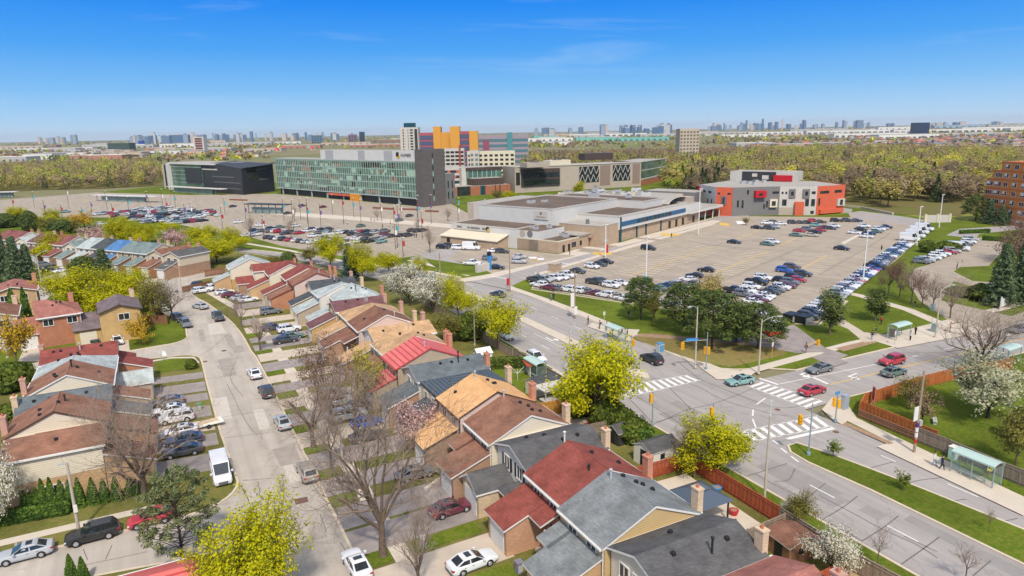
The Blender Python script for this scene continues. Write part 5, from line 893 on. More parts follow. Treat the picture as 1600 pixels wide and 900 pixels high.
bare('brownbush', 27, H=6, R=3.4, th=.8, nl=10, twig=TWIG_P, buds='brown', nb=2400, ang=(15, 65)); broadleaf('gsap', 28, H=4, R=1.0, th=1.2, nl=6, n=420, s=.2, spread=.16, leaf='bush', name='sapling', kids=(0, 2, 1))
clumps('pine1', 31, 9, 3.4, 'pine', 74, 62); clumps('pine2', 32, 8.5, 3.6, 'pine', 66, 66); clumps('lpine', 33, 11, 4.4, 'lpine', 84, 90, s=.34, cr=.5); clumps('spruce', 34, 14, 3.4, 'spruce', 110, 34, s=.6, base=.06, shape='cone', name='spruce_tree', cr=.85); clumps('blue', 35, 9, 3, 'blue', 90, 34, s=.5, base=.05, shape='cone', name='spruce_tree', cr=.8)
bushy('cedar', 41, 4, .75, 'cedar', 1300, .2, 'cone', 'cedar', 'cedar'); bushy('bush', 42, 2, 1.4, 'bush', 1400, .22); bushy('dark', 43, 5, 3, 'pine', 2400, .3, 'round', 'round_evergreen', 'tree'); bushy('hedge', 44, 1.6, 3, 'cedar', 2000, .2, 'box', 'hedge', 'hedge'); bushy('broadcone', 45, 5, 1.6, 'cedar', 1800, .26, 'cone', 'cedar', 'cedar'); bushy('yhedge', 46, 1.7, 3, 'bush', 2000, .2, 'box', 'hedge', 'hedge')
DIM = dict(maple4=(10, 4.4), cream=(6, 3.4), faint=(5, 2.8), maple1=(10, 4.5), maple2=(10.5, 5), maple3=(10, 4.2), gold=(5, 2.6), blossom=(6, 3.4), pink=(5, 2.8), olive=(9, 4), yellow=(6, 2.6), willow=(7, 3), poplar=(8, 2.6), bare1=(10, 5), bare2=(10.5, 6), bare3=(8, 3.2), copper=(8, 3.8), vase=(8, 5), sapling=(4, 1.1), brownbush=(6, 3.4), gsap=(4, 1), pine1=(9, 3.4), pine2=(8.5, 3.6), lpine=(11, 4.4), spruce=(14, 3.4), blue=(9, 3), cedar=(4, .75), bush=(2, 1.4), dark=(5, 3), hedge=(1.6, 3), broadcone=(5, 1.6), yhedge=(1.7, 3))
USED = set()
def put(key, loc, h, wd, label, group=None, rz=None):
    H0, R0 = DIM[key]; t = PROTO[key][0]; rz = random.uniform(0, 6.28) if rz is None else rz; z = loc[2] if len(loc) > 2 else .12
    if key not in USED: USED.add(key); r = t; r.location = (loc[0], loc[1], z); r.rotation_euler = (0, 0, rz); r['label'] = label
    else: r = dup(t, (loc[0], loc[1], z), rz, label)
    if group: r['group'] = group
    r.scale = (wd/(2*R0), wd/(2*R0), h/H0); return r
def depth(x, y, z=0): return float(np.array([x, y, z-CAMH])@FW)
def tree(key, bx, by, top, wpx, label, group=None):
    x, y = G(bx, by); return put(key, (x, y), HZ((bx, by), top), wpx*depth(x, y)/FPX, label, group)
TREES = '''maple3 396 985 784 150 bright yellow green tree in front at the bottom of the street
maple1 930 668 528 135 big yellow green tree beside the main road in front of the zebra crossing
maple2 1122 746 645 125 yellow green tree among the bare saplings by the lamp pole
maple4 778 547 458 80 yellow green tree with open trunk above the parked white sedan
maple2 716 500 428 58 yellow green tree next to the white blossom
maple1 517 420 366 50 yellow green tree left of the dark spruce by the main road
maple2 566 440 377 56 yellow green tree behind the blue grey spruce
maple1 608 428 394 44 small yellow green tree past the spruce along the road
maple2 650 434 402 40 small yellow green tree beside the white blossom top
maple1 318 390 352 48 yellow green tree left of the twin by the long lawn
maple2 366 392 354 46 olive yellow tree right of its twin by the long lawn
maple1 340 412 372 70 spreading yellow green tree behind the pale corner roof
maple2 150 502 418 120 broad yellow green maple behind the plum roofed house
maple1 208 492 420 70 yellow green maple at the right side of the broad one
maple1 108 478 426 78 yellow green maple at the left side of the broad one
maple2 82 408 364 64 yellow maple above the white suv driveway
maple1 28 352 322 28 yellow green tree above the maroon roofs at the picture edge
maple2 82 352 326 32 yellow green tree right of the dark cone tree
maple1 190 388 338 40 yellow green tree behind the blue roof
maple2 216 392 344 40 yellow green tree between blue roof and parking lot
maple1 266 368 347 36 low yellow green tree at the lot corner
maple2 120 432 402 26 light green tree beside the round evergreen
maple1 1090 300 281 22 small yellow green tree behind the gym roof
maple2 905 305 282 20 yellow green tree between the campus buildings
gold 132 356 330 44 orange yellow budding tree behind the upper roofs
gold 28 575 488 58 golden tree at the left edge before the brown house
gold 222 540 492 42 small golden tree on the beige house lawn
yellow 572 640 543 60 yellow budding tree among the bare street trees
blossom 640 478 412 66 white blossom tree, taller of the pair by the main road
blossom 676 490 428 66 white blossom tree, wider of the pair by the main road
blossom 14 822 708 72 white blossom tree at the left edge beside the cedars
blossom 1300 905 826 78 white blossom tree in the yard at the bottom
cream 1543 655 556 128 wide cream blossom tree behind the orange fence
blossom 1238 822 776 40 small cream blossom shrub by the shed roof
pink 652 700 628 76 pale pink blossom tree by the charcoal garage
faint 1440 665 606 54 faint pinkish budding tree on the fenced lawn
pink 150 380 352 40 pale pinkish tree behind the grey upper roofs
pink 275 388 358 44 pale pinkish tree above the brown end house
olive 247 505 434 58 olive budding tree behind the fence of the beige house
olive 1420 640 588 52 olive budding tree by the orange fence corner
olive 1585 735 635 70 olive green tree at the right edge behind the grey fence
olive 700 535 488 62 large olive green shrub tree in the corner yard
olive 1248 832 770 46 olive shrub tree by the brown shed
bare2 599 870 585 270 big bare tree on the verge, trunk nearest the bottom of the street
bare1 490 700 560 165 bare tree beside the silver sedan at the kerb
bare3 518 735 632 80 thin bare tree in front of the street lamp arm
copper 516 660 528 110 reddish brown budding tree beside the yellow one
bare1 556 676 560 100 bare tree standing behind the blue hatchback
bare3 655 940 770 105 bare young tree at the bottom edge by the white sedan
bare2 228 782 598 225 big bare tree at the end of the cedar row
bare3 407 548 486 52 small bare tree by the upper driveways
bare3 378 512 460 46 small budding bare tree by the silver and maroon sedans
bare1 270 502 424 72 bare tree on the grass corner of the upper bend
vase 1533 578 466 150 bare vase shaped tree at the right by the cross road
brownbush 1590 412 335 80 brown bare tree clump before the brick apartments
copper 1388 462 402 40 brown bare tree at the head of the drive row
copper 1405 466 408 42 second brown bare tree down the drive row
bare3 1424 474 414 40 third bare tree down the drive row
copper 1440 482 424 40 fourth tree of the drive row, reddish brown
bare3 1457 486 428 40 fifth bare tree down the drive row
bare1 1484 498 424 62 last and widest bare tree of the drive row
bare3 1085 748 652 60 bare upright saplings left of the yellow tree by the fence
bare3 1066 742 660 44 thin bare sapling beside the bare upright saplings
bare3 652 362 340 14 young bare tree left of the gym
bare3 672 396 352 24 bare tree between the two lower lots
bare3 392 372 334 26 bare tree above the lawn strip, left one
bare3 455 374 340 24 bare tree above the lawn strip, right one
bare3 460 346 320 16 bare tree on the plaza before the glass building
bare3 590 345 326 16 bare tree on the plaza, middle
bare3 700 346 324 16 bare tree near the grey tower foot
sapling 1262 805 766 30 thin leafless sapling on the near verge
sapling 1370 885 822 40 leafless sapling on the verge beside white blossom
sapling 1545 832 792 22 leafless sapling on the median beyond the leafy ones
sapling 1508 912 850 50 leafless sapling at the bottom right verge
gsap 1301 716 684 22 leafy sapling at the tip of the median
gsap 1410 766 734 22 leafy sapling in the middle of the median
willow 1108 482 430 48 pale yellow willow between the parked rows
pine1 1001 500 436 58 dark pine nearest the bus shelter
pine2 1112 546 458 90 dark pine behind the blue street sign
pine1 1068 520 446 74 dark pine between shelter pine and street sign
pine2 1184 546 478 86 dark pine in front of the bus
pine1 1150 534 478 62 dark pine filling the gap between two larger pines
poplar 1296 524 455 48 dark leafy tree on the mound beside the parked row
poplar 1367 503 452 40 dark cone shaped tree on the oval lawn
lpine 288 888 742 118 grey green pine at the bottom left by the red car
spruce 1562 478 384 52 tall spruce by the apartment garden, nearer one
spruce 1592 474 380 46 tall spruce at the right edge, behind its twin
spruce 1545 350 314 26 dark spruce before the brick apartments
spruce 1564 352 322 24 spruce second from the apartment corner
spruce 1582 352 316 26 spruce close to the apartment windows
pine2 1524 345 308 42 dark pine at the apartment corner
spruce 10 446 362 34 tall spruce at the left edge
spruce 30 452 372 42 spruce in the middle of the left three
spruce 48 448 384 34 spruce at the right of the left three
blue 547 438 383 38 blue grey spruce at the end of the east row
dark 132 434 402 44 dark round evergreen before the upper houses
spruce 164 436 390 40 bronze green conifer beside the round evergreen
dark 47 362 330 24 dark cone tree behind the maroon roofs
olive 486 412 386 40 dark olive tree before the main road
dark 452 418 394 26 bronze bushy tree behind the red roofs
broadcone 26 510 452 30 wide cedar behind the rosy hip roof
cedar 45 512 450 20 slim cedar behind the rosy hip roof
dark 1075 330 316 10 small evergreen at the gym corner
olive 1165 352 340 12 budding tree before the grey wall
olive 778 316 296 22 green shrub tree before the brown lecture block
maple1 795 318 298 20 yellow green shrub tree before the brown lecture block'''
TREES += '''
olive 74 362 340 34 bronze olive tree behind the maroon roofs, first of the dark trio
dark 96 366 344 36 dark rounded tree behind the maroon roofs, middle of the dark trio
olive 114 364 343 32 bronze olive tree behind the maroon roofs, last of the dark trio
dark 8 356 334 40 dark rounded tree at the left edge behind the maroon roofs
maple2 52 352 330 26 yellow green tree between the dark cone tree and the edge
maple1 232 380 350 30 yellow green tree behind the teal roofs
olive 430 420 398 24 olive shrub tree behind the red roofs
blossom 610 455 425 34 small white blossom tree at the left of the pair
olive 745 515 480 40 olive tree by the verge under the lamp
olive 1020 505 455 26 thin budding tree between two pines'''
for ln in TREES.split('\n'):
    a = ln.split(' ', 5); tree(a[0], float(a[1]), float(a[2]), float(a[3]), float(a[4]), a[5], {'c': None}.get(a[0]))
cx = [(43, 808, 768), (52, 806, 770), (62, 804, 764), (72, 802, 750), (85, 800, 748), (100, 797, 752), (113, 795, 752), (127, 792, 748), (148, 788, 748), (165, 785, 750), (184, 782, 746), (205, 774, 748), (214, 772, 750)]
for i, (x, y, tp) in enumerate(cx): tree('cedar', x, y, tp, 20, f"clipped cedar, {ORD[i]} from the white blossom along the lawn", 'cedars in a row along the lawn')
for i, (x, y, tp) in enumerate(((113, 905, 868), (132, 908, 872), (264, 756, 734), (285, 752, 732), (241, 752, 738))): tree('cedar', x, y, tp, 20 if i < 2 else 13, ('left one of the two cedars at the bottom edge', 'right one of the two cedars at the bottom edge', 'small cedar before the dark sedan on the west driveway', 'small cedar at the drive end of the west row', 'small cedar next to the big bare trunk')[i])
def hedge(p, q, h, label, key='hedge'):
    a, b = G(*p), G(*q); L = math.hypot(b[0]-a[0], b[1]-a[1]); r = put(key, ((a[0]+b[0])/2, (a[1]+b[1])/2), h, 6, label, None, math.atan2(b[1]-a[1], b[0]-a[0])); r.scale = (L/6, 1.1, h/DIM[key][0]); return r
hedge((0, 822), (110, 802), 1.5, 'low clipped hedge in front of the cedars'); hedge((0, 606), (54, 592), 2.6, 'yellow green hedge behind the west row chimneys', 'yhedge'); hedge((752, 578), (838, 574), 1.9, 'yellow green hedge between the white shed and the patio', 'yhedge')
hedge((955, 690), (1020, 700), 2.2, 'dark hedge along the verge beyond the garden sheds'); hedge((1535, 376), (1568, 378), 1.6, 'clipped hedge at the apartment drive'); hedge((1518, 456), (1545, 458), 1.3, 'dark low hedge by the apartment garden'); hedge((1500, 366), (1545, 364), 1.4, 'long clipped hedge at the ring road')
for i, (x, y, tp, w_, lb) in enumerate(((905, 648, 600, 60, 'tall green bush below the yellow green tree'), (950, 668, 625, 56, 'green bush beside the dark garden shed'), (990, 690, 655, 50, 'green bush at the verge behind the fence'), (975, 678, 640, 40, 'green bush between shed and verge'), (300, 577, 562, 18, 'round clipped bush on the corner lawn'), (404, 464, 446, 14, 'round clipped bush by the salmon garage'), (453, 517, 508, 10, 'low clipped shrub by the yellow brick front'), (20, 610, 570, 60, 'big shrub at the left edge'), (630, 525, 498, 40, 'green shrub behind the white blossoms'), (735, 530, 490, 50, 'green brown shrub at the verge'), (1595, 690, 640, 40, 'brownish bush at the right edge'), (1545, 470, 446, 60, 'low spreading shrub by the garden sign'), (1500, 462, 450, 40, 'reddish low shrub bed by the garden sign'), (1450, 395, 376, 26, 'grey bush on the grass strip by the trucks'), (1480, 392, 378, 36, 'green bush at the head of the apartment row'), (20, 660, 632, 40, 'small bush beside the brick chimney'), (1560, 605, 590, 30, 'low shrub under the cream blossom'))): tree('bush', x, y, tp, w_, lb)
# ------------------------------------------------------------------ campus buildings
TH = math.radians(23.4); O1 = G(872, 397)
def E(a, b): return (O1[0]+a*math.cos(TH)-b*math.sin(TH), O1[1]+a*math.sin(TH)+b*math.cos(TH))
def lettering(txt, size, loc, rot, m, par, name='lettering'):
    cu = bpy.data.curves.new(name, 'FONT'); cu.body = txt; cu.size = size; cu.extrude = .03; cu.align_x = 'CENTER'; cu.align_y = 'CENTER'; cu.materials.append(m)
    o = bpy.data.objects.new(name, cu); COL.objects.link(o); bpy.context.view_layer.update()
    me = bpy.data.meshes.new_from_object(o.evaluated_get(bpy.context.evaluated_depsgraph_get())); bpy.data.objects.remove(o)
    o = bpy.data.objects.new(name, me); COL.objects.link(o); o.location = loc; o.rotation_euler = rot
    if par: o.parent = par
    return o
CW = dict(white=mat('clad_white', C(216, 214, 208), .6, noise=.05, nscale=.3), tanb=brick(190, 166, 140), beige=mat('beige_metal', C(226, 214, 188), .6, noise=.04, nscale=.5), roofb=mat('gravel_roof', C(96, 84, 74), .95, noise=.25, nscale=.12, alt=C(126, 108, 94)), roofg=mat('membrane_roof', C(176, 170, 160), .9, noise=.12, nscale=.2), grey=mat('panel_grey', C(126, 124, 122), .6, noise=.05, nscale=.4), dgrey=mat('panel_dark', C(62, 63, 64), .5, noise=.08, nscale=.2), orange=mat('stucco_orange', C(216, 104, 74), .8, noise=.06, nscale=.4), red=mat('panel_red', C(196, 36, 44), .5), pwhite=mat('panel_offwhite', C(206, 200, 190), .7, noise=.06, nscale=.4), stone=mat('precast', C(186, 172, 156), .85, noise=.06, nscale=.3), brickr=mat('brick_rust', C(172, 112, 82), .9, noise=.1, nscale=.6), blue=mat('blue_band', C(30, 96, 140), .35, spec=.6), teal=mat('teal_trim', C(28, 78, 92), .4), bronze=mat('bronze_panel', C(86, 72, 66), .5, noise=.1, nscale=.3), green=mat('curtain_glass', (.075, .15, .12), .09, spec=.9, noise=.55, nscale=.09), spand=mat('spandrel_glass', C(150, 182, 164), .2, spec=.7), mull=metal(176, 190, 182))
def bld(label, loc, rz, cat='building'): return thing('campus_building', (*loc, .12), rz, label, cat, None)
def bx(t, name, x0, x1, y0, y1, z0, z1, m, top=None): b = MB(); b.box(x0, x1, y0, y1, z0, z1, 0, 1 if top else None); return b.build(name, [m, top] if top else m, t)
def parapet(t, x0, x1, y0, y1, z, m, h=.5, w=.35):
    b = MB(); b.box(x0, x1, y0, y0+w, z, z+h); b.box(x0, x1, y1-w, y1, z, z+h); b.box(x0, x0+w, y0+w, y1-w, z, z+h); b.box(x1-w, x1, y0+w, y1-w, z, z+h); return b.build('parapet', m, t)
def hvac(t, x, y, z, sx, sy, h, m=None): o = bx(t, 'rooftop_unit', x-sx/2, x+sx/2, y-sy/2, y+sy/2, z, z+h, m or metal(186, 188, 188)); b = MB(); b.lathe([(min(sx, sy)*.35, 0), (min(sx, sy)*.35, .3), (.1, .32)], (x, y, z+h), 10); b.build('fan', CHROME, o); return o
def win(t, x, y, z, wd, h, ax='y', face=-1, frame=None, bars=1): window(t, 1, x, y, z, wd, h, ax, face, None, frame, bars)
g = bld('long white and tan gym with flat brown gravel roofs behind the small lot', O1, TH)
bx(g, 'entrance_wing', 0, 20, 0, 17, 0, 3.7, CW['tanb'], CW['roofb']); parapet(g, -.05, 20.05, -.05, 17, 3.7, CW['beige'], .35)
bx(g, 'entrance_canopy', 17.4, 22.4, -1.2, 3, 3.0, 3.9, CW['tanb'], CW['roofg']); bx(g, 'doorway', 18.2, 18.5, -.04, 2, 0, 2.8, DARK)
bx(g, 'brown_block', 18.6, 30.6, -4.5, 14, 0, 7, CW['tanb'], CW['roofg']); parapet(g, 18.5, 30.7, -4.6, 14.1, 7, CW['pwhite'], .3)
bx(g, 'porch_roof', 12, 18.6, -.5, 9, 4.2, 4.6, CW['roofg'])
bx(g, 'pool_base', 30.6, 98, -3.9, 34, 0, 4.4, CW['tanb']); bx(g, 'pool_hall', 30.0, 84, -4.8, 34, 4.4, 8.9, CW['white'], CW['roofb']); bx(g, 'pool_hall_end', 84, 98, -4.8, 20, 4.4, 8.2, CW['white'], CW['roofg']); parapet(g, 29.9, 84.1, -4.9, 34, 8.9, CW['pwhite'], .6)
bx(g, 'stair_tower', 89, 97, -2, 9, 8.2, 10.6, CW['stone'])
b = MB(); b.box(31.5, 83, -4.95, -4.8, 5.5, 7.1); b.build('window_band', CW['blue'], g)
for i in range(9): bx(g, 'window_panel', 43+i*3.1, 45.2+i*3.1, -5.02, -4.95, 5.6, 7.0, (CW['teal'], GLASS, CW['dgrey'])[i % 3])
bx(g, 'corner_post', 30.8, 31.5, -5.1, -4.5, 0, 8.9, CW['teal'])
for x in (44, 51, 63): bx(g, 'downpipe', x, x+.5, -4.3, -3.9, 0, 4.4, CW['teal'])
for x in (70, 76, 82, 92): bx(g, 'doorway', x, x+1.8, -4.0, -3.9, .3, 3, DARK)
bx(g, 'sign_wing', 0, 15, 8, 48, 0, 6.6, CW['white'], CW['roofb']); parapet(g, -.1, 15.1, 17.2, 48.1, 6.6, CW['pwhite'], .35)
bx(g, 'sign_band', -.28, -.1, 29, 46.5, 4.9, 6.7, CW['pwhite'])
for y, l in ((43.5, 2.4), (39, 1.2), (35.8, 4.4), (31.5, 2.0)): bx(g, 'sign_letters', -.32, -.28, y-l/2, y+l/2, 5.4, 6.1, CW['grey'])
b = MB(); b.tube((-.3, 29.9, 5.9), (-.38, 29.9, 5.9), .8, .8, 16); b.build('emblem', BLK, g); b = MB(); b.tube((-.3, 29.5, 5.5), (-.4, 29.5, 5.5), .55, .55, 16); b.build('emblem', mat('logo_yellow', C(220, 176, 40), .5), g)
for y in (14.6, 11.4): b = MB(); b.tube((-.05, y, 5.6), (-.14, y, 5.6), 1.15, 1.15, 18); b.build('emblem', CW['stone'] if y > 12 else CW['grey'], g)
b = MB(); y0, y1 = 20.5, 48; b.face([(-6.2, y0, 3.0), (0, y0, 4.6), (0, y1, 4.6), (-6.2, y1, 3.0)][::-1]); b.face([(-6.2, y0, 2.85), (0, y0, 4.45), (0, y1, 4.45), (-6.2, y1, 2.85)]); b.box(-6.25, -6.15, y0, y1, 2.8, 3.05); b.build('lean_to_roof', CW['beige'], g)
bx(g, 'lean_to_wall', -5.8, -.05, 21, 47.6, 0, 2.85, CW['tanb']); b = MB(); b.face([(-5.8, 21, 2.8), (-.05, 21, 2.8), (-.05, 21, 4.3)]); b.build('lean_to_gable', CW['tanb'], g); bx(g, 'window', -5.88, -5.8, 43, 44.6, .8, 2.4, DARK)
bx(g, 'gym_hall', 14.5, 58, 12.7, 47, 0, 12, CW['white'], CW['roofb']); parapet(g, 14.4, 58.1, 12.6, 47.1, 12, CW['pwhite'], .45); bx(g, 'gym_wing', 58.1, 76, 1, 47, 0, 11.4, CW['white'], CW['roofb']); parapet(g, 58.2, 76.1, .9, 47.1, 11.4, CW['pwhite'], .45)
b = MB(); b.box(14.2, 14.5, 14.5, 20.5, 8.4, 11.6); b.build('sign_board', CW['pwhite'], g); b = MB(); b.tube((14.2, 17.5, 10.6), (14.12, 17.5, 10.6), .5, .5, 12); b.build('emblem', CW['grey'], g); bx(g, 'sign_letters', 14.12, 14.2, 15.6, 19.4, 9.2, 9.6, CW['stone'])
for x, y, sx, sy, h in ((30, 34, 3, 2, 1), (36, 32, 2, 2, .8), (62, 26, 4, 3, 1.6), (66, 12, 2, 2, 1.2)): hvac(g, x, y, 12, sx, sy, h)
for x, y in ((8, 1.5), (5, 13), (10, 4)): hvac(g, x+3, y+3, 3.7, 2, 1.6, 1)
for x, y in ((4, 12), (6, 15), (9, 10)): hvac(g, x, y, 6.6, 1.4, 1.4, .9)
b = MB(); b.tube((22, 3, 7), (22, 3, 8.6), .7); b.build('vent_stack', CW['grey'], g)
for x in (2.5, 5.6): bx(g, 'door', -.06 if 0 else x, x+1.2, -.08, 0, .1, 2.4, DARK)
for x, w_ in ((9, 2.4), (13.2, 1)): win(g, x, 0, 1.8, w_, 1.4, 'y', -1, DARK)
# buildings behind the gym
g2 = bld('low tan service block crowded with rooftop ducts behind the gym', E(75, 14), TH)
bx(g2, 'block', 0, 45, 0, 50, 0, 9.2, CW['beige'], CW['roofg']); bx(g2, 'grey_end', 45, 58, -6, 20, 0, 10, CW['grey'], CW['roofg']); bx(g2, 'side_block', -38, 0, 32, 60, 0, 9.6, CW['stone'], CW['roofg']); bx(g2, 'plant_room', -45, -38, 30, 50, 0, 11, CW['pwhite'], CW['roofg'])
for i in range(26): x = random.uniform(2, 43); y = random.uniform(8, 48); hvac(g2, x, y, 9.2, random.uniform(1.5, 5), random.uniform(1.5, 3.5), random.uniform(.8, 2.6), random.choice((CW['white'], CW['beige'], CW['roofg'], None)))
for i in range(6): b = MB(); x = random.uniform(4, 40); y = random.uniform(10, 44); b.tube((x, y, 10), (x+random.uniform(5, 11), y, 10), .6, .6, 8); b.build('duct', metal(196, 198, 200), g2)
b = MB(); 
for k in range(8): a0 = math.pi*k/8; a1 = math.pi*(k+1)/8; b.face([(8-9*math.cos(a0), -16, 9.2+2.2*math.sin(a0)), (8-9*math.cos(a0), -4, 9.2+2.2*math.sin(a0)), (8-9*math.cos(a1), -4, 9.2+2.2*math.sin(a1)), (8-9*math.cos(a1), -16, 9.2+2.2*math.sin(a1))])
b.build('vault_roof', CW['roofg'], g2)
for x in (-30, -22, -12): bx(g2, 'window', x, x+4, 31.9, 32, 5, 8, DARK)
# orange, grey and white building
P = [(230, 251), (224.5, 233.5), (228, 227), (248, 218.5), (260, 208.5), (277, 207.5), (287, 232), (262, 262)]
ob = bld('angular building of orange, grey and white panels at the end of the big lot', (0, 0), 0); Hh = 12.8
b = MB(); b.prism(P, 0, Hh-.3, 0, 1); b.build('core', [CW['pwhite'], CW['roofg']], ob)
def facade(i, m, z0=0, z1=Hh, o=.12, t0=0., t1=1., name='wall_panel'):
    a, c = P[i], P[(i+1) % len(P)]; dx, dy = c[0]-a[0], c[1]-a[1]; l = math.hypot(dx, dy); nx, ny = dy/l, -dx/l
    nx, ny = (nx, ny) if (nx*(a[0]-255)+ny*(a[1]-232)) > 0 else (-nx, -ny)
    p = (a[0]+dx*t0, a[1]+dy*t0); q = (a[0]+dx*t1, a[1]+dy*t1); b = MB(); b.prism([p, q, (q[0]+nx*o, q[1]+ny*o), (p[0]+nx*o, p[1]+ny*o)], z0, z1, 0); return b.build(name, m, ob)
facade(0, CW['pwhite']); facade(1, CW['orange']); facade(2, CW['grey']); facade(3, CW['pwhite']); facade(4, CW['orange']); facade(5, CW['orange'])
for i, t0, t1, z0, z1, m, o in ((1, .35, .65, 5, 9, CW['grey'], .4), (2, .45, .68, 8.2, 11.2, CW['red'], 2.0), (2, .78, .94, 3.6, 7.2, CW['beige'], 1.2), (3, .25, .42, 7.8, 11.6, CW['grey'], .7), (3, .62, .8, 7.8, 11.6, CW['grey'], .7), (3, .42, .66, 0, 6, CW['orange'], 1.6), (4, .72, .98, 3.4, 6.6, CW['pwhite'], .9), (0, 0, .12, 7, 12, CW['red'], .5), (3, 0, .38, 0, 3.4, CW['stone'], .3), (4, .1, .9, .5, 2.4, CW['orange'], 1.2)): facade(i, m, z0, z1, o, t0, t1, 'bay')
for i, t0, t1, z0, z1 in ((0, .3, .42, 9.6, 10.6), (0, .6, .75, 9.6, 10.6), (0, .55, .6, 4, 7), (0, .75, .8, 4, 7), (1, .1, .25, 9.6, 10.4), (1, .7, .9, 9.6, 10.4), (2, .1, .14, 4, 7), (2, .2, .24, 3.6, 7), (2, .3, .34, 9.6, 11.6), (2, .66, .7, 3, 5), (2, .72, .76, 3.6, 6.4), (2, .84, .98, 9.6, 10.6), (3, .05, .1, 9.4, 10.4), (3, .15, .2, 9.4, 10.4), (3, .08, .2, 4.2, 7), (3, .7, .8, 4, 7.2), (3, .86, .96, 4, 7.2), (3, .86, .96, 9.4, 10.6), (3, .5, .58, .2, 3.4), (3, .86, .95, .6, 2), (4, .1, .42, 9.4, 10.6), (4, .62, .88, 9.4, 10.6), (4, .06, .12, 4.2, 7.4)): facade(i, GLASS if (i+int(z0)) % 3 else DARK, z0, z1, .2, t0, t1, 'window')
for i, t0, t1, z0, z1 in ((3, .3, .37, 8.8, 10.6), (3, .68, .75, 8.8, 10.6), (2, .52, .6, 9, 10.2), (2, .82, .9, 4.4, 6.4), (4, .8, .9, 3.8, 6.2), (1, .45, .55, 5.6, 8.4)): facade(i, GLASS, z0, z1, 2.15 if i == 2 and z0 > 8 else (1.35 if i == 2 else (.95 if i == 4 else .8)), t0, t1, 'window')
c1, c2 = G(1141, 268, 17), G(1241, 270, 17); dx, dy = c2[0]-c1[0], c2[1]-c1[1]; l = math.hypot(dx, dy); ux, uy = dx/l, dy/l; vx, vy = -uy, ux
if vx*RT[0]+vy*FW[1] < 0 and vy < 0: vx, vy = -vx, -vy
pb = [c1, c2, (c2[0]+abs(vx)*16, c2[1]+abs(vy)*16), (c1[0]+abs(vx)*16, c1[1]+abs(vy)*16)]
b = MB(); b.prism(pb, Hh-.4, 17, 0, 1); b.build('penthouse', [CW['pwhite'], CW['roofg']], ob)
q = lambda t: (c1[0]+dx*t-abs(vx)*.15, c1[1]+dy*t-abs(vy)*.15)
for t0, t1, m, z0, z1, o in ((.2, .73, CW['dgrey'], Hh-.2, 17.1, .1), (.70, .98, CW['red'], Hh-.1, 15.6, .9), (.36, .44, CW['pwhite'], 14.6, 16.2, .25), (.52, .62, CW['pwhite'], 13.4, 15.4, .25)):
    p0, p1 = q(t0), q(t1); b = MB(); b.prism([p0, p1, (p1[0]-abs(vx)*o, p1[1]-abs(vy)*o), (p0[0]-abs(vx)*o, p0[1]-abs(vy)*o)], z0, z1); b.build('penthouse_panel', m, ob)
for i in range(9): hvac(ob, 250+random.uniform(-6, 14), 234+random.uniform(-6, 12), Hh-.3, 1.8, 1.5, 1.2)
rc = bld('low entrance pavilion with red walls under a flat pale roof', E(86, -3), TH); bx(rc, 'red_wall', 2, 14, 0, 12, 0, 4.4, CW['red']); bx(rc, 'roof', 0, 33, -3, 16, 4.4, 5.4, CW['white'], CW['roofg']); bx(rc, 'glazing', 14, 31, 1, 10, 0, 4.4, GLASS)
for x in (16, 24, 31): b = MB(); b.tube((x, -2, 0), (x+.6, -2, 4.4), .22); b.build('column', CW['white'], rc)
for i in range(12): hvac(rc, random.uniform(2, 30), random.uniform(2, 14), 5.4, 1.6, 1.4, .8, CW['roofg'])
bx(rc, 'red_sign', 4, 6, -.1, 0, .6, 2.2, CW['pwhite'])
# glass library building
A_, B_ = G(435, 303), G(655, 323); L_ = math.hypot(B_[0]-A_[0], B_[1]-A_[1]); rz = math.atan2(B_[1]-A_[1], B_[0]-A_[0])
gb = bld('six storey green glass building with white penthouse and grey end tower', A_, rz); D_ = 13
bx(gb, 'ground_floor', 1, L_, 1.5, D_, 0, 4, CW['dgrey']); bx(gb, 'slab_edge', -.6, L_, -.5, D_, 4, 4.5, CW['mull']); Hf = 3.85
for f in range(5):
    z = 4.5+f*Hf; bx(gb, 'floor_glass', 0, L_, 0, D_, z, z+Hf-.6, CW['green']); bx(gb, 'spandrel', -.12, L_, -.12, D_, z+Hf-.6, z+Hf, CW['spand'])
    for i in range(34):                                         # panes in random tones, some blind-drawn
        if random.random() < .62:
            x = random.uniform(0, L_-8); wd = random.choice((2.2, 2.2, 4.4, 6.6, 11)); hh = random.choice((1.2, 1.8, 2.6, 3.1)); up = random.random() < .5
            bx(gb, 'pane', x, min(L_, x+wd), -.05, 0, z+(Hf-.65-hh if up else .05), z+(Hf-.65 if up else hh), random.choice((mat('pane_pale', C(170, 200, 178), .25, spec=.6), mat('pane_mid', C(110, 140, 122), .2, spec=.7), mat('pane_warm', C(150, 128, 108), .3), mat('pane_dark', (.02, .03, .032), .08, spec=.9), mat('pane_pale', C(170, 200, 178), .25))))
b = MB()
for i in range(int(L_/2.2)+1): b.box(i*2.2-.05, i*2.2+.05, -.32, -.02, 4.5, 4.5+5*Hf)
tag(b.build('mullions', CW['mull'], gb), kind='stuff')
for i in range(8): bx(gb, 'column', 6+i*18, 6.7+i*18, 0, .7, 0, 4, CW['mull'])
bx(gb, 'roof_edge', -.3, L_, -.3, D_, 4.5+5*Hf, 4.5+5*Hf+.5, CW['mull'], CW['roofg'])
Zm = 4.5+5*Hf+.5; x0 = L_*.36; bx(gb, 'penthouse', x0, L_, 1.5, D_-2, Zm, Zm+5.6, CW['white'], CW['roofg'])
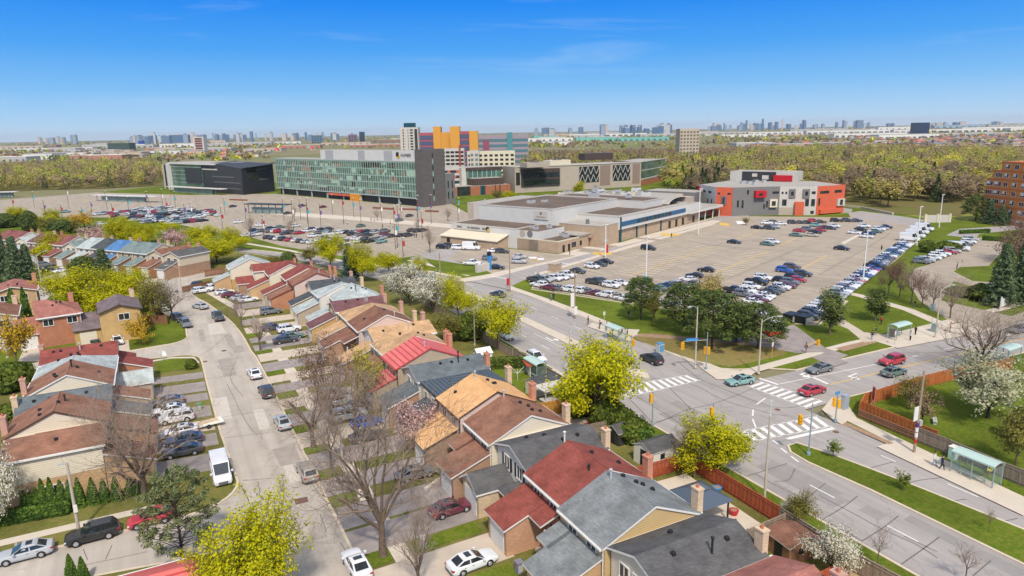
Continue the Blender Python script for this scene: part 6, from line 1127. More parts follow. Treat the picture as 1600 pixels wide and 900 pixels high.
for t0, t1 in ((.06, .15), (.42, .49), (.68, .76), (.965, .998)): bx(gb, 'louvre', x0+(L_-x0)*t0, x0+(L_-x0)*t1, 1.4, 1.5, Zm+.1, Zm+5.4, mat('louvre_grey', C(176, 176, 178), .6))
bx(gb, 'entrance_portal', L_*.42, L_*.6, -1, 1.5, 2.4, 3.6, CW['orange']); bx(gb, 'entrance_portal', L_*.58, L_*.64, -1.2, 1.5, 0, 4, mat('portal_amber', C(226, 150, 50), .6))
lettering('HUMBER', 2.3, (x0+(L_-x0)*.885, 1.36, Zm+2.9), (P2, 0, 0), mat('sign_charcoal', C(52, 58, 66), .5), gb)
for (dx_, dz_, r_, m) in ((-9.2, 3.4, 1.35, BLK), (-8.4, 2.4, 1.2, mat('logo_yellow', C(220, 176, 40), .5)), (-7.7, 3.1, .7, CW['pwhite'])): b = MB(); X = x0+(L_-x0)*.885+dx_*.78; b.tube((X, 1.5, Zm+dz_), (X, 1.4-.02*abs(dx_), Zm+dz_), r_, r_, 18); b.build('emblem', m, gb)
tw = MB(); tw.box(L_, L_+6, -1.5, D_+1.5, 0, 30.5); tw.build('end_tower', [mat_rows('tower_cladding', C(112, 106, 102), C(104, 99, 96), C(84, 80, 78), row=.8, width=3.2, gap=.04, noise=.06)], gb)
for f in range(8): bx(gb, 'slot_window', L_+6, L_+6.06, 5.4, 6.2, 3+f*3.3, 5.4+f*3.3, GLASS if f % 2 else CW['spand'])
bx(gb, 'tower_annex', L_+1, L_+5.5, D_+1.5, D_+9, 0, 17, CW['grey'], CW['roofg'])
for y in (D_+3.5, D_+6.5):
    for z in (3, 9): bx(gb, 'slot_window', L_+5.5, L_+5.56, y, y+.8, z, z+4, GLASS)
# dark faceted building and its glass end
A_, B_ = G(320, 300), G(381, 305); L_ = math.hypot(B_[0]-A_[0], B_[1]-A_[1]); rz = math.atan2(B_[1]-A_[1], B_[0]-A_[0])
db = bld('black faceted building with a green glass end and white roof edge', A_, rz)
b = MB(); hh = 21; b.face([(0, 0, 0), (L_, 0, 0), (L_, 0, hh-3.2), (L_*.25, 0, hh), (0, 0, hh-1.2)]); b.face([(0, 0, hh-1.2), (L_*.25, 0, hh), (L_, 0, hh-3.2), (L_, 26, hh-1), (0, 26, hh)]); b.face([(0, 0, 0), (0, 0, hh-1.2), (0, 26, hh), (0, 26, 0)]); b.build('faceted_wall', CW['dgrey'], db)
D0 = G(430, 299); ca, sa = math.cos(-rz), math.sin(-rz); ex = D0[0]-A_[0]; ey = D0[1]-A_[1]; ex, ey = ex*ca-ey*sa, ex*sa+ey*ca
b = MB(); b.face([(L_, 0, 0), (ex, ey, 0), (ex, ey, hh-.4), (L_, 0, hh-3.2)]); b.face([(L_, 0, hh-3.2), (ex, ey, hh-.4), (ex, ey+14, hh-.2), (L_, 26, hh-1)]); b.build('side_wall', mat('panel_black', C(50, 51, 53), .5, noise=.06, nscale=.2), db)
for x0, x1, z in ((L_*.0, L_*.4, hh-5), (L_*.24, L_*.8, hh-9.6), (L_*.28, L_*.95, hh-13.4), (L_*.42, L_*.94, hh-17.4)): bx(db, 'slot_window', x0, x1, -.1, 0, z, z+(.9 if z > hh-6 else .4), CW['pwhite'] if z > hh-6 else CW['grey'])
for t, z in ((.5, hh-6.4), (.52, hh-12), (.8, hh-5), (.82, hh-12)): X = L_+(ex-L_)*t; Y = ey*t; b = MB(); b.prism([(X, Y-.25), (X+3, Y+ey/(ex-L_)*3-.25), (X+3, Y+ey/(ex-L_)*3), (X, Y)], z, z+(4 if t < .6 else .8)); b.build('window', GLASS if t < .6 else CW['grey'], db)
C0 = G(262, 297); cx_, cy_ = C0[0]-A_[0], C0[1]-A_[1]; cx_, cy_ = cx_*ca-cy_*sa, cx_*sa+cy_*ca
bx(db, 'glass_wing', cx_, -.05, cy_*.5+2, cy_*.5+24, 0, 19.6, CW['green'], CW['roofg']); bx(db, 'roof_edge', cx_-1, 20, cy_*.5+1, cy_*.5+25, 19.6, 20.8, CW['white'], CW['roofg']); bx(db, 'end_fin', cx_-1.2, cx_-.4, cy_*.5-1, cy_*.5+3, 0, 20.4, CW['white'])
for i in range(6): bx(db, 'floor_line', cx_, 0, cy_*.5+1.9, cy_*.5+2, 3+i*2.9, 3.25+i*2.9, CW['mull'])
bx(db, 'brick_foot', cx_*.5, 0, cy_*.5+.5, cy_*.5+1.8, 0, 3.2, CW['brickr']); bx(db, 'dark_bay', cx_*.5, -.2, cy_*.5+1.2, cy_*.5+1.85, 6.4, 17, CW['dgrey']); bx(db, 'fin_wall', cx_-24, cx_-1.3, cy_*.5+6, cy_*.5+22, 0, 18.6, CW['grey'], CW['roofg'])
for i in range(7): bx(db, 'fin', cx_-22+i*3, cx_-21+i*3, cy_*.5+5, cy_*.5+6, 0, 18.6, CW['dgrey'] if i % 2 else CW['pwhite'])
# rust brick lecture block
A_, B_ = G(703, 308), G(797, 302); L_ = math.hypot(B_[0]-A_[0], B_[1]-A_[1]); rz = math.atan2(B_[1]-A_[1], B_[0]-A_[0]); hb_ = HZ((797, 302), 288)
lb = bld('rust brick block with bronze upper storey between tower and pale hall', A_, rz)
for i, (t0, t1, m, o) in enumerate(((0, .12, CW['brickr'], 0), (.12, .34, GLASS, 1.6), (.34, .5, CW['brickr'], 0), (.5, .58, CW['teal'], .8), (.58, .74, CW['brickr'], -.5), (.74, .76, DARK, .5), (.76, .82, CW['brickr'], 0), (.82, .84, DARK, .5), (.84, .95, CW['brickr'], 0), (.95, 1.0, CW['brickr'], -.6))): bx(lb, 'brick_bay' if m is CW['brickr'] else 'glazed_bay', L_*t0, L_*t1, o, 20, 0, hb_, m, CW['roofg'])
bx(lb, 'bronze_storey', L_*.42, L_*.93, 3, 16, hb_, hb_+4.4, CW['bronze'], CW['roofg']); bx(lb, 'glass_storey', L_*.4, L_*1.0, 12, 30, hb_, hb_+9, CW['green'], CW['roofg']); bx(lb, 'roof_fascia', L_*.39, L_*1.01, 11.5, 30, hb_+9, hb_+11, CW['bronze'], CW['roofg'])
for i in range(7): bx(lb, 'mullion', L_*(.42+.08*i), L_*(.42+.08*i)+.35, 11.7, 12, hb_, hb_+9, CW['mull'])
bx(lb, 'white_stair', L_*.32, L_*.4, 12, 26, hb_-.5, hb_+11, CW['pwhite']); bx(lb, 'checker_wall', L_*.02, L_*.32, 16, 30, hb_-.5, hb_+11.5, CW['pwhite'], CW['roofg'])
for i in range(6):
    for j in range(3): bx(lb, 'window', L_*(.03+.048*i), L_*(.03+.048*i)+2.2, 15.9, 16, hb_+1+j*3.4, hb_+2.8+j*3.4, (CW['orange'], CW['teal'], GLASS)[(i*2+j) % 3])
# long pale hall with cross-braced windows
pts = [G(805, 302), G(880, 298), G(903, 297), G(1001, 291), G(1038, 282)]; hz = [HZ((805, 302), 262), HZ((880, 298), 262), HZ((903, 297), 261), HZ((1001, 291), 251), HZ((1038, 282), 249)]
lh = bld('long pale stone hall with zigzag braced windows before the brown wood', (0, 0), 0); hall_h = 16.5
for i in range(4):
    a, c = pts[i], pts[i+1]; dx, dy = c[0]-a[0], c[1]-a[1]; l = math.hypot(dx, dy); n = (-dy/l, dx/l); nx, ny = n if n[1] > 0 else (-n[0], -n[1])
    h0, h1 = hall_h, hall_h; b = MB(); b.prism([a, c, (c[0]+nx*22, c[1]+ny*22), (a[0]+nx*22, a[1]+ny*22)], 0, h0, 0, 1); b.build('hall_wing', [CW['stone'] if i < 3 else CW['green'], CW['roofg']], lh)
    def seg_(t0, t1, z0, z1, m, o, nm='window'):
        p, q_ = (a[0]+dx*t0, a[1]+dy*t0), (a[0]+dx*t1, a[1]+dy*t1); b = MB(); b.prism([p, q_, (q_[0]-nx*o, q_[1]-ny*o), (p[0]-nx*o, p[1]-ny*o)], z0, z1); b.build(nm, m, lh)
    if i == 0: seg_(.12, .92, 4, 15, CW['bronze'], .9, 'bronze_bay'); seg_(.14, .9, 9.4, 12.4, GLASS, 1.0); seg_(.14, .9, 4.6, 8, GLASS, 1.0); seg_(.02, .1, 5, 13, DARK, .2)
    if i == 2:
        for t0, t1 in ((.02, .32), (.54, .82)):
            seg_(t0, t1, 4.6, 15.2, GLASS, .15); br = MB(); n_ = 7
            for r_ in range(2):
                for k in range(n_):
                    u0 = t0+(t1-t0)*k/n_; u1 = t0+(t1-t0)*(k+1)/n_; za, zb_ = 4.8+r_*5.2, 9.8+r_*5.2
                    if k % 2: za, zb_ = zb_, za
                    br.tube((a[0]+dx*u0-nx*.3, a[1]+dy*u0-ny*.3, za), (a[0]+dx*u1-nx*.3, a[1]+dy*u1-ny*.3, zb_), .2, .2, 4)
            tag(br.build('window_braces', CW['pwhite'], lh), kind='stuff')
        seg_(.34, .5, 2, 15.5, mat('recess_brown', C(150, 128, 116), .8), .1, 'recess'); seg_(.86, .98, 2, 15.5, mat('recess_brown', C(150, 128, 116), .8), .1, 'recess')
    if i == 3: seg_(.02, .98, 10.4, 10.9, CW['pwhite'], .2, 'floor_line'); seg_(0, 1, 4.2, 5, CW['pwhite'], .3, 'floor_line'); seg_(0, 1, 0, 4.2, CW['brickr'], .1, 'brick_foot')
    seg_(0, 1, h0-.1, h0+.6, CW['pwhite'], .4, 'roof_edge')
for (px, py, sx, sy, h, m) in ((845, 262, 16, 9, 3, CW['stone']), (880, 259, 16, 9, 3.4, CW['beige']), (940, 250, 26, 9, 5, CW['bronze']), (953, 248, 6, 5, 4.6, CW['white'])):
    x, y = G(px, py, hall_h); hvac(lh, x, y+8, hall_h, sx, sy, h, m)
# dormitories and towers behind the campus, with storey-high window grids
def slab(label, px, yb, top, wpx, m, rows, cols, wm, dd=18, name='apartment_block', rot=None, wh=.55, ww=.6, top_m=None):
    x, y = G(px, yb); d = depth(x, y); W = wpx*d/FPX; H = HZ((px, yb), top); a = math.atan2(RT[1], RT[0]) if rot is None else rot
    t = thing(name, (x, y, 0), a, label, 'building'); bx(t, 'block', -W/2, W/2, 0, dd, 0, H, m, top_m or CW['roofg']); fh = H/(rows+.6); cw = W/cols
    w0 = MB(); w0.box(-cw*ww/2, cw*ww/2, -.12, 0, 0, fh*wh); o = None
    for r in range(rows):
        for c in range(cols):
            if o is None: o = w0.build('window', wm, t); k = o
            else: k = o.copy(); COL.objects.link(k); k.parent = t
            k.location = (-W/2+(c+.5)*cw, 0, fh*(r+.35))
    return t, W, H
t, W, H = slab('white and grey tower, tallest of the blocks behind the glass building', 642, 262, 199, 28, CW['pwhite'], 14, 4, GLASS, name='apartment_tower')
bx(t, 'crown', -W*.3, W*.3, 3, 14, H, H+5, CW['teal'])
for x in (-W*.5, -W*.22, W*.3): bx(t, 'pier', x, x+3, -1.2, 0, 0, H-2, CW['dgrey'] if x > 0 else CW['pwhite'])
am = mat('amber_panel', C(224, 160, 66), .6); pr = mat('magenta_panel', C(150, 84, 104), .6); bl = mat('blue_glass', C(88, 94, 122), .2, spec=.7)
for px, wl, lb_ in ((680, 44, 'amber and blue striped hospital block nearer the white tower'), (724, 38, 'amber and blue striped hospital block on the right of its twin')):
    t, W, H = slab(lb_, px, 266, 207 if px < 700 else 205, wl, mat('red_band', C(176, 92, 92), .7), 6, 1, bl, 16, 'hospital_block', ww=.97, wh=.74)
    for x, w_, e_ in ((W*.12, 4, 6), (W*.44, 5.5, 0)) if px < 700 else ((-W*.3, 5, 5), (W*.46, 4.5, 0)): bx(t, 'amber_stair', x-w_, x+w_, -1.5, 14, 0, H+e_, am)
t, W, H = slab('teal and purple banded hospital wing right of the amber blocks', 785, 258, 211, 82, mat('mauve_panel', C(164, 150, 158), .6), 5, 1, mat('teal_glass', C(92, 128, 134), .2, spec=.7), 16, 'hospital_block', ww=.98); bx(t, 'teal_tower', W*.1, W*.2, -1.5, 10, 0, H+3, mat('teal_panel', C(88, 146, 152), .5)); bx(t, 'mural', -W*.36, -W*.24, -.4, 0, H*.4, H*.85, pr)
t, W, H = slab('white dormitory with red brick strip behind the grey tower', 708, 272, 232, 36, CW['pwhite'], 6, 5, DARK, 14, 'dormitory', ww=.8); bx(t, 'brick_strip', W*.28, W*.36, -.5, 10, 0, H+3, mat('brick_strip', C(170, 84, 70), .8))
t, W, H = slab('tan dormitory with square windows before the brown wood', 768, 274, 236, 74, CW['beige'], 5, 9, DARK, 16, 'dormitory', wh=.5)
slab('grey and white stair block between the two dormitories', 742, 276, 235, 14, CW['pwhite'], 5, 2, CW['grey'], 12, 'dormitory')
t, W, H = slab('lone beige apartment tower above the wood', 1076, 252, 201, 30, mat('beige_tower', C(200, 186, 164), .8), 9, 6, mat('tower_window', C(120, 110, 96), .4), 20, 'apartment_tower')
slab('low blue glass office on the far side of the wood', 1440, 212, 191.5, 22, mat('navy_glass', C(40, 56, 84), .2, spec=.7), 3, 1, mat('navy_glass', C(40, 56, 84), .2), 30, 'office_block', ww=.9)
t, W, H = slab('dark red glass office with white side on the left', 312, 238, 214, 16, CW['pwhite'], 6, 1, mat('red_glass', C(116, 62, 58), .2, spec=.6), 20, 'office_block', ww=.7, wh=.8)
slab('long dark green warehouse with a parapet on the left', 186, 236, 223.5, 34, mat('green_black', C(66, 86, 80), .6), 1, 1, CW['dgrey'], 40, 'warehouse', wh=.1)
slab('bright blue shed on the far left plain', 220, 228, 220, 7, mat('cobalt', C(30, 70, 160), .6), 1, 1, CW['dgrey'], 20, 'warehouse', wh=.1)
slab('teal glass office group by the far left', 495, 224, 211, 16, mat('steel_blue', C(104, 132, 154), .3), 4, 4, GLASS, 20, 'office_block'); slab('brown glass office beside the teal one', 551, 226, 210, 12, mat('mauve_grey', C(130, 112, 120), .4), 5, 3, GLASS, 20, 'office_block'); slab('narrow blue glass tower far behind the glass building', 566, 222, 206, 8, mat('navy_glass', C(40, 56, 84), .2), 6, 2, GLASS, 14, 'office_block')
# stepped orange brick apartments at the right edge
A_, B_ = G(1531, 345), G(1600, 356); L_ = 1.4*math.hypot(B_[0]-A_[0], B_[1]-A_[1]); rz = math.atan2(B_[1]-A_[1], B_[0]-A_[0]); ap = thing('apartment_building', (*A_, .1), rz, 'stepped orange brick apartment building at the right edge', 'building'); AB_ = mat_rows('orange_brick', C(226, 146, 78), C(216, 132, 68), C(206, 138, 86), row=.3, width=.9, gap=.03, noise=.08); H7 = HZ((1600, 356), 255); fh = H7/7
for f in range(7):
    x0 = (0, 0, 0, .4, .8, 3.6, 7.2)[f]; bx(ap, 'storey', x0, L_, 0, 18, f*fh, (f+1)*fh-.35, AB_, CW['roofg']); bx(ap, 'band', x0-.1, L_, -.12, 18, (f+1)*fh-.35, (f+1)*fh, mat('band_brick', C(206, 116, 70), .8))
    for k, (xx, ww) in enumerate(((.8, 3.2), (4.8, 3.2), (9.2, 1.9), (13.4, 1.9), (17.6, 3), (22, 3))):
        if xx < x0 or xx+ww > L_: continue
        win(ap, xx+ww/2, 0, f*fh+fh*.46, ww, fh*.46, 'y', -1, WHITE, 2 if ww > 2.5 else 1)
        bx(ap, 'blind', xx+.1, xx+ww*.55, -.1, -.06, f*fh+fh*.4, f*fh+fh*.68, WHITE) if (k+f) % 3 else None
# bus loop shelters, canopy and small pavilions on the campus apron
for (a, c, h, lb_) in (((150, 314), (246, 317), 4, 'long flat roofed bus platform at the far left lot'), ((265, 300), (350, 305), 4.2, 'long white roofed bus platform in front of the dark building'), ((-10, 309), (28, 308), 4, 'flat roofed bus platform at the left edge'), ((388, 333), (452, 335), 5, 'dark flat roofed pavilion on the bus loop')):
    p, q_ = G(*a), G(*c); L_ = math.hypot(q_[0]-p[0], q_[1]-p[1]); t = thing('platform_shelter', (*p, .12), math.atan2(q_[1]-p[1], q_[0]-p[0]), lb_, 'shelter'); bx(t, 'roof', 0, L_, -2, 3, h-.4, h, CW['white'] if h < 5 else CW['dgrey']); bx(t, 'glazing', L_*.1, L_*.8, 0, 1.6, 0, 3, mat('shelter_glass', C(130, 150, 148), .2, spec=.7))
    for i in range(6): b = MB(); b.tube((L_*(i+.3)/6, -1, 0), (L_*(i+.3)/6, -1, h-.4), .18); b.build('column', CHROME, t)
def planter(a, c, label):
    p, q_ = G(*a), G(*c); b = MB(); L_ = math.hypot(q_[0]-p[0], q_[1]-p[1]); b.obox(((p[0]+q_[0])/2, (p[1]+q_[1])/2), ((q_[0]-p[0])/L_, (q_[1]-p[1])/L_), L_/2, 1, .1, .9); tag(b.build('planter_bed', mat('red_mulch', C(140, 92, 76), .9, noise=.2)), label, 'planter')
planter((584, 326), (614, 328), 'long mulch bed before the glass building, first one'); planter((626, 328), (655, 329), 'long mulch bed before the glass building, second one'); planter((666, 331), (684, 332), 'mulch bed before the grey tower'); planter((360, 313), (385, 314), 'mulch bed before the dark building')
# ------------------------------------------------------------------ street furniture
GALV = metal(186, 186, 180); POLEC = mat('pole_concrete', C(196, 184, 166), .85, noise=.08, nscale=1); WOODP = mat('pole_wood', C(168, 146, 122), .9, noise=.15, nscale=2); AMB = mat('signal_yellow', C(240, 176, 30), .5); SBLUE = mat('sign_blue', C(64, 150, 214), .5); SRED = mat('sign_red', C(196, 52, 56), .5); LENS = mat('lens_dark', (.03, .03, .03), .3)
def lamp(base, top, label, side, cat='street lamp', m=None, arm=2.4, kind='curve'):
    x, y = G(*base); h = HZ(base, top); t = thing('street_lamp', (x, y, .12), 0, label, cat, 'street lamps'); b = MB(); b.tube((0, 0, 0), (0, 0, h), .15, .09, 8); b.lathe([(.26, 0), (.26, .25), (.16, .3)], (0, 0, 0), 10); b.build('pole', m or POLEC, t)
    a = math.radians(side); ca, sa = math.cos(a), math.sin(a); b = MB(); pts = [(0, 0, h-.5), (arm*.35*ca, arm*.35*sa, h+.1), (arm*.75*ca, arm*.75*sa, h+.42), (arm*ca, arm*sa, h+.5)]; b.path(pts, .05); b.build('arm', GALV, t)
    b = MB(); b.obox(((arm+.35)*ca, (arm+.35)*sa), (ca, sa), .42, .16, h+.4, h+.56); b.build('lamp_head', GALV, t); return t, h
lamp((1086, 576), 480, 'street lamp behind the blue street name sign', 200); lamp((1185, 585), 500, 'street lamp beside the pines on the cross road', -30); lamp((1461, 528), 452, 'street lamp behind the far bus shelter', -10); lamp((1194, 784), 652, 'street lamp rising above the yellow green tree', 40, arm=2.6)
lamp((285, 463), 417, 'street lamp by the corner fence of the upper street', 170); lamp((68, 462), 398, 'street lamp in the side street by the evergreen', 40); lamp((535, 720), 675, 'street lamp arm between bare trees on the east sidewalk', 190); lamp((742, 540), 455, 'thin street lamp behind the yellow green tree on the main road', 30); lamp((12, 560), 516, 'white lamp post at the left edge before the golden tree', 80)
lamp((890, 590), 520, 'street lamp half hidden in the yellow green tree', 40)
for (bx_, by_, tp, lb_) in ((1348, 444, 362, 'tall white car park pole at the head of the long row'), (1009, 452, 372, 'tall white car park pole with teal banner'), (1091, 368, 296, 'tall white pole by the campus drive entrance'), (1467, 356, 305, 'tall white pole on the grass behind the trucks'), (1432, 384, 324, 'tall white pole beside the parked trucks'), (946, 404, 352, 'tall white pole with pink banner near the gym door')):
    x, y = G(bx_, by_); h = HZ((bx_, by_), tp); t = thing('light_pole', (x, y, .12), 0, lb_, 'light pole', 'tall poles of the car parks'); b = MB(); b.tube((0, 0, 0), (0, 0, h), .2, .13, 8); b.build('pole', WHITE, t); b = MB(); b.tube((0, 0, 0), (0, 0, .9), .34, .34, 10); b.build('footing', CONC, t); b = MB(); b.box(-.1, .9, -.25, .25, h-.05, h+.2); b.build('lamp_head', WHITE, t)
    if 'banner' in lb_: b = MB(); b.box(.2, 1.0, -.03, .03, 1.6, 4.2) if 'pink' in lb_ else b.box(-.5, .5, -.3, .3, 1.2, 3.2); b.build('banner', SRED if 'pink' in lb_ else mat('banner_teal', C(70, 180, 196), .7), t)
    if 'pink' in lb_: b = MB(); b.box(-.7, .7, -.06, .06, h*.5, h*.5+.7); b.build('sign_plate', GALV, t)
# wooden and concrete utility poles
for (bx_, by_, tx, ty, lb_, m) in ((1428, 708, 1437, 582, 'leaning wooden pole with posters by the grey fence', WOODP), (124, 834, 105, 725, 'grey concrete pole beside the black suv', POLEC), (898, 498, 898, 424, 'brown pole with white banner on the far sidewalk', WOODP), (797, 456, 796, 394, 'brown pole with red banner at the campus drive corner', WOODP), (690, 478, 688, 396, 'dark pole behind the white blossom trees', WOODP)):
    x, y = G(bx_, by_); h = HZ((bx_, by_), ty); t = thing('utility_pole', (x, y, .12), 0, lb_, 'pole'); b = MB(); ox = .55 if 'leaning' in lb_ else 0; b.tube((0, 0, 0), (ox*.3, ox*.1, h), .17, .12, 8); b.build('pole', m, t)
    if 'leaning' in lb_:
        for z, mm in ((1.2, SRED), (2.0, WHITE), (2.7, WHITE), (3.3, mat('poster_purple', C(96, 60, 110), .8))): b = MB(); b.tube((.02, .01, z), (.03, .02, z+.55), .19, .19, 8); b.build('poster', mm, t)
        b = MB(); b.box(-.9, -.1, -.03, .03, 4.2, 6); b.build('banner', WHITE, t); b = MB(); b.path([(0, 0, h-.6), (-1, .3, h+.1), (-2, .7, h+.2)], .05); b.build('arm', GALV, t); b = MB(); b.box(.2, .7, -.2, .2, 3.4, 4.1); b.build('meter_box', GALV, t)
    if 'white banner' in lb_: b = MB(); b.box(-1.0, -.15, -.04, .04, 2.6, 5.6); b.build('banner', WHITE, t); b = MB(); b.box(-.3, .5, -.22, -.18, .8, 2.6); b.build('notice', WHITE, t)
    if 'red banner' in lb_: b = MB(); b.box(-.9, -.15, -.04, .04, 1.6, 3.4); b.build('banner', SRED, t)
    if 'concrete' in lb_: b = MB(); b.box(-.1, .25, -.3, -.17, 2.4, 3.2); b.build('meter_box', WHITE, t); b = MB(); b.obox((-.4, 0), (1, 0), .35, .12, h-.1, h+.02); b.build('lamp_head', GALV, t)
# traffic signals
def sigbox(t, x, y, z, a, vis=True):
    ca, sa = math.cos(a), math.sin(a); b = MB(); b.obox((x, y), (ca, sa), .16, .2, z, z+1.25); o = b.build('signal_head', AMB, t)
    for i in range(3): b = MB(); b.tube((x+ca*.16, y+sa*.16, z+.22+i*.4), (x+ca*.34, y+sa*.34, z+.2+i*.4), .14, .14, 10); b.build('visor', AMB if i else AMB, o); b = MB(); b.tube((x+ca*.16, y+sa*.16, z+.22+i*.4), (x+ca*.18, y+sa*.18, z+.22+i*.4), .12, .12, 10); b.build('lens', LENS, o)
def signal(base, top, label, heads, arm=None, sign=False):
    x, y = G(*base); h = HZ(base, top); t = thing('traffic_signal', (x, y, .12), 0, label, 'traffic signal', 'signals of the intersection'); b = MB(); b.tube((0, 0, 0), (0, 0, h), .09, .07, 8); b.lathe([(.25, 0), (.25, .35), (.1, .4)], (0, 0, 0), 10); b.build('pole', metal(140, 160, 172), t)
    if arm: b = MB(); b.tube((0, 0, arm[2]), arm, .05, .05, 6); b.build('mast_arm', GALV, t)
    for hd in heads: sigbox(t, *hd)
    if sign: b = MB(); b.obox((arm[0]*.62, arm[1]*.62), (arm[0]/math.hypot(*arm[:2]), arm[1]/math.hypot(*arm[:2])), 1.0, .04, arm[2]-.05, arm[2]+.4); b.build('street_name_plate', SBLUE, t)
    return t, h
hb1 = HZ((1103, 578), 522); signal((1103, 578), 520, 'signal pole with blue street name sign on its arm', [(-4.0, 1.4, hb1-2.5, -1.2), (.3, -.1, hb1*.42, .4), (.1, .35, hb1*.42, 1.9)], arm=(-4.0, 1.4, hb1-1.1), sign=True)
signal((1019, 667), 613, 'signal pole at the near kerb with one yellow head', [(-.3, 0, HZ((1019, 667), 630), 1.3)]); signal((986, 568), 524, 'signal pole on the far kerb beside the black suv', [(.35, 0, HZ((986, 568), 548)+.6, -1.4)]); signal((1263, 712), 632, 'tall signal pole at the tip of the grassy median', [(-1.6, .3, HZ((1263, 712), 662), -1.6)], arm=(-1.6, .3, HZ((1263, 712), 650)))
signal((1112, 690), 632, 'signal head showing above the yellow green tree', [(-.2, 0, HZ((1112, 690), 652), 1.3)]); t, h = signal((1305, 660), 612, 'signal pole by the silver cabinet at the corner', [(-.35, .1, HZ((1305, 660), 636), 2.4), (.35, 0, HZ((1305, 660), 640), 1.2)]); b = MB(); b.box(-.5, .4, -.03, .03, h-.5, h-.1); b.build('street_name_plate', SBLUE, t)
# cabinets, bins, hydrant, boards
def cab(px, py, sx, sy, h, m, label, name='cabinet', cat='cabinet', rz=0, lid=None):
    t = thing(name, (*G(px, py), .12), rz, label, cat); b = MB(); b.box(-sx/2, sx/2, -sy/2, sy/2, 0, h); b.build('body', m, t); b = MB(); b.box(-sx/2-.04, sx/2+.04, -sy/2-.04, sy/2+.04, h, h+.1); b.build('lid', lid or m, t); b = MB(); b.box(-sx/2+.08, sx/2-.08, -sy/2-.02, -sy/2, .15, h-.2); b.build('door', lid or GALV, t); return t
cab(1319, 640, .9, .7, 2.0, GALV, 'silver traffic signal cabinet at the corner', lid=metal(160, 176, 196)); cab(1031, 551, 1.1, 1.0, 1.6, mat('bin_grey', C(198, 206, 204), .6), 'round topped litter bin on the verge behind the black suv', 'litter_bin', 'litter bin', lid=mat('bin_blue', C(92, 150, 186), .6)); cab(1460, 519, 1.1, .8, 1.5, mat('bin_teal', C(150, 176, 176), .6), 'litter bin beside the lamp at the far shelter', 'litter_bin', 'litter bin'); cab(1457, 486, .7, .7, 1.4, mat('bin_pale', C(170, 190, 186), .6), 'pale utility box on the grass below the drive trees'); cab(1489, 718, .9, .8, 1.5, mat('bin_mint', C(176, 214, 196), .5), 'mint litter bin at the end of the green roofed shelter', 'litter_bin', 'litter bin', lid=WHITE)
cab(810, 561, .8, .8, 1.2, mat('bin_grey', C(198, 206, 204), .6), 'pale bin on the near verge by the bus pad', 'litter_bin', 'litter bin'); cab(811, 896, .6, .65, 1.05, mat('cart_grey', C(140, 134, 146), .6), 'grey wheeled bin beside the grey shingled garage', 'wheeled_bin', 'bin'); cab(312, 642, .55, .6, 1.0, mat('cart_green', C(96, 156, 120), .6), 'green wheeled bin at the end of the west driveway', 'wheeled_bin', 'bin'); cab(425, 474, .55, .6, 1.0, mat('cart_blue', C(30, 54, 110), .6), 'blue wheeled bin by the salmon garage', 'wheeled_bin', 'bin'); cab(448, 482, .55, .6, 1.05, mat('cart_black', C(46, 52, 66), .6), 'dark wheeled bin by the pale yellow garage', 'wheeled_bin', 'bin'); cab(664, 392, 1.6, 1.2, 2.8, mat('kiosk_rust', C(170, 96, 76), .7), 'rusty red kiosk box beside the lower lot', 'kiosk', 'kiosk') if 0 else None
t = thing('fire_hydrant', (*G(1354, 634), .12), 0, 'yellow fire hydrant behind the fence corner', 'hydrant'); b = MB(); b.lathe([(.16, 0), (.16, .1), (.11, .12), (.11, .6), (.15, .62), (.1, .8), (.03, .86)], n=10); b.build('barrel', AMB, t); b = MB(); b.tube((-.2, 0, .45), (.2, 0, .45), .06); b.build('outlet', WHITE, t)
t = thing('notice_board', (*G(1364, 637), .12), .9, 'red notice board on posts beside the orange fence', 'sign'); b = MB(); b.box(-.55, .55, -.04, .04, 1.0, 2.9); b.build('panel', SRED, t); b = MB(); b.box(-.45, .45, -.06, -.04, 1.1, 1.7); b.build('notice', WHITE, t)
for x in (-.5, .5): b = MB(); b.box(x-.05, x+.05, .04, .12, 0, 2.9); b.build('post', WOODP, t)
b = MB(); b.box(-.4, .4, -.06, -.04, 2.2, 2.6); b.build('notice', WHITE, t)
t = thing('red_sign', (*G(1484, 520), .12), .4, 'small red sign with pale lettering at the path end', 'sign'); b = MB(); b.box(-.6, .6, -.04, .04, .9, 2.0); b.build('panel', SRED, t); b = MB(); b.box(-.4, .4, -.06, -.04, 1.3, 1.55); b.build('letters', WHITE, t); b = MB(); b.box(-.05, .05, -.05, .05, 0, .9); b.build('post', DARK, t)
t = thing('garden_sign', (*G(1568, 482), .12), .2, 'white apartment sign board between two posts', 'sign'); b = MB(); b.box(-2, 2, -.08, .08, .5, 2.2); b.build('panel', WHITE, t); b = MB(); b.lathe([(.35, 0), (.3, .1)], (0, -.1, 1.5), 10); b.build('emblem', DARK, t)
for x in (-2.1, 2.1): b = MB(); b.box(x-.12, x+.12, -.12, .12, 0, 2.8); b.build('post', AMB if x > 0 else WHITE, t)
t = thing('stone_pier', (*G(867, 424), .12), TH, 'brown stone pier at the lot corner', 'pier'); b = MB(); b.box(-1.6, 1.6, -1.2, 1.2, 0, 2.1); b.build('shaft', CW['tanb'], t); b = MB(); b.box(-1.7, 1.7, -1.3, 1.3, 2.1, 2.3); b.build('cap', CW['stone'], t)
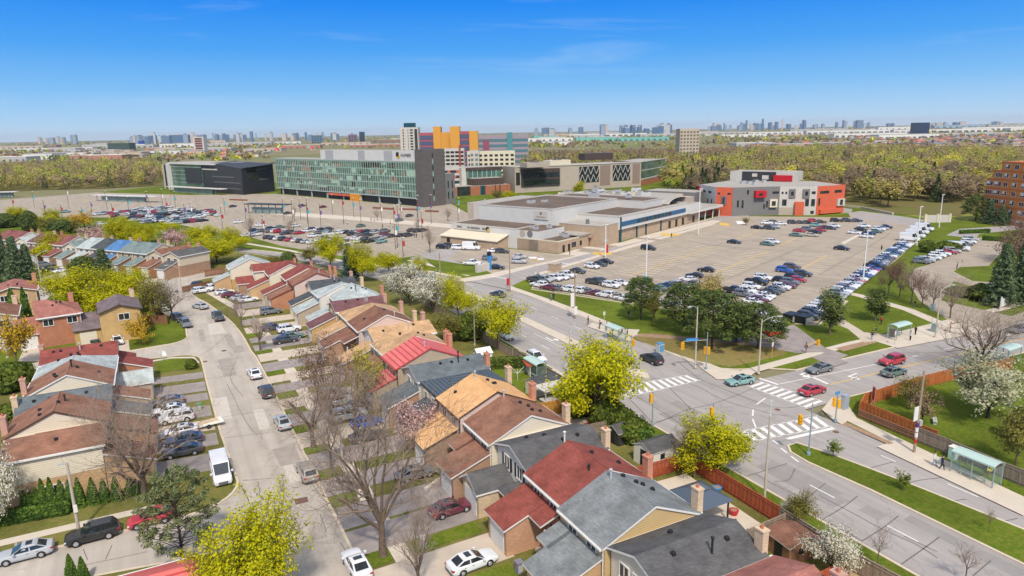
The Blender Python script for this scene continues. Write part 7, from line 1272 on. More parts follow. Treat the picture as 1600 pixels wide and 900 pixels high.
t = thing('campus_sign', (*G(757, 424), .12), .35, 'low white campus sign with a blue pylon on the lawn corner', 'sign'); b = MB(); b.box(-3.2, 1.6, -.5, .5, 0, 2.2); b.build('panel', CW['pwhite'], t); b = MB(); b.box(1.7, 2.5, -.4, .4, 0, 4.2); b.build('pylon', SBLUE, t); b = MB(); b.box(1.65, 2.55, -.45, .45, 4.2, 5.2); b.build('pylon_cap', DARK, t)
for (px, py, h, lb_) in ((1206, 560, 2.8, 'white sign on a yellow post at the bus lane'), (944, 510, 3, 'bus stop pole with pale flag beside the waiting people'), (1397, 540, 2.6, 'bus stop pole at the far shelter'), (1502, 420, 2.4, 'red stop sign at the apartment drive'), (836, 418, 2.5, 'yellow warning sign at the lot entrance'), (907, 410, 2.6, 'slim sign post beside the gym path'), (253, 566, 2.2, 'white street sign on the corner of the side street'), (837, 440, 2.6, 'grey sign post on the grass tip')):
    t = thing('sign_post', (*G(px, py), .12), .3, lb_, 'sign'); b = MB(); b.tube((0, 0, 0), (0, 0, h), .04, .04, 6); b.build('post', AMB if 'yellow' in lb_ else GALV, t); b = MB(); b.box(-.3, .3, -.03, .03, h-.75, h); b.build('plate', SRED if 'red stop' in lb_ else (AMB if 'warning' in lb_ else WHITE), t)
t = thing('gate_barrier', (*G(1278, 541), .12), 0, 'yellow barrier gate lowered beside the bus lane', 'barrier'); b = MB(); b.box(-.2, .2, -.2, .2, 0, 1.1); b.build('housing', AMB, t); b = MB(); b.tube((0, 0, .9), (-3.4, -.6, .75), .06); b.build('arm', AMB, t)
t = thing('stone_building_wall', (*G(1512, 352), .1), .1, 'pale low storage shed at the end of the drive', 'shed') if 0 else None
t = thing('storage_shed', (*G(1464, 348), .12), math.atan2(RT[1], RT[0]), 'low pale walled enclosure on the grass by the apartment road', 'enclosure'); L_ = 38*depth(*G(1464, 348))/FPX
for x in (-L_/2, 0, L_/2): bx(t, 'pier', x-.4, x+.4, -.4, .4, 0, 3.4, CW['beige'])
bx(t, 'wall', -L_/2, L_/2, -.15, .15, 0, 3, CW['pwhite'])
t = thing('guard_rail', (0, 0, 0), 0, 'concrete guard rail along the road above the ravine', 'guard rail'); b = MB(); pl = GP([(1316, 323), (1345, 326), (1395, 336)]); strip(b, pl, -.3, .3, .1, 1.1); b.build('rail', CONC, t)
# trade bins by the bus lane: the two black boxes with yellow ends
for i, (px, py) in enumerate(((1236, 502), (1256, 505))): cab(px, py, 3.0, 2.2, 1.5, mat('box_black', (.02, .02, .022), .4), ('black covered box at the lot corner, first one', 'black covered box with yellow end at the lot corner')[i], 'storage_box', 'storage box', .2, None)
# lamp standards with banners on the campus apron
BN = [SRED, mat('banner_teal', C(70, 180, 196), .7), mat('banner_purple', C(120, 92, 150), .7), WHITE]
for i, (px, py, tp) in enumerate(((22, 330, 308), (54, 324, 300), (72, 344, 312), (108, 326, 286), (98, 344, 318), (130, 345, 322), (144, 334, 314), (168, 330, 299), (178, 346, 318), (202, 334, 308), (230, 322, 300), (255, 326, 296), (262, 340, 308), (275, 330, 300), (290, 345, 318), (300, 348, 316), (349, 366, 322), (352, 336, 308), (385, 350, 316), (412, 376, 342), (413, 372, 336), (444, 345, 310), (470, 344, 311), (459, 362, 312), (481, 350, 316), (483, 364, 310), (502, 358, 318), (520, 336, 304), (537, 346, 300), (553, 340, 310), (564, 348, 312), (596, 346, 318), (616, 352, 322), (621, 388, 340), (623, 368, 320), (627, 344, 318), (652, 340, 312), (654, 358, 306), (674, 350, 305), (716, 348, 320), (630, 402, 372), (716, 330, 310), (757, 338, 312), (618, 390, 350), (660, 374, 330))):
    x, y = G(px, py); h = HZ((px, py), tp); t = thing('lamp_standard', (x, y, .12), random.uniform(-.4, .4), f"slim dark lamp standard, {ORD[i % 16]} from the left among those {('of the far lot', 'before the glass building', 'near the grey tower')[i//16]}", 'lamp standard', 'slim lamp standards of the campus'); b = MB(); b.tube((0, 0, 0), (0, 0, h), .1, .08, 6); b.build('pole', mat('pole_dark', C(78, 70, 70), .6), t)
    b = MB(); b.box(.12, .8, -.03, .03, h*.55, h*.55+1.7); b.build('banner', BN[i % 4], t); b = MB(); b.box(-.1, .7, -.15, .15, h, h+.18); b.build('lamp_head', WHITE, t)
# bus shelters: posts, glass sides, sloping mint roof, bench
MINT = mat('shelter_roof', C(190, 214, 204), .35, spec=.5); SG = mat('shelter_pane', C(176, 204, 196), .08, spec=.5, alpha=.12)
def shelter(px, py, rz, L, label, poster=False):
    t = thing('bus_shelter', (*G(px, py), .13), rz, label, 'bus shelter', 'bus shelters'); h = 2.6
    b = MB(); n = 6
    for k in range(n): a0, a1 = math.pi*(.15+.7*k/n), math.pi*(.15+.7*(k+1)/n); f = lambda a: (-1.0*math.cos(a)/math.cos(math.pi*.15), h-.25+.45*math.sin(a)); (y0, z0), (y1, z1) = f(a0), f(a1); b.face([(-L/2, y0, z0), (L/2, y0, z0), (L/2, y1, z1), (-L/2, y1, z1)]); b.face([(-L/2, y0, z0-.05), (-L/2, y1, z1-.05), (L/2, y1, z1-.05), (L/2, y0, z0-.05)])
    b.box(-L/2, L/2, -1.0, -.9, h-.2, h-.02); b.box(-L/2, L/2, .9, 1.0, h-.2, h-.02); b.build('roof', MINT, t)
    for x in (-L/2+.06, 0, L/2-.06):
        for y in (-.85, .85):
            if x == 0 and y < 0: continue
            b = MB(); b.box(x-.05, x+.05, y-.05, y+.05, 0, h-.1); b.build('post', metal(150, 170, 168), t)
    for x0, x1 in ((-L/2+.12, -.08), (.08, L/2-.12)): b = MB(); b.box(x0, x1, .84, .86, .25, h-.3); b.build('glass_pane', SG, t)
    for x in (-L/2+.06, L/2-.06): b = MB(); b.box(x-.01, x+.01, -.75, .75, .25, h-.3); b.build('glass_pane', SG, t)
    b = MB(); b.box(-L*.3, L*.3, .3, .65, .42, .48); b.box(-L*.28, -L*.24, .35, .6, 0, .42); b.box(L*.24, L*.28, .35, .6, 0, .42); b.build('bench', GALV, t)
    if poster: b = MB(); b.box(-L/2+.02, -L/2+.1, -.6, .5, .5, 2.0); b.build('poster', mat('poster_photo', C(120, 110, 100), .6, noise=.6, nscale=4), t)
    return t
shelter(961, 532, -P2, 4.2, 'bus shelter with a queue of people before the dark pine'); shelter(1404, 528, .05, 4.6, 'bus shelter at the cross road with a poster end', True); shelter(1523, 748, -P2+math.pi, 4.6, 'green roofed bus shelter before the grey fence'); shelter(836, 588, P2, 4.4, 'bus shelter with green roof by the covered hot tub'); shelter(1574, 566, .05, 4.4, 'bus shelter roof seen behind the cream blossom')
# ------------------------------------------------------------------ fences: rails, posts and single boards
WD = dict(orange=mat('fence_orange', C(186, 108, 58), .8, noise=.15, nscale=3, rnd=.12), grey=mat('fence_grey', C(150, 134, 118), .9, noise=.2, nscale=3, rnd=.12), golden=mat('fence_golden', C(206, 148, 66), .8, noise=.12, nscale=3, rnd=.1), brown=mat('fence_brown', C(150, 110, 82), .85, noise=.15, nscale=3, rnd=.12), white=mat('fence_white', C(216, 208, 196), .85, noise=.1, nscale=2, rnd=.06), red=mat('fence_red', C(168, 84, 56), .8, noise=.15, nscale=3, rnd=.1))
def fence(pts, h, m, label, bw=.28, singles=False, cap=True, top=None):
    a0 = pts[0]; t = thing('fence', (*a0, .12), 0, label, 'fence'); mm = WD[m]; bd = None; st = MB()
    for p, q in zip(pts, pts[1:]):
        dx, dy = q[0]-p[0], q[1]-p[1]; l = math.hypot(dx, dy); ax = (dx/l, dy/l); a = math.atan2(dy, dx); n = max(1, int(l/2.4)); ox, oy = p[0]-a0[0], p[1]-a0[1]
        for k in range(n+1): c = (ox+dx*k/n, oy+dy*k/n); b = MB(); b.obox(c, ax, .06, .06, 0, h+.12); b.build('post', mm, t)
        for z in (.3, h-.3): b = MB(); b.obox((ox+dx/2+ax[1]*.05, oy+dy/2-ax[0]*.05), ax, l/2, .025, z, z+.09); b.build('rail', mm, t)
        if cap: b = MB(); b.obox((ox+dx/2, oy+dy/2), ax, l/2, .07, h, h+.04); b.build('cap_rail', mm, t)
        nb = int(l/bw)
        for k in range(nb):
            c = (ox+dx*(k+.5)/nb+ax[1]*.02*(k % 2), oy+dy*(k+.5)/nb-ax[0]*.02*(k % 2)); hh = h-.02-random.uniform(0, .03)
            if singles:
                if bd is None: b = MB(); b.box(-bw*.46, bw*.46, -.012, .012, .05, h-.02); bd = b.build('board', mm, t); r = bd
                else: r = bd.copy(); COL.objects.link(r); r.parent = t
                r.location = (c[0], c[1], random.uniform(-.02, .01)); r.rotation_euler = (0, 0, a)
            else: st.obox(c, ax, bw*.46, .012, .05, hh)
    if st.v: o = st.build('boards', mm, t); o['kind'] = 'stuff'
    return t
# around the corner garden on the right
fence(GP([(1342, 651), (1350, 636), (1430, 610), (1500, 592), (1580, 578)]), 1.9, 'orange', 'orange board fence running back from the corner along the lawn', singles=True); fence(GP([(1341, 653), (1430, 690)]), 1.1, 'brown', 'weathered brown lower fence at the sidewalk edge', singles=True); fence(GP([(1345, 651), (1462, 700)]), 2.1, 'orange', 'tall orange fence standing behind the weathered lower one', singles=True); fence(GP([(1431, 691), (1480, 711), (1555, 744), (1630, 776)]), 1.9, 'grey', 'grey picket fence behind the green roofed shelter', bw=.3, singles=True)
# back yards of the east row
fence(Q([(43.6, 48.4), (43.4, 36)]), 2.0, 'red', 'reddish board fence along the verge by the gazebo', singles=True); fence(Q([(33.9, 47.6), (43.6, 47.4)]), 1.9, 'red', 'reddish fence between gazebo yard and white shed', singles=True); fence(Q([(43.4, 35.9), (43.2, 29), (43.8, 22)]), 2.0, 'grey', 'grey board fence along the verge past the brown shed', singles=True); fence(Q([(34.2, 34.8), (43.2, 35.2)]), 1.8, 'grey', 'grey lattice topped fence below the gazebo yard', bw=.35, singles=True); fence(Q([(34, 28.6), (43.6, 28.8)]), 1.6, 'red', 'low red fence behind the cream chimney', bw=.3)
fence(Q([(34.2, 65.6), (44, 64.8), (44.2, 59)]), 2.1, 'golden', 'golden board fence around the patio with a white table', singles=True); fence(Q([(34, 58.6), (44, 58)]), 1.6, 'grey', 'dark thin fence between patio and green bushes', bw=.4); fence(Q([(44.2, 71), (44.2, 86)]), 1.9, 'grey', 'grey fence along the verge behind the washing line lawn', singles=True); fence(Q([(33, 84.6), (38, 84), (44, 82.6)]), 1.6, 'white', 'white washed fence behind the red metal roof', bw=.4); fence(Q([(44, 86), (44, 126)]), 1.8, 'grey', 'long grey fence behind the white blossom trees'); fence(GP([(228, 478), (262, 508), (225, 506)]), 1.9, 'brown', 'brown fence behind the beige brick house'); fence(GP([(321, 433), (352, 428)]), 1.9, 'brown', 'brown fence by the pale corner house'); fence(GP([(284, 458), (330, 448)]), 1.5, 'brown', 'open brown fence before the pale corner garage')
# sheds and yard things
def shed(org, rz, W, D, h, wm, rm, label, axis='x', cat='shed', name='garden_shed'):
    t = thing(name, (org[0]*U, org[1]*U, .12), rz, label, cat); b = MB(); b.box(0, W, 0, D, 0, h); zr = h+.7
    if axis == 'x':
        for x in (0, W): b.face([(x, 0, h), (x, D, h), (x, D/2, zr-.05)])
    else:
        for y in (0, D): b.face([(0, y, h), (W, y, h), (W/2, y, zr-.05)])
    b.build('wall', wm, t); b = MB(); roof(b, 0, W, 0, D, h, zr, axis, ov=.15, og=.15, t=.08); b.build('roof', [rm, WHITE], t); b = MB(); b.box(-.03, 0, D*.3, D*.62, .1, h-.2); b.build('door', DARK, t); b = MB(); b.box(W*.3, W*.45, -.03, 0, h*.5, h*.8); b.build('window', GLASS, t); return t
shed((39.4, 70.9), .1, 4.6, 2.6, 2.1, paint(228, 214, 198), RF['char'], 'white garden shed with dark roof on the lawn by the verge'); shed((40, 48.6), .05, 4.4, 3.2, 2.3, paint(236, 232, 222), RF['dark'], 'white shed with charcoal roof and glazed door'); shed((40.4, 54.6), .1, 2.4, 2.4, 1.8, CW['dgrey'], RF['dark'], 'small dark shed by the hedge'); shed((38, 85), 0, 2.6, 2.2, 2.3, paint(240, 238, 232), paint(240, 238, 232), 'small white summerhouse with open door'); shed((39.6, 31.6), -.1, 3.6, 3, 1.9, WD['brown'], RF['mbrown'], 'brown roofed lean shed beside the grey fence', axis='y')
t = thing('gazebo', (38.4*U, 40.2*U, .16), 0, 'dark grey metal gazebo with a small raised vent roof', 'gazebo'); GZ = mat('gazebo_roof', C(84, 96, 112), .45, spec=.5)
for x in (-2.1, 2.1):
    for y in (-1.9, 1.9): b = MB(); b.box(x-.07, x+.07, y-.07, y+.07, 0, 2.4); b.build('post', BLK, t)
b = MB(); b.lathe([(3.4, 2.35), (.75, 3.3)], n=4); b.build('roof', GZ, t); b = MB(); b.lathe([(1.1, 3.35), (.08, 3.8)], n=4); b.build('vent_roof', GZ, t)
for o in t.children:
    if 'roof' in o.name: o.rotation_euler = (0, 0, math.radians(45))
t = thing('hot_tub', (39.6*U, 67.6*U, .2), .05, 'covered grey hot tub with steps on the patio', 'hot tub'); b = MB(); b.box(-1.1, 1.1, -1.1, 1.1, 0, .9); b.build('tub', mat('tub_grey', C(150, 140, 132), .7), t); b = MB(); b.box(-1.15, 1.15, -1.15, 1.15, .9, 1.02); b.build('cover', mat('cover_grey', C(200, 192, 186), .6), t)
t = thing('pergola', (40.6*U, 68.8*U, .2), .05, 'flat white pergola roof beside the hot tub', 'pergola'); b = MB(); b.box(-2.2, 2.2, -1.6, 1.6, 2.3, 2.42); b.build('roof', paint(214, 208, 202), t)
for x in (-2, 2):
    for y in (-1.4, 1.4): b = MB(); b.box(x-.06, x+.06, y-.06, y+.06, 0, 2.3); b.build('post', paint(196, 196, 192), t)
t = thing('garden_table', (36.6*U, 63*U, .2), 0, 'round white garden table on the patio', 'table'); b = MB(); b.lathe([(.65, .7), (.65, .74)], n=14); b.build('tabletop', WHITE, t); b = MB(); b.tube((0, 0, 0), (0, 0, .7), .06); b.build('leg', WHITE, t)
def chair(x, y, rz, m, label):
    t = thing('garden_chair', (x*U, y*U, .2), rz, label, 'chair'); b = MB(); b.box(-.3, .3, -.3, .3, .36, .42); b.build('seat', m, t); b = MB(); b.box(-.3, .3, .26, .32, .42, .95); b.build('backrest', m, t)
    for x_ in (-.26, .26):
        for y_ in (-.26, .26): b = MB(); b.box(x_-.03, x_+.03, y_-.03, y_+.03, 0, .36); b.build('leg', m, t)
chair(36.4, 61.8, 2.6, mat('chair_yellow', C(232, 200, 50), .5), 'yellow garden chair beside the white table'); chair(40.2, 60.4, 4, mat('chair_red', C(170, 62, 62), .5), 'red garden chair on the patio')
t = thing('washing_line', (40.4*U, 77.6*U, .12), .3, 'rotary washing line on the lawn behind the red roof', 'washing line'); b = MB(); b.tube((0, 0, 0), (0, 0, 1.9), .04); b.build('pole', WHITE, t)
for k in range(4): a = k*P2; b = MB(); b.tube((0, 0, 1.2), (1.5*math.cos(a), 1.5*math.sin(a), 1.9), .03); b.build('arm', WHITE, t)
t = thing('swing_set', (42.6*U, 78.6*U, .12), 1.3, 'red topped frame with hanging pale curtains by the fence', 'garden frame'); b = MB(); b.box(-1.5, 1.5, -.6, .6, 2.0, 2.15); b.build('roof', WD['red'], t)
for x in (-1.3, -.4, .5, 1.2): b = MB(); b.box(x-.18, x+.18, -.04, .04, .2, 2.0); b.build('curtain', WHITE, t)
t = thing('picnic_bench', (*G(1460, 662), .12), .6, 'pale bench with slabs on the fenced lawn', 'bench'); b = MB(); b.box(-.9, .9, -.25, .25, .42, .5); b.build('seat', GALV, t)
for x in (-.7, .7): b = MB(); b.box(x-.06, x+.06, -.2, .2, 0, .42); b.build('leg', GALV, t)
for i, (px, py, m, lb_) in enumerate(((1120, 770, SBLUE, 'blue crate on the deck by the reddish fence'), (1146, 806, SRED, 'red plastic tub in the bare yard'), (1215, 842, WHITE, 'round pale planter in the dead grass yard'), (12, 650, WHITE, 'white sack heap behind the west chimneys'))):
    t = thing('garden_tub', (*G(px, py), .14), 0, lb_, 'tub'); b = MB(); b.lathe([(.35, 0), (.5, .5), (.52, .55)], n=12); b.build('tub', m, t); b = MB(); b.lathe([(.44, .5), (.2, .6)], n=10); b.build('filling', SOIL, t)
t = thing('yard_sign', (*G(403, 643), .12), .4, 'pale leaning board on the verge lawn', 'board') if 0 else None
for (px, py, h, lb_) in ((662, 858, .9, 'pale mailbox post at the edge of the green strip'),): cab(px, py, .5, .4, 1.2, WHITE, lb_, 'mail_box', 'mail box')
t = thing('low_wall', (0, 0, 0), 0, 'low white edging wall along the dark driveway', 'wall'); b = MB(); strip(b, GP([(664, 768), (740, 712)]), -.15, .15, .1, .4); b.build('coping', paint(226, 216, 200), t)
# ------------------------------------------------------------------ people: one skinned body each, clothes by height
SKIN = mat('skin', C(186, 140, 112), .6); HAIR = mat('hair', C(34, 26, 22), .8)
def person(px, py, rz, top, legs, label, stride=.25, h=1.72, hair=None, bag=None, seat=False, umb=None, loc=None):
    x, y = loc or G(px, py); t = thing('person', (x, y, .14), rz, label, 'person'); k = h/1.72
    def limb(b, pts, rs, n=8):
        for (p, q), r0, r1 in zip(zip(pts, pts[1:]), rs, rs[1:]): b.tube(p, q, r0, r1, n, 0, True)
    hp = .9 if not seat else .5; sh = hp+.52; hd = sh+.28
    if seat: L1 = [(.0, .09, hp), (.42, .1, hp), (.44, .1, .08)]; R1 = [(.0, -.09, hp), (.42, -.1, hp), (.44, -.1, .08)]
    else: L1 = [(0, .09, hp), (stride*.55, .1, hp*.52), (stride*.8, .1, .08)]; R1 = [(0, -.09, hp), (stride*.1, -.1, hp*.52), (-stride*1.0, -.1, .1)]
    me_v = []; me_e = []; rad = []
    def chain(pts, rs, root):
        prev = root
        for p, r in zip(pts, rs): me_v.append(tuple(c*k for c in p)); rad.append(r*k); i = len(me_v)-1; me_e.append((prev, i)) if prev is not None else None; prev = i
        return prev
    chain([(0, 0, hp)], [.13], None); r0 = 0; ch = chain([(0, 0, hp+.2), (.01, 0, hp+.4), (.0, 0, sh)], [.125, .15, .12], r0); nk = chain([(.02, 0, sh+.11)], [.06], ch); chain([(.03, 0, hd-.02), (.03, 0, hd+.1)], [.1, .085], nk)
    for s, L in ((1, L1), (-1, R1)): chain([L[0], L[1], L[2], (L[2][0]+.16, L[2][1], .05)], [.1, .075, .05, .045], r0)
    sw = stride*.5; 
    for s in (1, -1): f = -s*sw if not seat else .2; chain([(0, s*.19, sh-.02), (f*.4, s*.24, sh-.3), (f*.9+.1, s*.22, sh-.52), (f+.14, s*.21, sh-.6)], [.065, .05, .04, .035], ch)
    me = bpy.data.meshes.new('body'); me.from_pydata(me_v, me_e, []); o = bpy.data.objects.new('body', me); COL.objects.link(o); o.parent = t
    md = o.modifiers.new('skin', 'SKIN'); o.modifiers.new('sub', 'SUBSURF').levels = 1
    for i, r in enumerate(rad): me.skin_vertices[0].data[i].radius = (r, r)
    me.skin_vertices[0].data[0].use_root = True
    bpy.context.view_layer.update(); me2 = bpy.data.meshes.new_from_object(o.evaluated_get(bpy.context.evaluated_depsgraph_get())); o.modifiers.clear(); o.data = me2
    for m in (top, legs, SKIN, BLK): me2.materials.append(m)
    idx = []
    for p in me2.polygons:
        z = p.center.z/k; yy = abs(p.center.y)/k; arm_end = yy > .17 and z < sh-.5 and z > .3 and not seat
        idx.append(3 if z < .09 else (2 if z > sh+.05 or arm_end else (0 if z > hp-.02 else 1)))
    me2.polygons.foreach_set('material_index', idx); me2.polygons.foreach_set('use_smooth', [True]*len(idx))
    b = MB(k); b.lathe([(.1, hd+.0), (.115, hd+.07), (.09, hd+.15), (.03, hd+.18)], (.0, 0, 0), 9); b.build('hair', hair or HAIR, t)
    if bag: b = MB(k); b.box(-.3, -.12, -.16, .16, sh-.5, sh-.02); b.build('backpack', bag, t)
    if umb: b = MB(k); b.tube((.1, .15, sh-.3), (.1, .15, hd+.5), .015); b.lathe([(.55, hd+.35), (.35, hd+.55), (.03, hd+.66)], (.1, .15, 0), 10); b.build('umbrella', umb, t)
    return t
def fab(n, *c): return mat('cloth_'+n, C(*c), .9, noise=.1, nscale=8)
KB, KN, KG, KW, KR, KD, KL = fab('black', 36, 36, 40), fab('navy', 40, 50, 80), fab('grey', 126, 126, 130), fab('white', 226, 224, 220), fab('red', 176, 64, 56), fab('denim', 86, 106, 136), fab('light', 150, 180, 196)
person(279, 469, 2, KW, KG, 'person in white shirt walking with a dark blue umbrella', umb=KN); person(1459, 729, -1.6, KW, KL, 'person in white top and pale jeans, first of two on the sidewalk', hair=HAIR); person(1471, 735, -1.6, KN, KB, 'person in navy jacket with backpack, second of two on the sidewalk', bag=KW); person(1547, 742, 3.1, fab('yellow', 206, 206, 96), fab('rust', 150, 84, 70), 'seated person in pale yellow top inside the green roofed shelter', seat=True); person(1509, 727, 0, KW, KG, 'person in pale clothes standing inside the green roofed shelter', stride=.08)
person(1389, 590, 2, KN, KW, 'person in navy jacket and white trousers at the street corner', bag=KB); person(919, 508, 3, KB, KB, 'person in black standing alone before the shelter queue', stride=.06); person(937, 515, 3, KG, KB, 'person in grey coat at the front of the queue', stride=.06, bag=KN); person(948, 517, 3, fab('plum', 84, 62, 72), KG, 'person in plum jacket beside the shelter post', stride=.06); person(958, 519, 3, KN, KB, 'person in navy standing inside the shelter', stride=.06); person(972, 524, 3, KB, KN, 'person in black seated inside the shelter', seat=True); person(980, 529, 2.6, KB, KB, 'person in long black coat by the signal pole', stride=.1); person(982, 498, 1, KB, KG, 'person in black beside the pine trunk', stride=.1); person(1022, 498, 2, fab('sand', 170, 130, 96), KB, 'person in sand coloured coat on the grass beyond the pine', stride=.2)
person(1160, 533, .4, KB, KB, 'person in black walking under the pines', stride=.3); person(1259, 552, 0, KB, fab('rosy', 170, 120, 120), 'person in black with a bag at the bus lane crossing', bag=KG); person(1362, 532, .5, KB, KL, 'person in dark top and light jeans on the sidewalk', stride=.3); person(1368, 525, 2, KN, KG, 'person in navy behind the one in light jeans', stride=.2); person(1376, 508, 0, KR, KB, 'person in red top running on the oval lawn edge', stride=.45); person(1422, 533, 3, KW, KB, 'person in white shirt standing by the far shelter', stride=.06); person(1430, 524, 3, KB, KB, 'person in black behind the far shelter', stride=.06); person(1429, 481, 2.4, KB, KG, 'person in black walking down the long path', stride=.3); person(1495, 421, 2, KB, KB, 'person in black at the apartment drive island', stride=.2); person(1377, 392, 0, KB, KB, 'person in black between parked cars and the aisle', stride=.1); person(890, 399, 0, KB, KB, 'two tone dark dressed person at the gym door', stride=.2); person(1096, 429, 1, KB, KB, 'person in black standing behind a black sedan', stride=.1); person(1049, 372, 1, KB, KB, 'person in black on the yellow hatching', stride=.2)
person(861, 471, 1, KG, KD, 'person in grey walking up the far sidewalk, first of a pair', stride=.2); person(865, 469, 1, KB, KB, 'person in black walking up the far sidewalk, second of a pair', stride=.2); person(806, 600, 0, KN, KB, 'person in dark blue on the patio beside the hot tub', loc=(36.8*U, 67*U), stride=.05)
for i, (px, py) in enumerate(((537, 351), (543, 352), (580, 346), (585, 347), (598, 357), (608, 356), (610, 351), (648, 372), (651, 372), (614, 357))): person(px, py, i, (KB, KW, KR, KN)[i % 4], (KB, KD)[i % 2], f"{('black', 'white', 'red', 'navy')[i % 4]} dressed person on the plaza walk, {ORD[i]} from the left", stride=.2)
# ------------------------------------------------------------------ woods, far suburbs and skyline
def YH(px): return 205.7-(px-800)*.0189                      # horizon row of the photograph
def GD(px, D): return G(px, YH(px)+CAMH*FPX/D)                 # ground point about D metres out along a column
def inside(p, poly):
    x, y = p; c = False; n = len(poly)
    for i in range(n):
        (x0, y0), (x1, y1) = poly[i], poly[(i+1) % n]
        if (y0 > y) != (y1 > y) and x < (x1-x0)*(y-y0)/(y1-y0)+x0: c = not c
    return c
FOREST = [[(1040, 300), (1075, 306), (1130, 312), (1200, 318), (1322, 321), (1400, 335), (1450, 338), (1500, 338), (1522, 332), (1560, 300), (1600, 284), (1600, 243), (1500, 238), (1400, 236), (1180, 238), (1040, 242), (830, 246), (815, 262), (1000, 266), (1045, 280)], [(-40, 303), (60, 297), (150, 295), (255, 290), (262, 272), (240, 258), (120, 260), (-40, 266)], [(660, 262), (700, 262), (700, 254), (660, 254)]]
CLEAR = [[(1400, 314), (1470, 318), (1520, 322), (1535, 345), (1440, 345), (1390, 334)], [(1555, 262), (1600, 246), (1600, 268), (1570, 284)], [(1290, 312), (1330, 316), (1345, 326), (1280, 326)]]
FOW = [GP(p) for p in FOREST]; CW_ = [GP(p) for p in CLEAR]
FLOOR = mat('woodland_floor', C(124, 108, 76), 1., spec=.02, noise=.3, nscale=.06, alt=C(112, 116, 62))
for p in FOW[:2]: sheet('woodland_floor', p, FLOOR, .22)
FLF = {'fbrown': [leafm('fb_a', (166, 146, 116), 1.0, .3, .16), leafm('fb_b', (142, 122, 98), 1.0, .3, .16), leafm('fb_c', (118, 104, 80), 1.0, .3, .16)], 'folive': [leafm('fo_a', (185, 173, 94), 1.0, .35, .16), leafm('fo_b', (156, 145, 82), 1.0, .35, .16), leafm('fo_c', (129, 116, 73), 1.0, .35, .16)], 'fgreen': [leafm('fg_a', (185, 195, 73), 1.0, .35, .14), leafm('fg_b', (147, 160, 62), 1.0, .35, .14), leafm('fg_c', (118, 127, 56), 1.0, .35, .14)], 'fyellow': [leafm('fy_a', (239, 224, 73), 1.0, .35, .12), leafm('fy_b', (210, 198, 67), 1.0, .35, .12), leafm('fy_c', (174, 160, 64), 1.0, .35, .12)], 'fdark': [leafm('fd_a', (103, 114, 69), 1.0, .3, .14), leafm('fd_b', (78, 92, 58), 1.0, .3, .14), leafm('fd_c', (58, 72, 49), 1.0, .3, .14)]}
LF.update(FLF)
def crown_pts(rng, n, H, R, base, cone=False):
    k = 16; ph = rng.uniform(0, 6.28, k); th = rng.uniform(.1, 1, k); cr = []
    if cone: t = rng.uniform(0, 1, n)**1.3; r = R*(1-t)*rng.uniform(.6, 1, n); a = rng.uniform(0, 6.28, n); return np.stack([r*np.cos(a), r*np.sin(a), H*(.08+.92*t)], 1)
    c = rng.normal(size=(k, 3)); c /= np.linalg.norm(c, axis=1, keepdims=True); c *= rng.uniform(.35, .85, (k, 1)); i = rng.integers(0, k, n); p = c[i]+rng.normal(0, .2, (n, 3)); p = p*np.array([R, R, (H-base)/2])*.98+np.array([0, 0, base+(H-base)/2]); p[:, 2] = np.maximum(p[:, 2], base*.6); return p
def ftree(key, seed, leaf, n, s, asp, H=12, R=4.6, cone=False, thin=False):
    rng = np.random.default_rng(seed); P = crown_pts(rng, n, H, R, H*.22, cone); OU = P-np.array([0, 0, H*.5]); OU /= np.linalg.norm(OU, axis=1, keepdims=True)+1e-6; N = rng.normal(size=P.shape)*.35+OU+np.array([0, 0, .7]); al = None
    if thin: al = (P-np.array([0, 0, H*.25])); al /= np.linalg.norm(al, axis=1, keepdims=True)
    V, F = quads_np(P, N, s, asp, rng, al); S = [(0, 0, 0, 0, 0, H*.7, .2, .08)]+[(0, 0, H*rng.uniform(.2, .45), *(P[rng.integers(0, n)]), .1, .03) for _ in range(14)]
    Vt, Ft = tubes_np(S, 4); t = thing('woodland_tree', (0, 0, -600)); t['category'] = 'tree'; np_mesh('trunk', Vt, Ft, [BARK], None, t); np_mesh('crown', V, F, LF[leaf], rng.choice(3, len(F)), t); PROTO[key] = (t, None); DIM[key] = (H, R)
for i in range(3): ftree(f'fb{i}', 60+i, 'fbrown', 900, 1.05, .22, thin=True); 
for i in range(2): ftree(f'fo{i}', 70+i, 'folive', 900, .62, .7); ftree(f'fg{i}', 80+i, 'fgreen', 950, .62, .7); ftree(f'fd{i}', 95+i, 'fdark', 700, .9, .5, R=3.4, cone=True)
ftree('fy0', 90, 'fyellow', 950, .6, .7)
KINDS = [('fb', 3, 'brown leafless tree'), ('fo', 2, 'olive budding tree'), ('fg', 2, 'green leafing tree'), ('fy', 1, 'yellow green tree'), ('fd', 2, 'dark conifer')]
cand = []
rng = np.random.default_rng(3)
for fi, poly in enumerate(FOW):
    xs = [p[0] for p in poly]; ys = [p[1] for p in poly]; st = 10.2 if fi != 1 else 11
    for x in np.arange(min(xs), max(xs), st):
        for y in np.arange(min(ys), max(ys), st):
            q = (x+rng.uniform(-3.6, 3.6), y+rng.uniform(-3.6, 3.6))
            if not inside(q, poly) or any(inside(q, c) for c in CW_): continue
            px, py = PR(q[0], q[1], 0)
            if px < -60 or px > 1680: continue
            cand.append((depth(*q), q, px, py, fi))
cand.sort(key=lambda c: c[0])
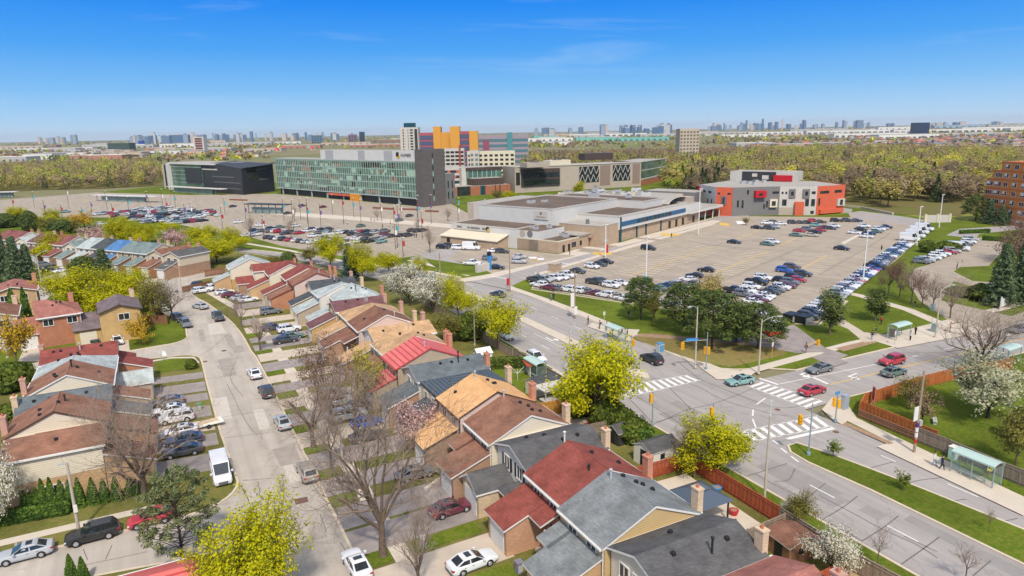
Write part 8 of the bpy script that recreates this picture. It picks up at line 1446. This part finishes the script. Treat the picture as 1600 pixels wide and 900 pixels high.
def pick(px, py, fi):
    u = rng.uniform(); n = math.sin(px*.021+py*.13)*.5+math.sin(px*.05-py*.07)*.5
    if fi == 0 and py < 252 and px < 1150: w_ = (.86, .06, .02, .03, .03)
    elif fi == 0 and px < 1130: w_ = (.3, .24, .1, .04, .32)
    else: w_ = (.38-.14*n, .33+.1*n, .17+.06*n, .03, .09-.04*n)
    c = np.cumsum(w_)/sum(w_); return int(np.searchsorted(c, u))
nind = 0; SV, SF, SM = [], [], []; off = 0; fmats = sum([LF[k] for k in ('fbrown', 'folive', 'fgreen', 'fyellow', 'fdark')], [])
wn = ['of the ravine wood behind the big lot', 'of the wood at the left edge', 'of the grove behind the white dormitory']
for d, q, px, py, fi in cand:
    k = pick(px, py, fi); h = rng.uniform(9.5, 15.5)*(1.05 if k == 4 else 1); wd = h*rng.uniform(.8, 1.12)*(.52 if k == 4 else 1)
    if nind < 285:
        key = KINDS[k][0]+str(rng.integers(0, KINDS[k][1])); sz_ = 'tall' if h > 14 else ('low' if h < 11.4 else 'middling'); wd_ = 'broad ' if wd/h > 1.0 else ('slim ' if wd/h < .88 and k != 4 else '')
        z_ = [(-99, 60, 'at the left end of the left wood'), (60, 130, 'in the left wood above the bus platforms'), (130, 200, 'in the left wood near the tall pole'), (200, 300, 'in the left wood beside the dark building'), (300, 760, 'in the grove behind the white dormitory'), (760, 1000, 'behind the pale hall'), (1000, 1060, 'at the end of the pale hall'), (1060, 1130, 'behind the service block'), (1130, 1210, 'behind the penthouse of the orange building'), (1210, 1290, 'behind the orange wall'), (1290, 1340, 'just right of the orange building'), (1340, 1390, 'above the concrete guard rail'), (1390, 1440, 'by the left side of the meadow'), (1440, 1490, 'behind the meadow'), (1490, 1530, 'left of the brick apartments'), (1530, 1999, 'behind the brick apartments')]
        zn = next(c for a_, b_, c in z_ if a_ <= px < b_); rk_ = 'front' if py > 318 else ('second rank' if py > 300 else 'deeper')
        put(key, (q[0], q[1], .1), h, wd, f"{sz_} {wd_}{KINDS[k][2]} {zn}, {rk_}", 'trees of the wood'); nind += 1
    else:
        n = 260 if d < 700 else 150; P = crown_pts(rng, n, h, wd/2, h*.15, k == 4); al = None; s, asp = (.95, .6)
        if k == 0: al = P-np.array([0, 0, h*.2]); al /= np.linalg.norm(al, axis=1, keepdims=True); s, asp = 1.35, .34
        OU = P-np.array([0, 0, h*.5]); OU /= np.linalg.norm(OU, axis=1, keepdims=True)+1e-6; V, F = quads_np(P, rng.normal(size=P.shape)*.35+OU+np.array([0, 0, .7]), s, asp, rng, al); SV.append(V+np.array([q[0], q[1], .1])); SF.append(F+off); off += len(V); SM.append(k*3+rng.choice(3, len(F)))
o = np_mesh('far_woodland', np.concatenate(SV), np.concatenate(SF), fmats, np.concatenate(SM)); o['kind'] = 'stuff'; o['label'] = 'far part of the brown and green ravine wood'
# far tree belts
SV, SF, SM = [], [], []; off = 0
for i in range(4200):
    px = rng.uniform(-40, 1640); r_ = rng.uniform(0, 1); py = YH(px)+3.4+34*r_**1.7
    if py > (232 if px > 840 else 256): continue
    if math.sin(px*.03+py*.5)+math.sin(px*.011-py*.31)+rng.normal(0, .7) < -.1: continue
    q = G(px, py); d = depth(*q)
    if any(inside(q, p) for p in FOW) or (px < 830 and 250 > py > 232 and px > 420) or (420 < px < 840 and py > 240): continue
    k = int(rng.choice(5, p=(.42, .22, .16, .1, .1))); h = rng.uniform(7, 13); n = 14; P = crown_pts(rng, n, h, h*.55*(1+d/3000), 0); V, F = quads_np(P, rng.normal(size=P.shape), 4.0+d/1400, .6, rng); SV.append(V+np.array([q[0], q[1], 0])); SF.append(F+off); off += len(V); SM.append(k*3+rng.choice(3, n))
o = np_mesh('far_tree_belts', np.concatenate(SV), np.concatenate(SF), fmats, np.concatenate(SM)); o['kind'] = 'stuff'; o['label'] = 'belts of far trees between the suburbs'
# far suburb houses
FR = [C(120, 110, 112), C(146, 120, 112), C(134, 132, 136), C(170, 130, 116), C(112, 104, 100), C(156, 146, 140), C(196, 120, 96)]; FWc = [C(190, 130, 104), C(206, 160, 136), C(214, 190, 160), C(176, 118, 96), C(196, 172, 160), C(160, 130, 112)]
frm = [mat(f'far_roof_{i}', c, .9) for i, c in enumerate(FR)]; fwm = [mat(f'far_wall_{i}', c, .9) for i, c in enumerate(FWc)]
hs0 = thing('suburb_house', (0, 0, -600)); hs0['category'] = 'house'; b = MB(); b.box(-6, 6, -5, 5, 0, 6); b.build('wall', fwm[0], hs0); b = MB(); roof(b, -5, 5, -6, 6, 6, 9, 'y', True, True, ov=.6); 
for_rf = MB(); roof(for_rf, -6, 6, -5, 5, 6, 9, 'x', True, True, ov=.6); for_rf.build('roof', [frm[0], frm[0]], hs0); first = True
for b_ in (MB(),): b_.box(-4, -2, -5.1, -5, 3.6, 5); b_.build('window', DARK, hs0); b_ = MB(); b_.box(1.5, 4, -5.1, -5, .5, 2.8); b_.build('garage_door', WHITE, hs0)
nh = 0
for py, x0, x1, st in ((240, 1345, 1600, 17), (235, 1170, 1600, 15), (230, 1180, 1600, 13), (226, 1190, 1600, 12), (222.5, 1330, 1600, 11), (219, 1290, 1600, 11), (216, 1330, 1610, 10), (246, 20, 420, 24), (240, 10, 430, 22)):
    x = x0
    while x < x1 and nh < 250:
        px = x+rng.uniform(-3, 3); q = G(px, py+rng.uniform(-1, 1)); a = rng.uniform(-.3, .3)+math.atan2(RT[1], RT[0])
        if not any(inside(q, c) for c in FOW):
            i, j = int(rng.integers(0, 7)), int(rng.integers(0, 6)); zn = ('beyond the wood, ' if px > 900 else 'on the left plain, ')+next(c for a_, c in ((60, 'at the left edge'), (130, 'left of the green warehouse'), (200, 'under the green warehouse'), (260, 'by the cobalt shed'), (330, 'near the red glass office'), (900, 'above the black building'), (1180, 'right of the beige tower'), (1230, 'above the penthouse'), (1280, 'above the orange wall'), (1330, 'right of the orange wall'), (1380, 'above the guard rail'), (1430, 'left of the blue office'), (1480, 'under the blue office'), (1530, 'right of the blue office'), (9999, 'above the brick apartments')) if px < a_); lb_ = f"{('plum', 'brown', 'grey', 'salmon', 'umber', 'pale', 'red')[i]} roofed {('brick', 'pink', 'cream', 'rust', 'beige', 'dun')[j]} house {zn}, row {('one', 'two', 'three', 'four', 'five', 'six', 'seven')[min(6, max(0, int((246-py)/4.3)))]}"
            sc_ = rng.uniform(.85, 1.2)
            if first: r = hs0; r.location = (*q, 0); r.rotation_euler = (0, 0, a); r['label'] = lb_; r['group'] = 'far suburb houses'; r.scale = (sc_,)*3; first = False
            else: r = dup(hs0, (*q, 0), a, lb_, sc_, group='far suburb houses')
            for c in r.children:
                for sl in c.material_slots:
                    nm = c.name.split('.')[0]
                    if nm == 'roof': sl.link = 'OBJECT'; sl.material = frm[i]
                    if nm == 'wall': sl.link = 'OBJECT'; sl.material = fwm[j]
            nh += 1
        x += st*rng.uniform(.8, 1.3)
# row houses and warehouses
WHC = [mat('shed_white', C(232, 228, 220), .8), mat('shed_grey', C(186, 184, 182), .8), mat('shed_tan', C(206, 184, 160), .8), mat('shed_terra', C(186, 130, 108), .8), mat('shed_brown', C(150, 120, 104), .8), mat('shed_blue', C(150, 180, 200), .7), mat('shed_teal', C(120, 196, 180), .7), mat('shed_dark', C(110, 112, 116), .8)]
WN = ['white', 'light grey', 'tan', 'terracotta', 'brown', 'pale blue', 'teal roofed', 'dark grey']
def whouse(px, dy, wpx, hpx, ci, label, dd=40, name='warehouse', bays=0):
    py = YH(px)+dy; x, y = G(px, py); d = depth(x, y); W = wpx*d/FPX; h = max(4, hpx*d/FPX); t = thing(name, (x, y, 0), math.atan2(RT[1], RT[0])+random.uniform(-.12, .12), label, 'building'); bx(t, 'wall', -W/2, W/2, 0, dd, 0, h, WHC[ci]); bx(t, 'roof', -W/2-.4, W/2+.4, -.4, dd, h, h+.6, WHC[(ci+1) % 2 if ci != 6 else 6])
    for k in range(bays or max(2, int(wpx/9))): X = -W/2+W*(k+.5)/(bays or max(2, int(wpx/9))); bx(t, 'loading_door', X-W*.02-.8, X+W*.02+.8, -.15, 0, 0, h*.55, WHC[7])
    return t
WL = [(12, 33, 60, 8, 1), (60, 30, 50, 9, 0), (120, 26, 90, 6, 0), (190, 28, 60, 7, 2), (165, 33, 50, 8, 3), (255, 25, 80, 5, 0), (300, 22, 120, 5, 1), (60, 16, 160, 4, 0), (190, 14, 100, 4, 1), (20, 12, 90, 4, 2), (280, 14, 60, 5, 0), (380, 13, 90, 4, 1), (350, 20, 50, 4, 4), (410, 24, 60, 5, 2), (470, 20, 60, 5, 3), (440, 12, 60, 3, 0), (540, 16, 80, 4, 2), (600, 14, 60, 5, 4), (590, 20, 90, 4, 3), (640, 10, 60, 3, 1), (860, 16, 70, 5, 0), (930, 18, 60, 6, 6), (1000, 18, 90, 5, 6), (870, 22, 50, 5, 0), (950, 10, 120, 4, 0), (1030, 12, 60, 4, 1), (880, 9, 60, 4, 2), (1130, 11, 90, 4, 1), (1160, 15, 70, 4, 0), (1230, 12, 120, 4, 0), (1200, 20, 60, 3, 2), (1280, 9, 90, 4, 1), (1330, 13, 140, 5, 0), (1360, 19, 110, 6, 0), (1420, 24, 100, 8, 0), (1470, 14, 140, 5, 0), (1560, 12, 120, 5, 0), (1400, 9, 60, 5, 0), (1530, 20, 140, 4, 1), (1590, 8, 90, 4, 1), (1250, 34, 60, 6, 2), (1300, 32, 60, 5, 4), (1360, 31, 60, 5, 3), (1230, 38, 90, 5, 4), (1180, 30, 60, 5, 1), (1420, 33, 70, 4, 3), (1500, 7, 80, 4, 5)]
for k in range(64):
    if k < 34: WL.append((rng.uniform(0, 430), rng.uniform(9, 33), rng.uniform(12, 46), rng.uniform(2, 5), int(rng.choice(8, p=(.34, .2, .16, .08, .1, .04, .02, .06)))))
    else: WL.append((rng.uniform(845, 1600), rng.uniform(6, 15), rng.uniform(12, 60), rng.uniform(2, 4), int(rng.choice(8, p=(.4, .22, .14, .06, .08, .04, .02, .04)))))
for i, (px, dy, wpx, hpx, ci) in enumerate(WL):
    side = 'left of the dark building' if px < 250 else ('above the dark building' if px < 440 else ('above the glass building' if px < 700 else ('above the pale hall' if px < 1060 else ('above the orange building' if px < 1330 else 'above the wood on the right'))))
    whouse(px, dy, wpx, hpx, ci, row_label(WN[ci], 'low building', side))
for i, (px, py, m) in enumerate(((415, 236, 'red'), (424, 236, 'red'), (433, 237, 'red'), (443, 234, 'red'), (450, 232, 'red'), (461, 232, 'teal'), (483, 233, 'teal'), (487, 235, 'red'), (455, 226, 'teal'), (404, 232, 'teal'))):
    x, y = G(px, py); t = thing('peaked_pavilion', (x, y, 0), .3, f"{m} peaked pavilion roof beyond the glass building, {ORD[i]} from the left", 'pavilion'); b = MB(); b.box(-6, 6, -6, 6, 0, 5); b.build('wall', WHC[2], t); b = MB(); b.lathe([(9, 4.8), (4, 8), (.5, 11)], n=4); b.build('roof', mat('pavilion_'+m, C(206, 70, 80) if m == 'red' else C(90, 180, 160), .7), t)
# skyline
SKM = [mat('tower_a', C(150, 166, 182), .5), mat('tower_b', C(112, 136, 160), .4), mat('tower_c', C(196, 196, 196), .6), mat('tower_d', C(90, 120, 150), .4), mat('tower_e', C(206, 190, 176), .7)]; SKW = mat('tower_glazing', C(86, 108, 130), .3)
def tower(px, top, wpx, D, mi, zone):
    x, y = GD(px, D); W = max(10, wpx*D/FPX); Hh_ = (YH(px)-top)*D/FPX+CAMH; t = thing('far_tower', (x, y, 0), math.atan2(RT[1], RT[0])+rng.uniform(-.4, .4), row_label(('pale', 'steel', 'white', 'blue', 'sand')[mi], 'skyline tower', zone), 'tower', 'skyline towers'); bx(t, 'shaft', -W/2, W/2, -W/2, W/2, 0, Hh_, SKM[mi]); bx(t, 'crown', -W*.3, W*.3, -W*.3, W*.3, Hh_, Hh_+5, SKM[(mi+1) % 5])
    b = MB()
    for k in range(4): b.box(-W/2+W*(k+.25)/4, -W/2+W*(k+.75)/4, -W/2-.4, -W/2, 6, Hh_-4)
    b.build('glazing', SKW, t) if 0 else None
def cluster(x0, x1, n, hmin, hmax, D, zone, w_=(2, 6)):
    for i in range(n): px = rng.uniform(x0, x1); tower(px, YH(px)-rng.uniform(hmin, hmax)*rng.uniform(.5, 1), rng.uniform(*w_), D*rng.uniform(.85, 1.15), int(rng.integers(0, 5)), zone)
cluster(60, 130, 12, 2, 8, 7000, 'far left under the sky'); cluster(200, 330, 18, 3, 8, 4500, 'left of the red glass office', (3, 9)); cluster(330, 430, 16, 2, 9, 6000, 'above the dark building'); cluster(440, 640, 16, 1, 6, 5500, 'above the glass building', (3, 9)); cluster(830, 1050, 22, 3, 9, 4500, 'above the brown wood', (3, 10)); cluster(1100, 1260, 34, 2, 10, 9000, 'in the city skyline'); cluster(1260, 1400, 16, 1, 8, 9000, 'right of the city skyline', (2, 5)); cluster(1400, 1600, 10, 0, 3, 7000, 'far right under the sky', (4, 12))
for px, top, wpx, mi in ((1166, 188, 2.2, 1), (1191, 186, 2.5, 3), (1222, 186, 2, 4), (1256, 188, 3.5, 3), (1317, 188, 2.5, 3), (1342, 188, 9, 1), (1115, 197, 8, 1), (1010, 201, 8, 3), (1024, 199, 11, 3), (978, 200, 8, 1), (243, 208, 3, 2), (394, 206, 4, 1), (282, 211, 24, 3)): tower(px, top, wpx, 7500 if px > 1100 else 4200, mi, 'standing out of the skyline')

# ------------------------------------------------------------------ the air between here and the skyline
HAZE_D = 3.5e-5
hm = bpy.data.materials.new('haze'); hm.use_nodes = True; t_ = hm.node_tree; t_.nodes.clear(); ho = t_.nodes.new('ShaderNodeOutputMaterial'); pv = t_.nodes.new('ShaderNodeVolumePrincipled')
pv.inputs['Density'].default_value = HAZE_D; pv.inputs['Color'].default_value = (.96, .98, 1, 1); pv.inputs['Anisotropy'].default_value = .2; t_.links.new(pv.outputs[0], ho.inputs['Volume'])
b = MB(); b.box(-27000, 27000, -27000, 27000, -1.3, 190, 0, None, True); o = b.build('haze', hm); o['kind'] = 'stuff'

for k_, (t_, _x) in PROTO.items():
    if k_ not in USED: hide_src(t_)
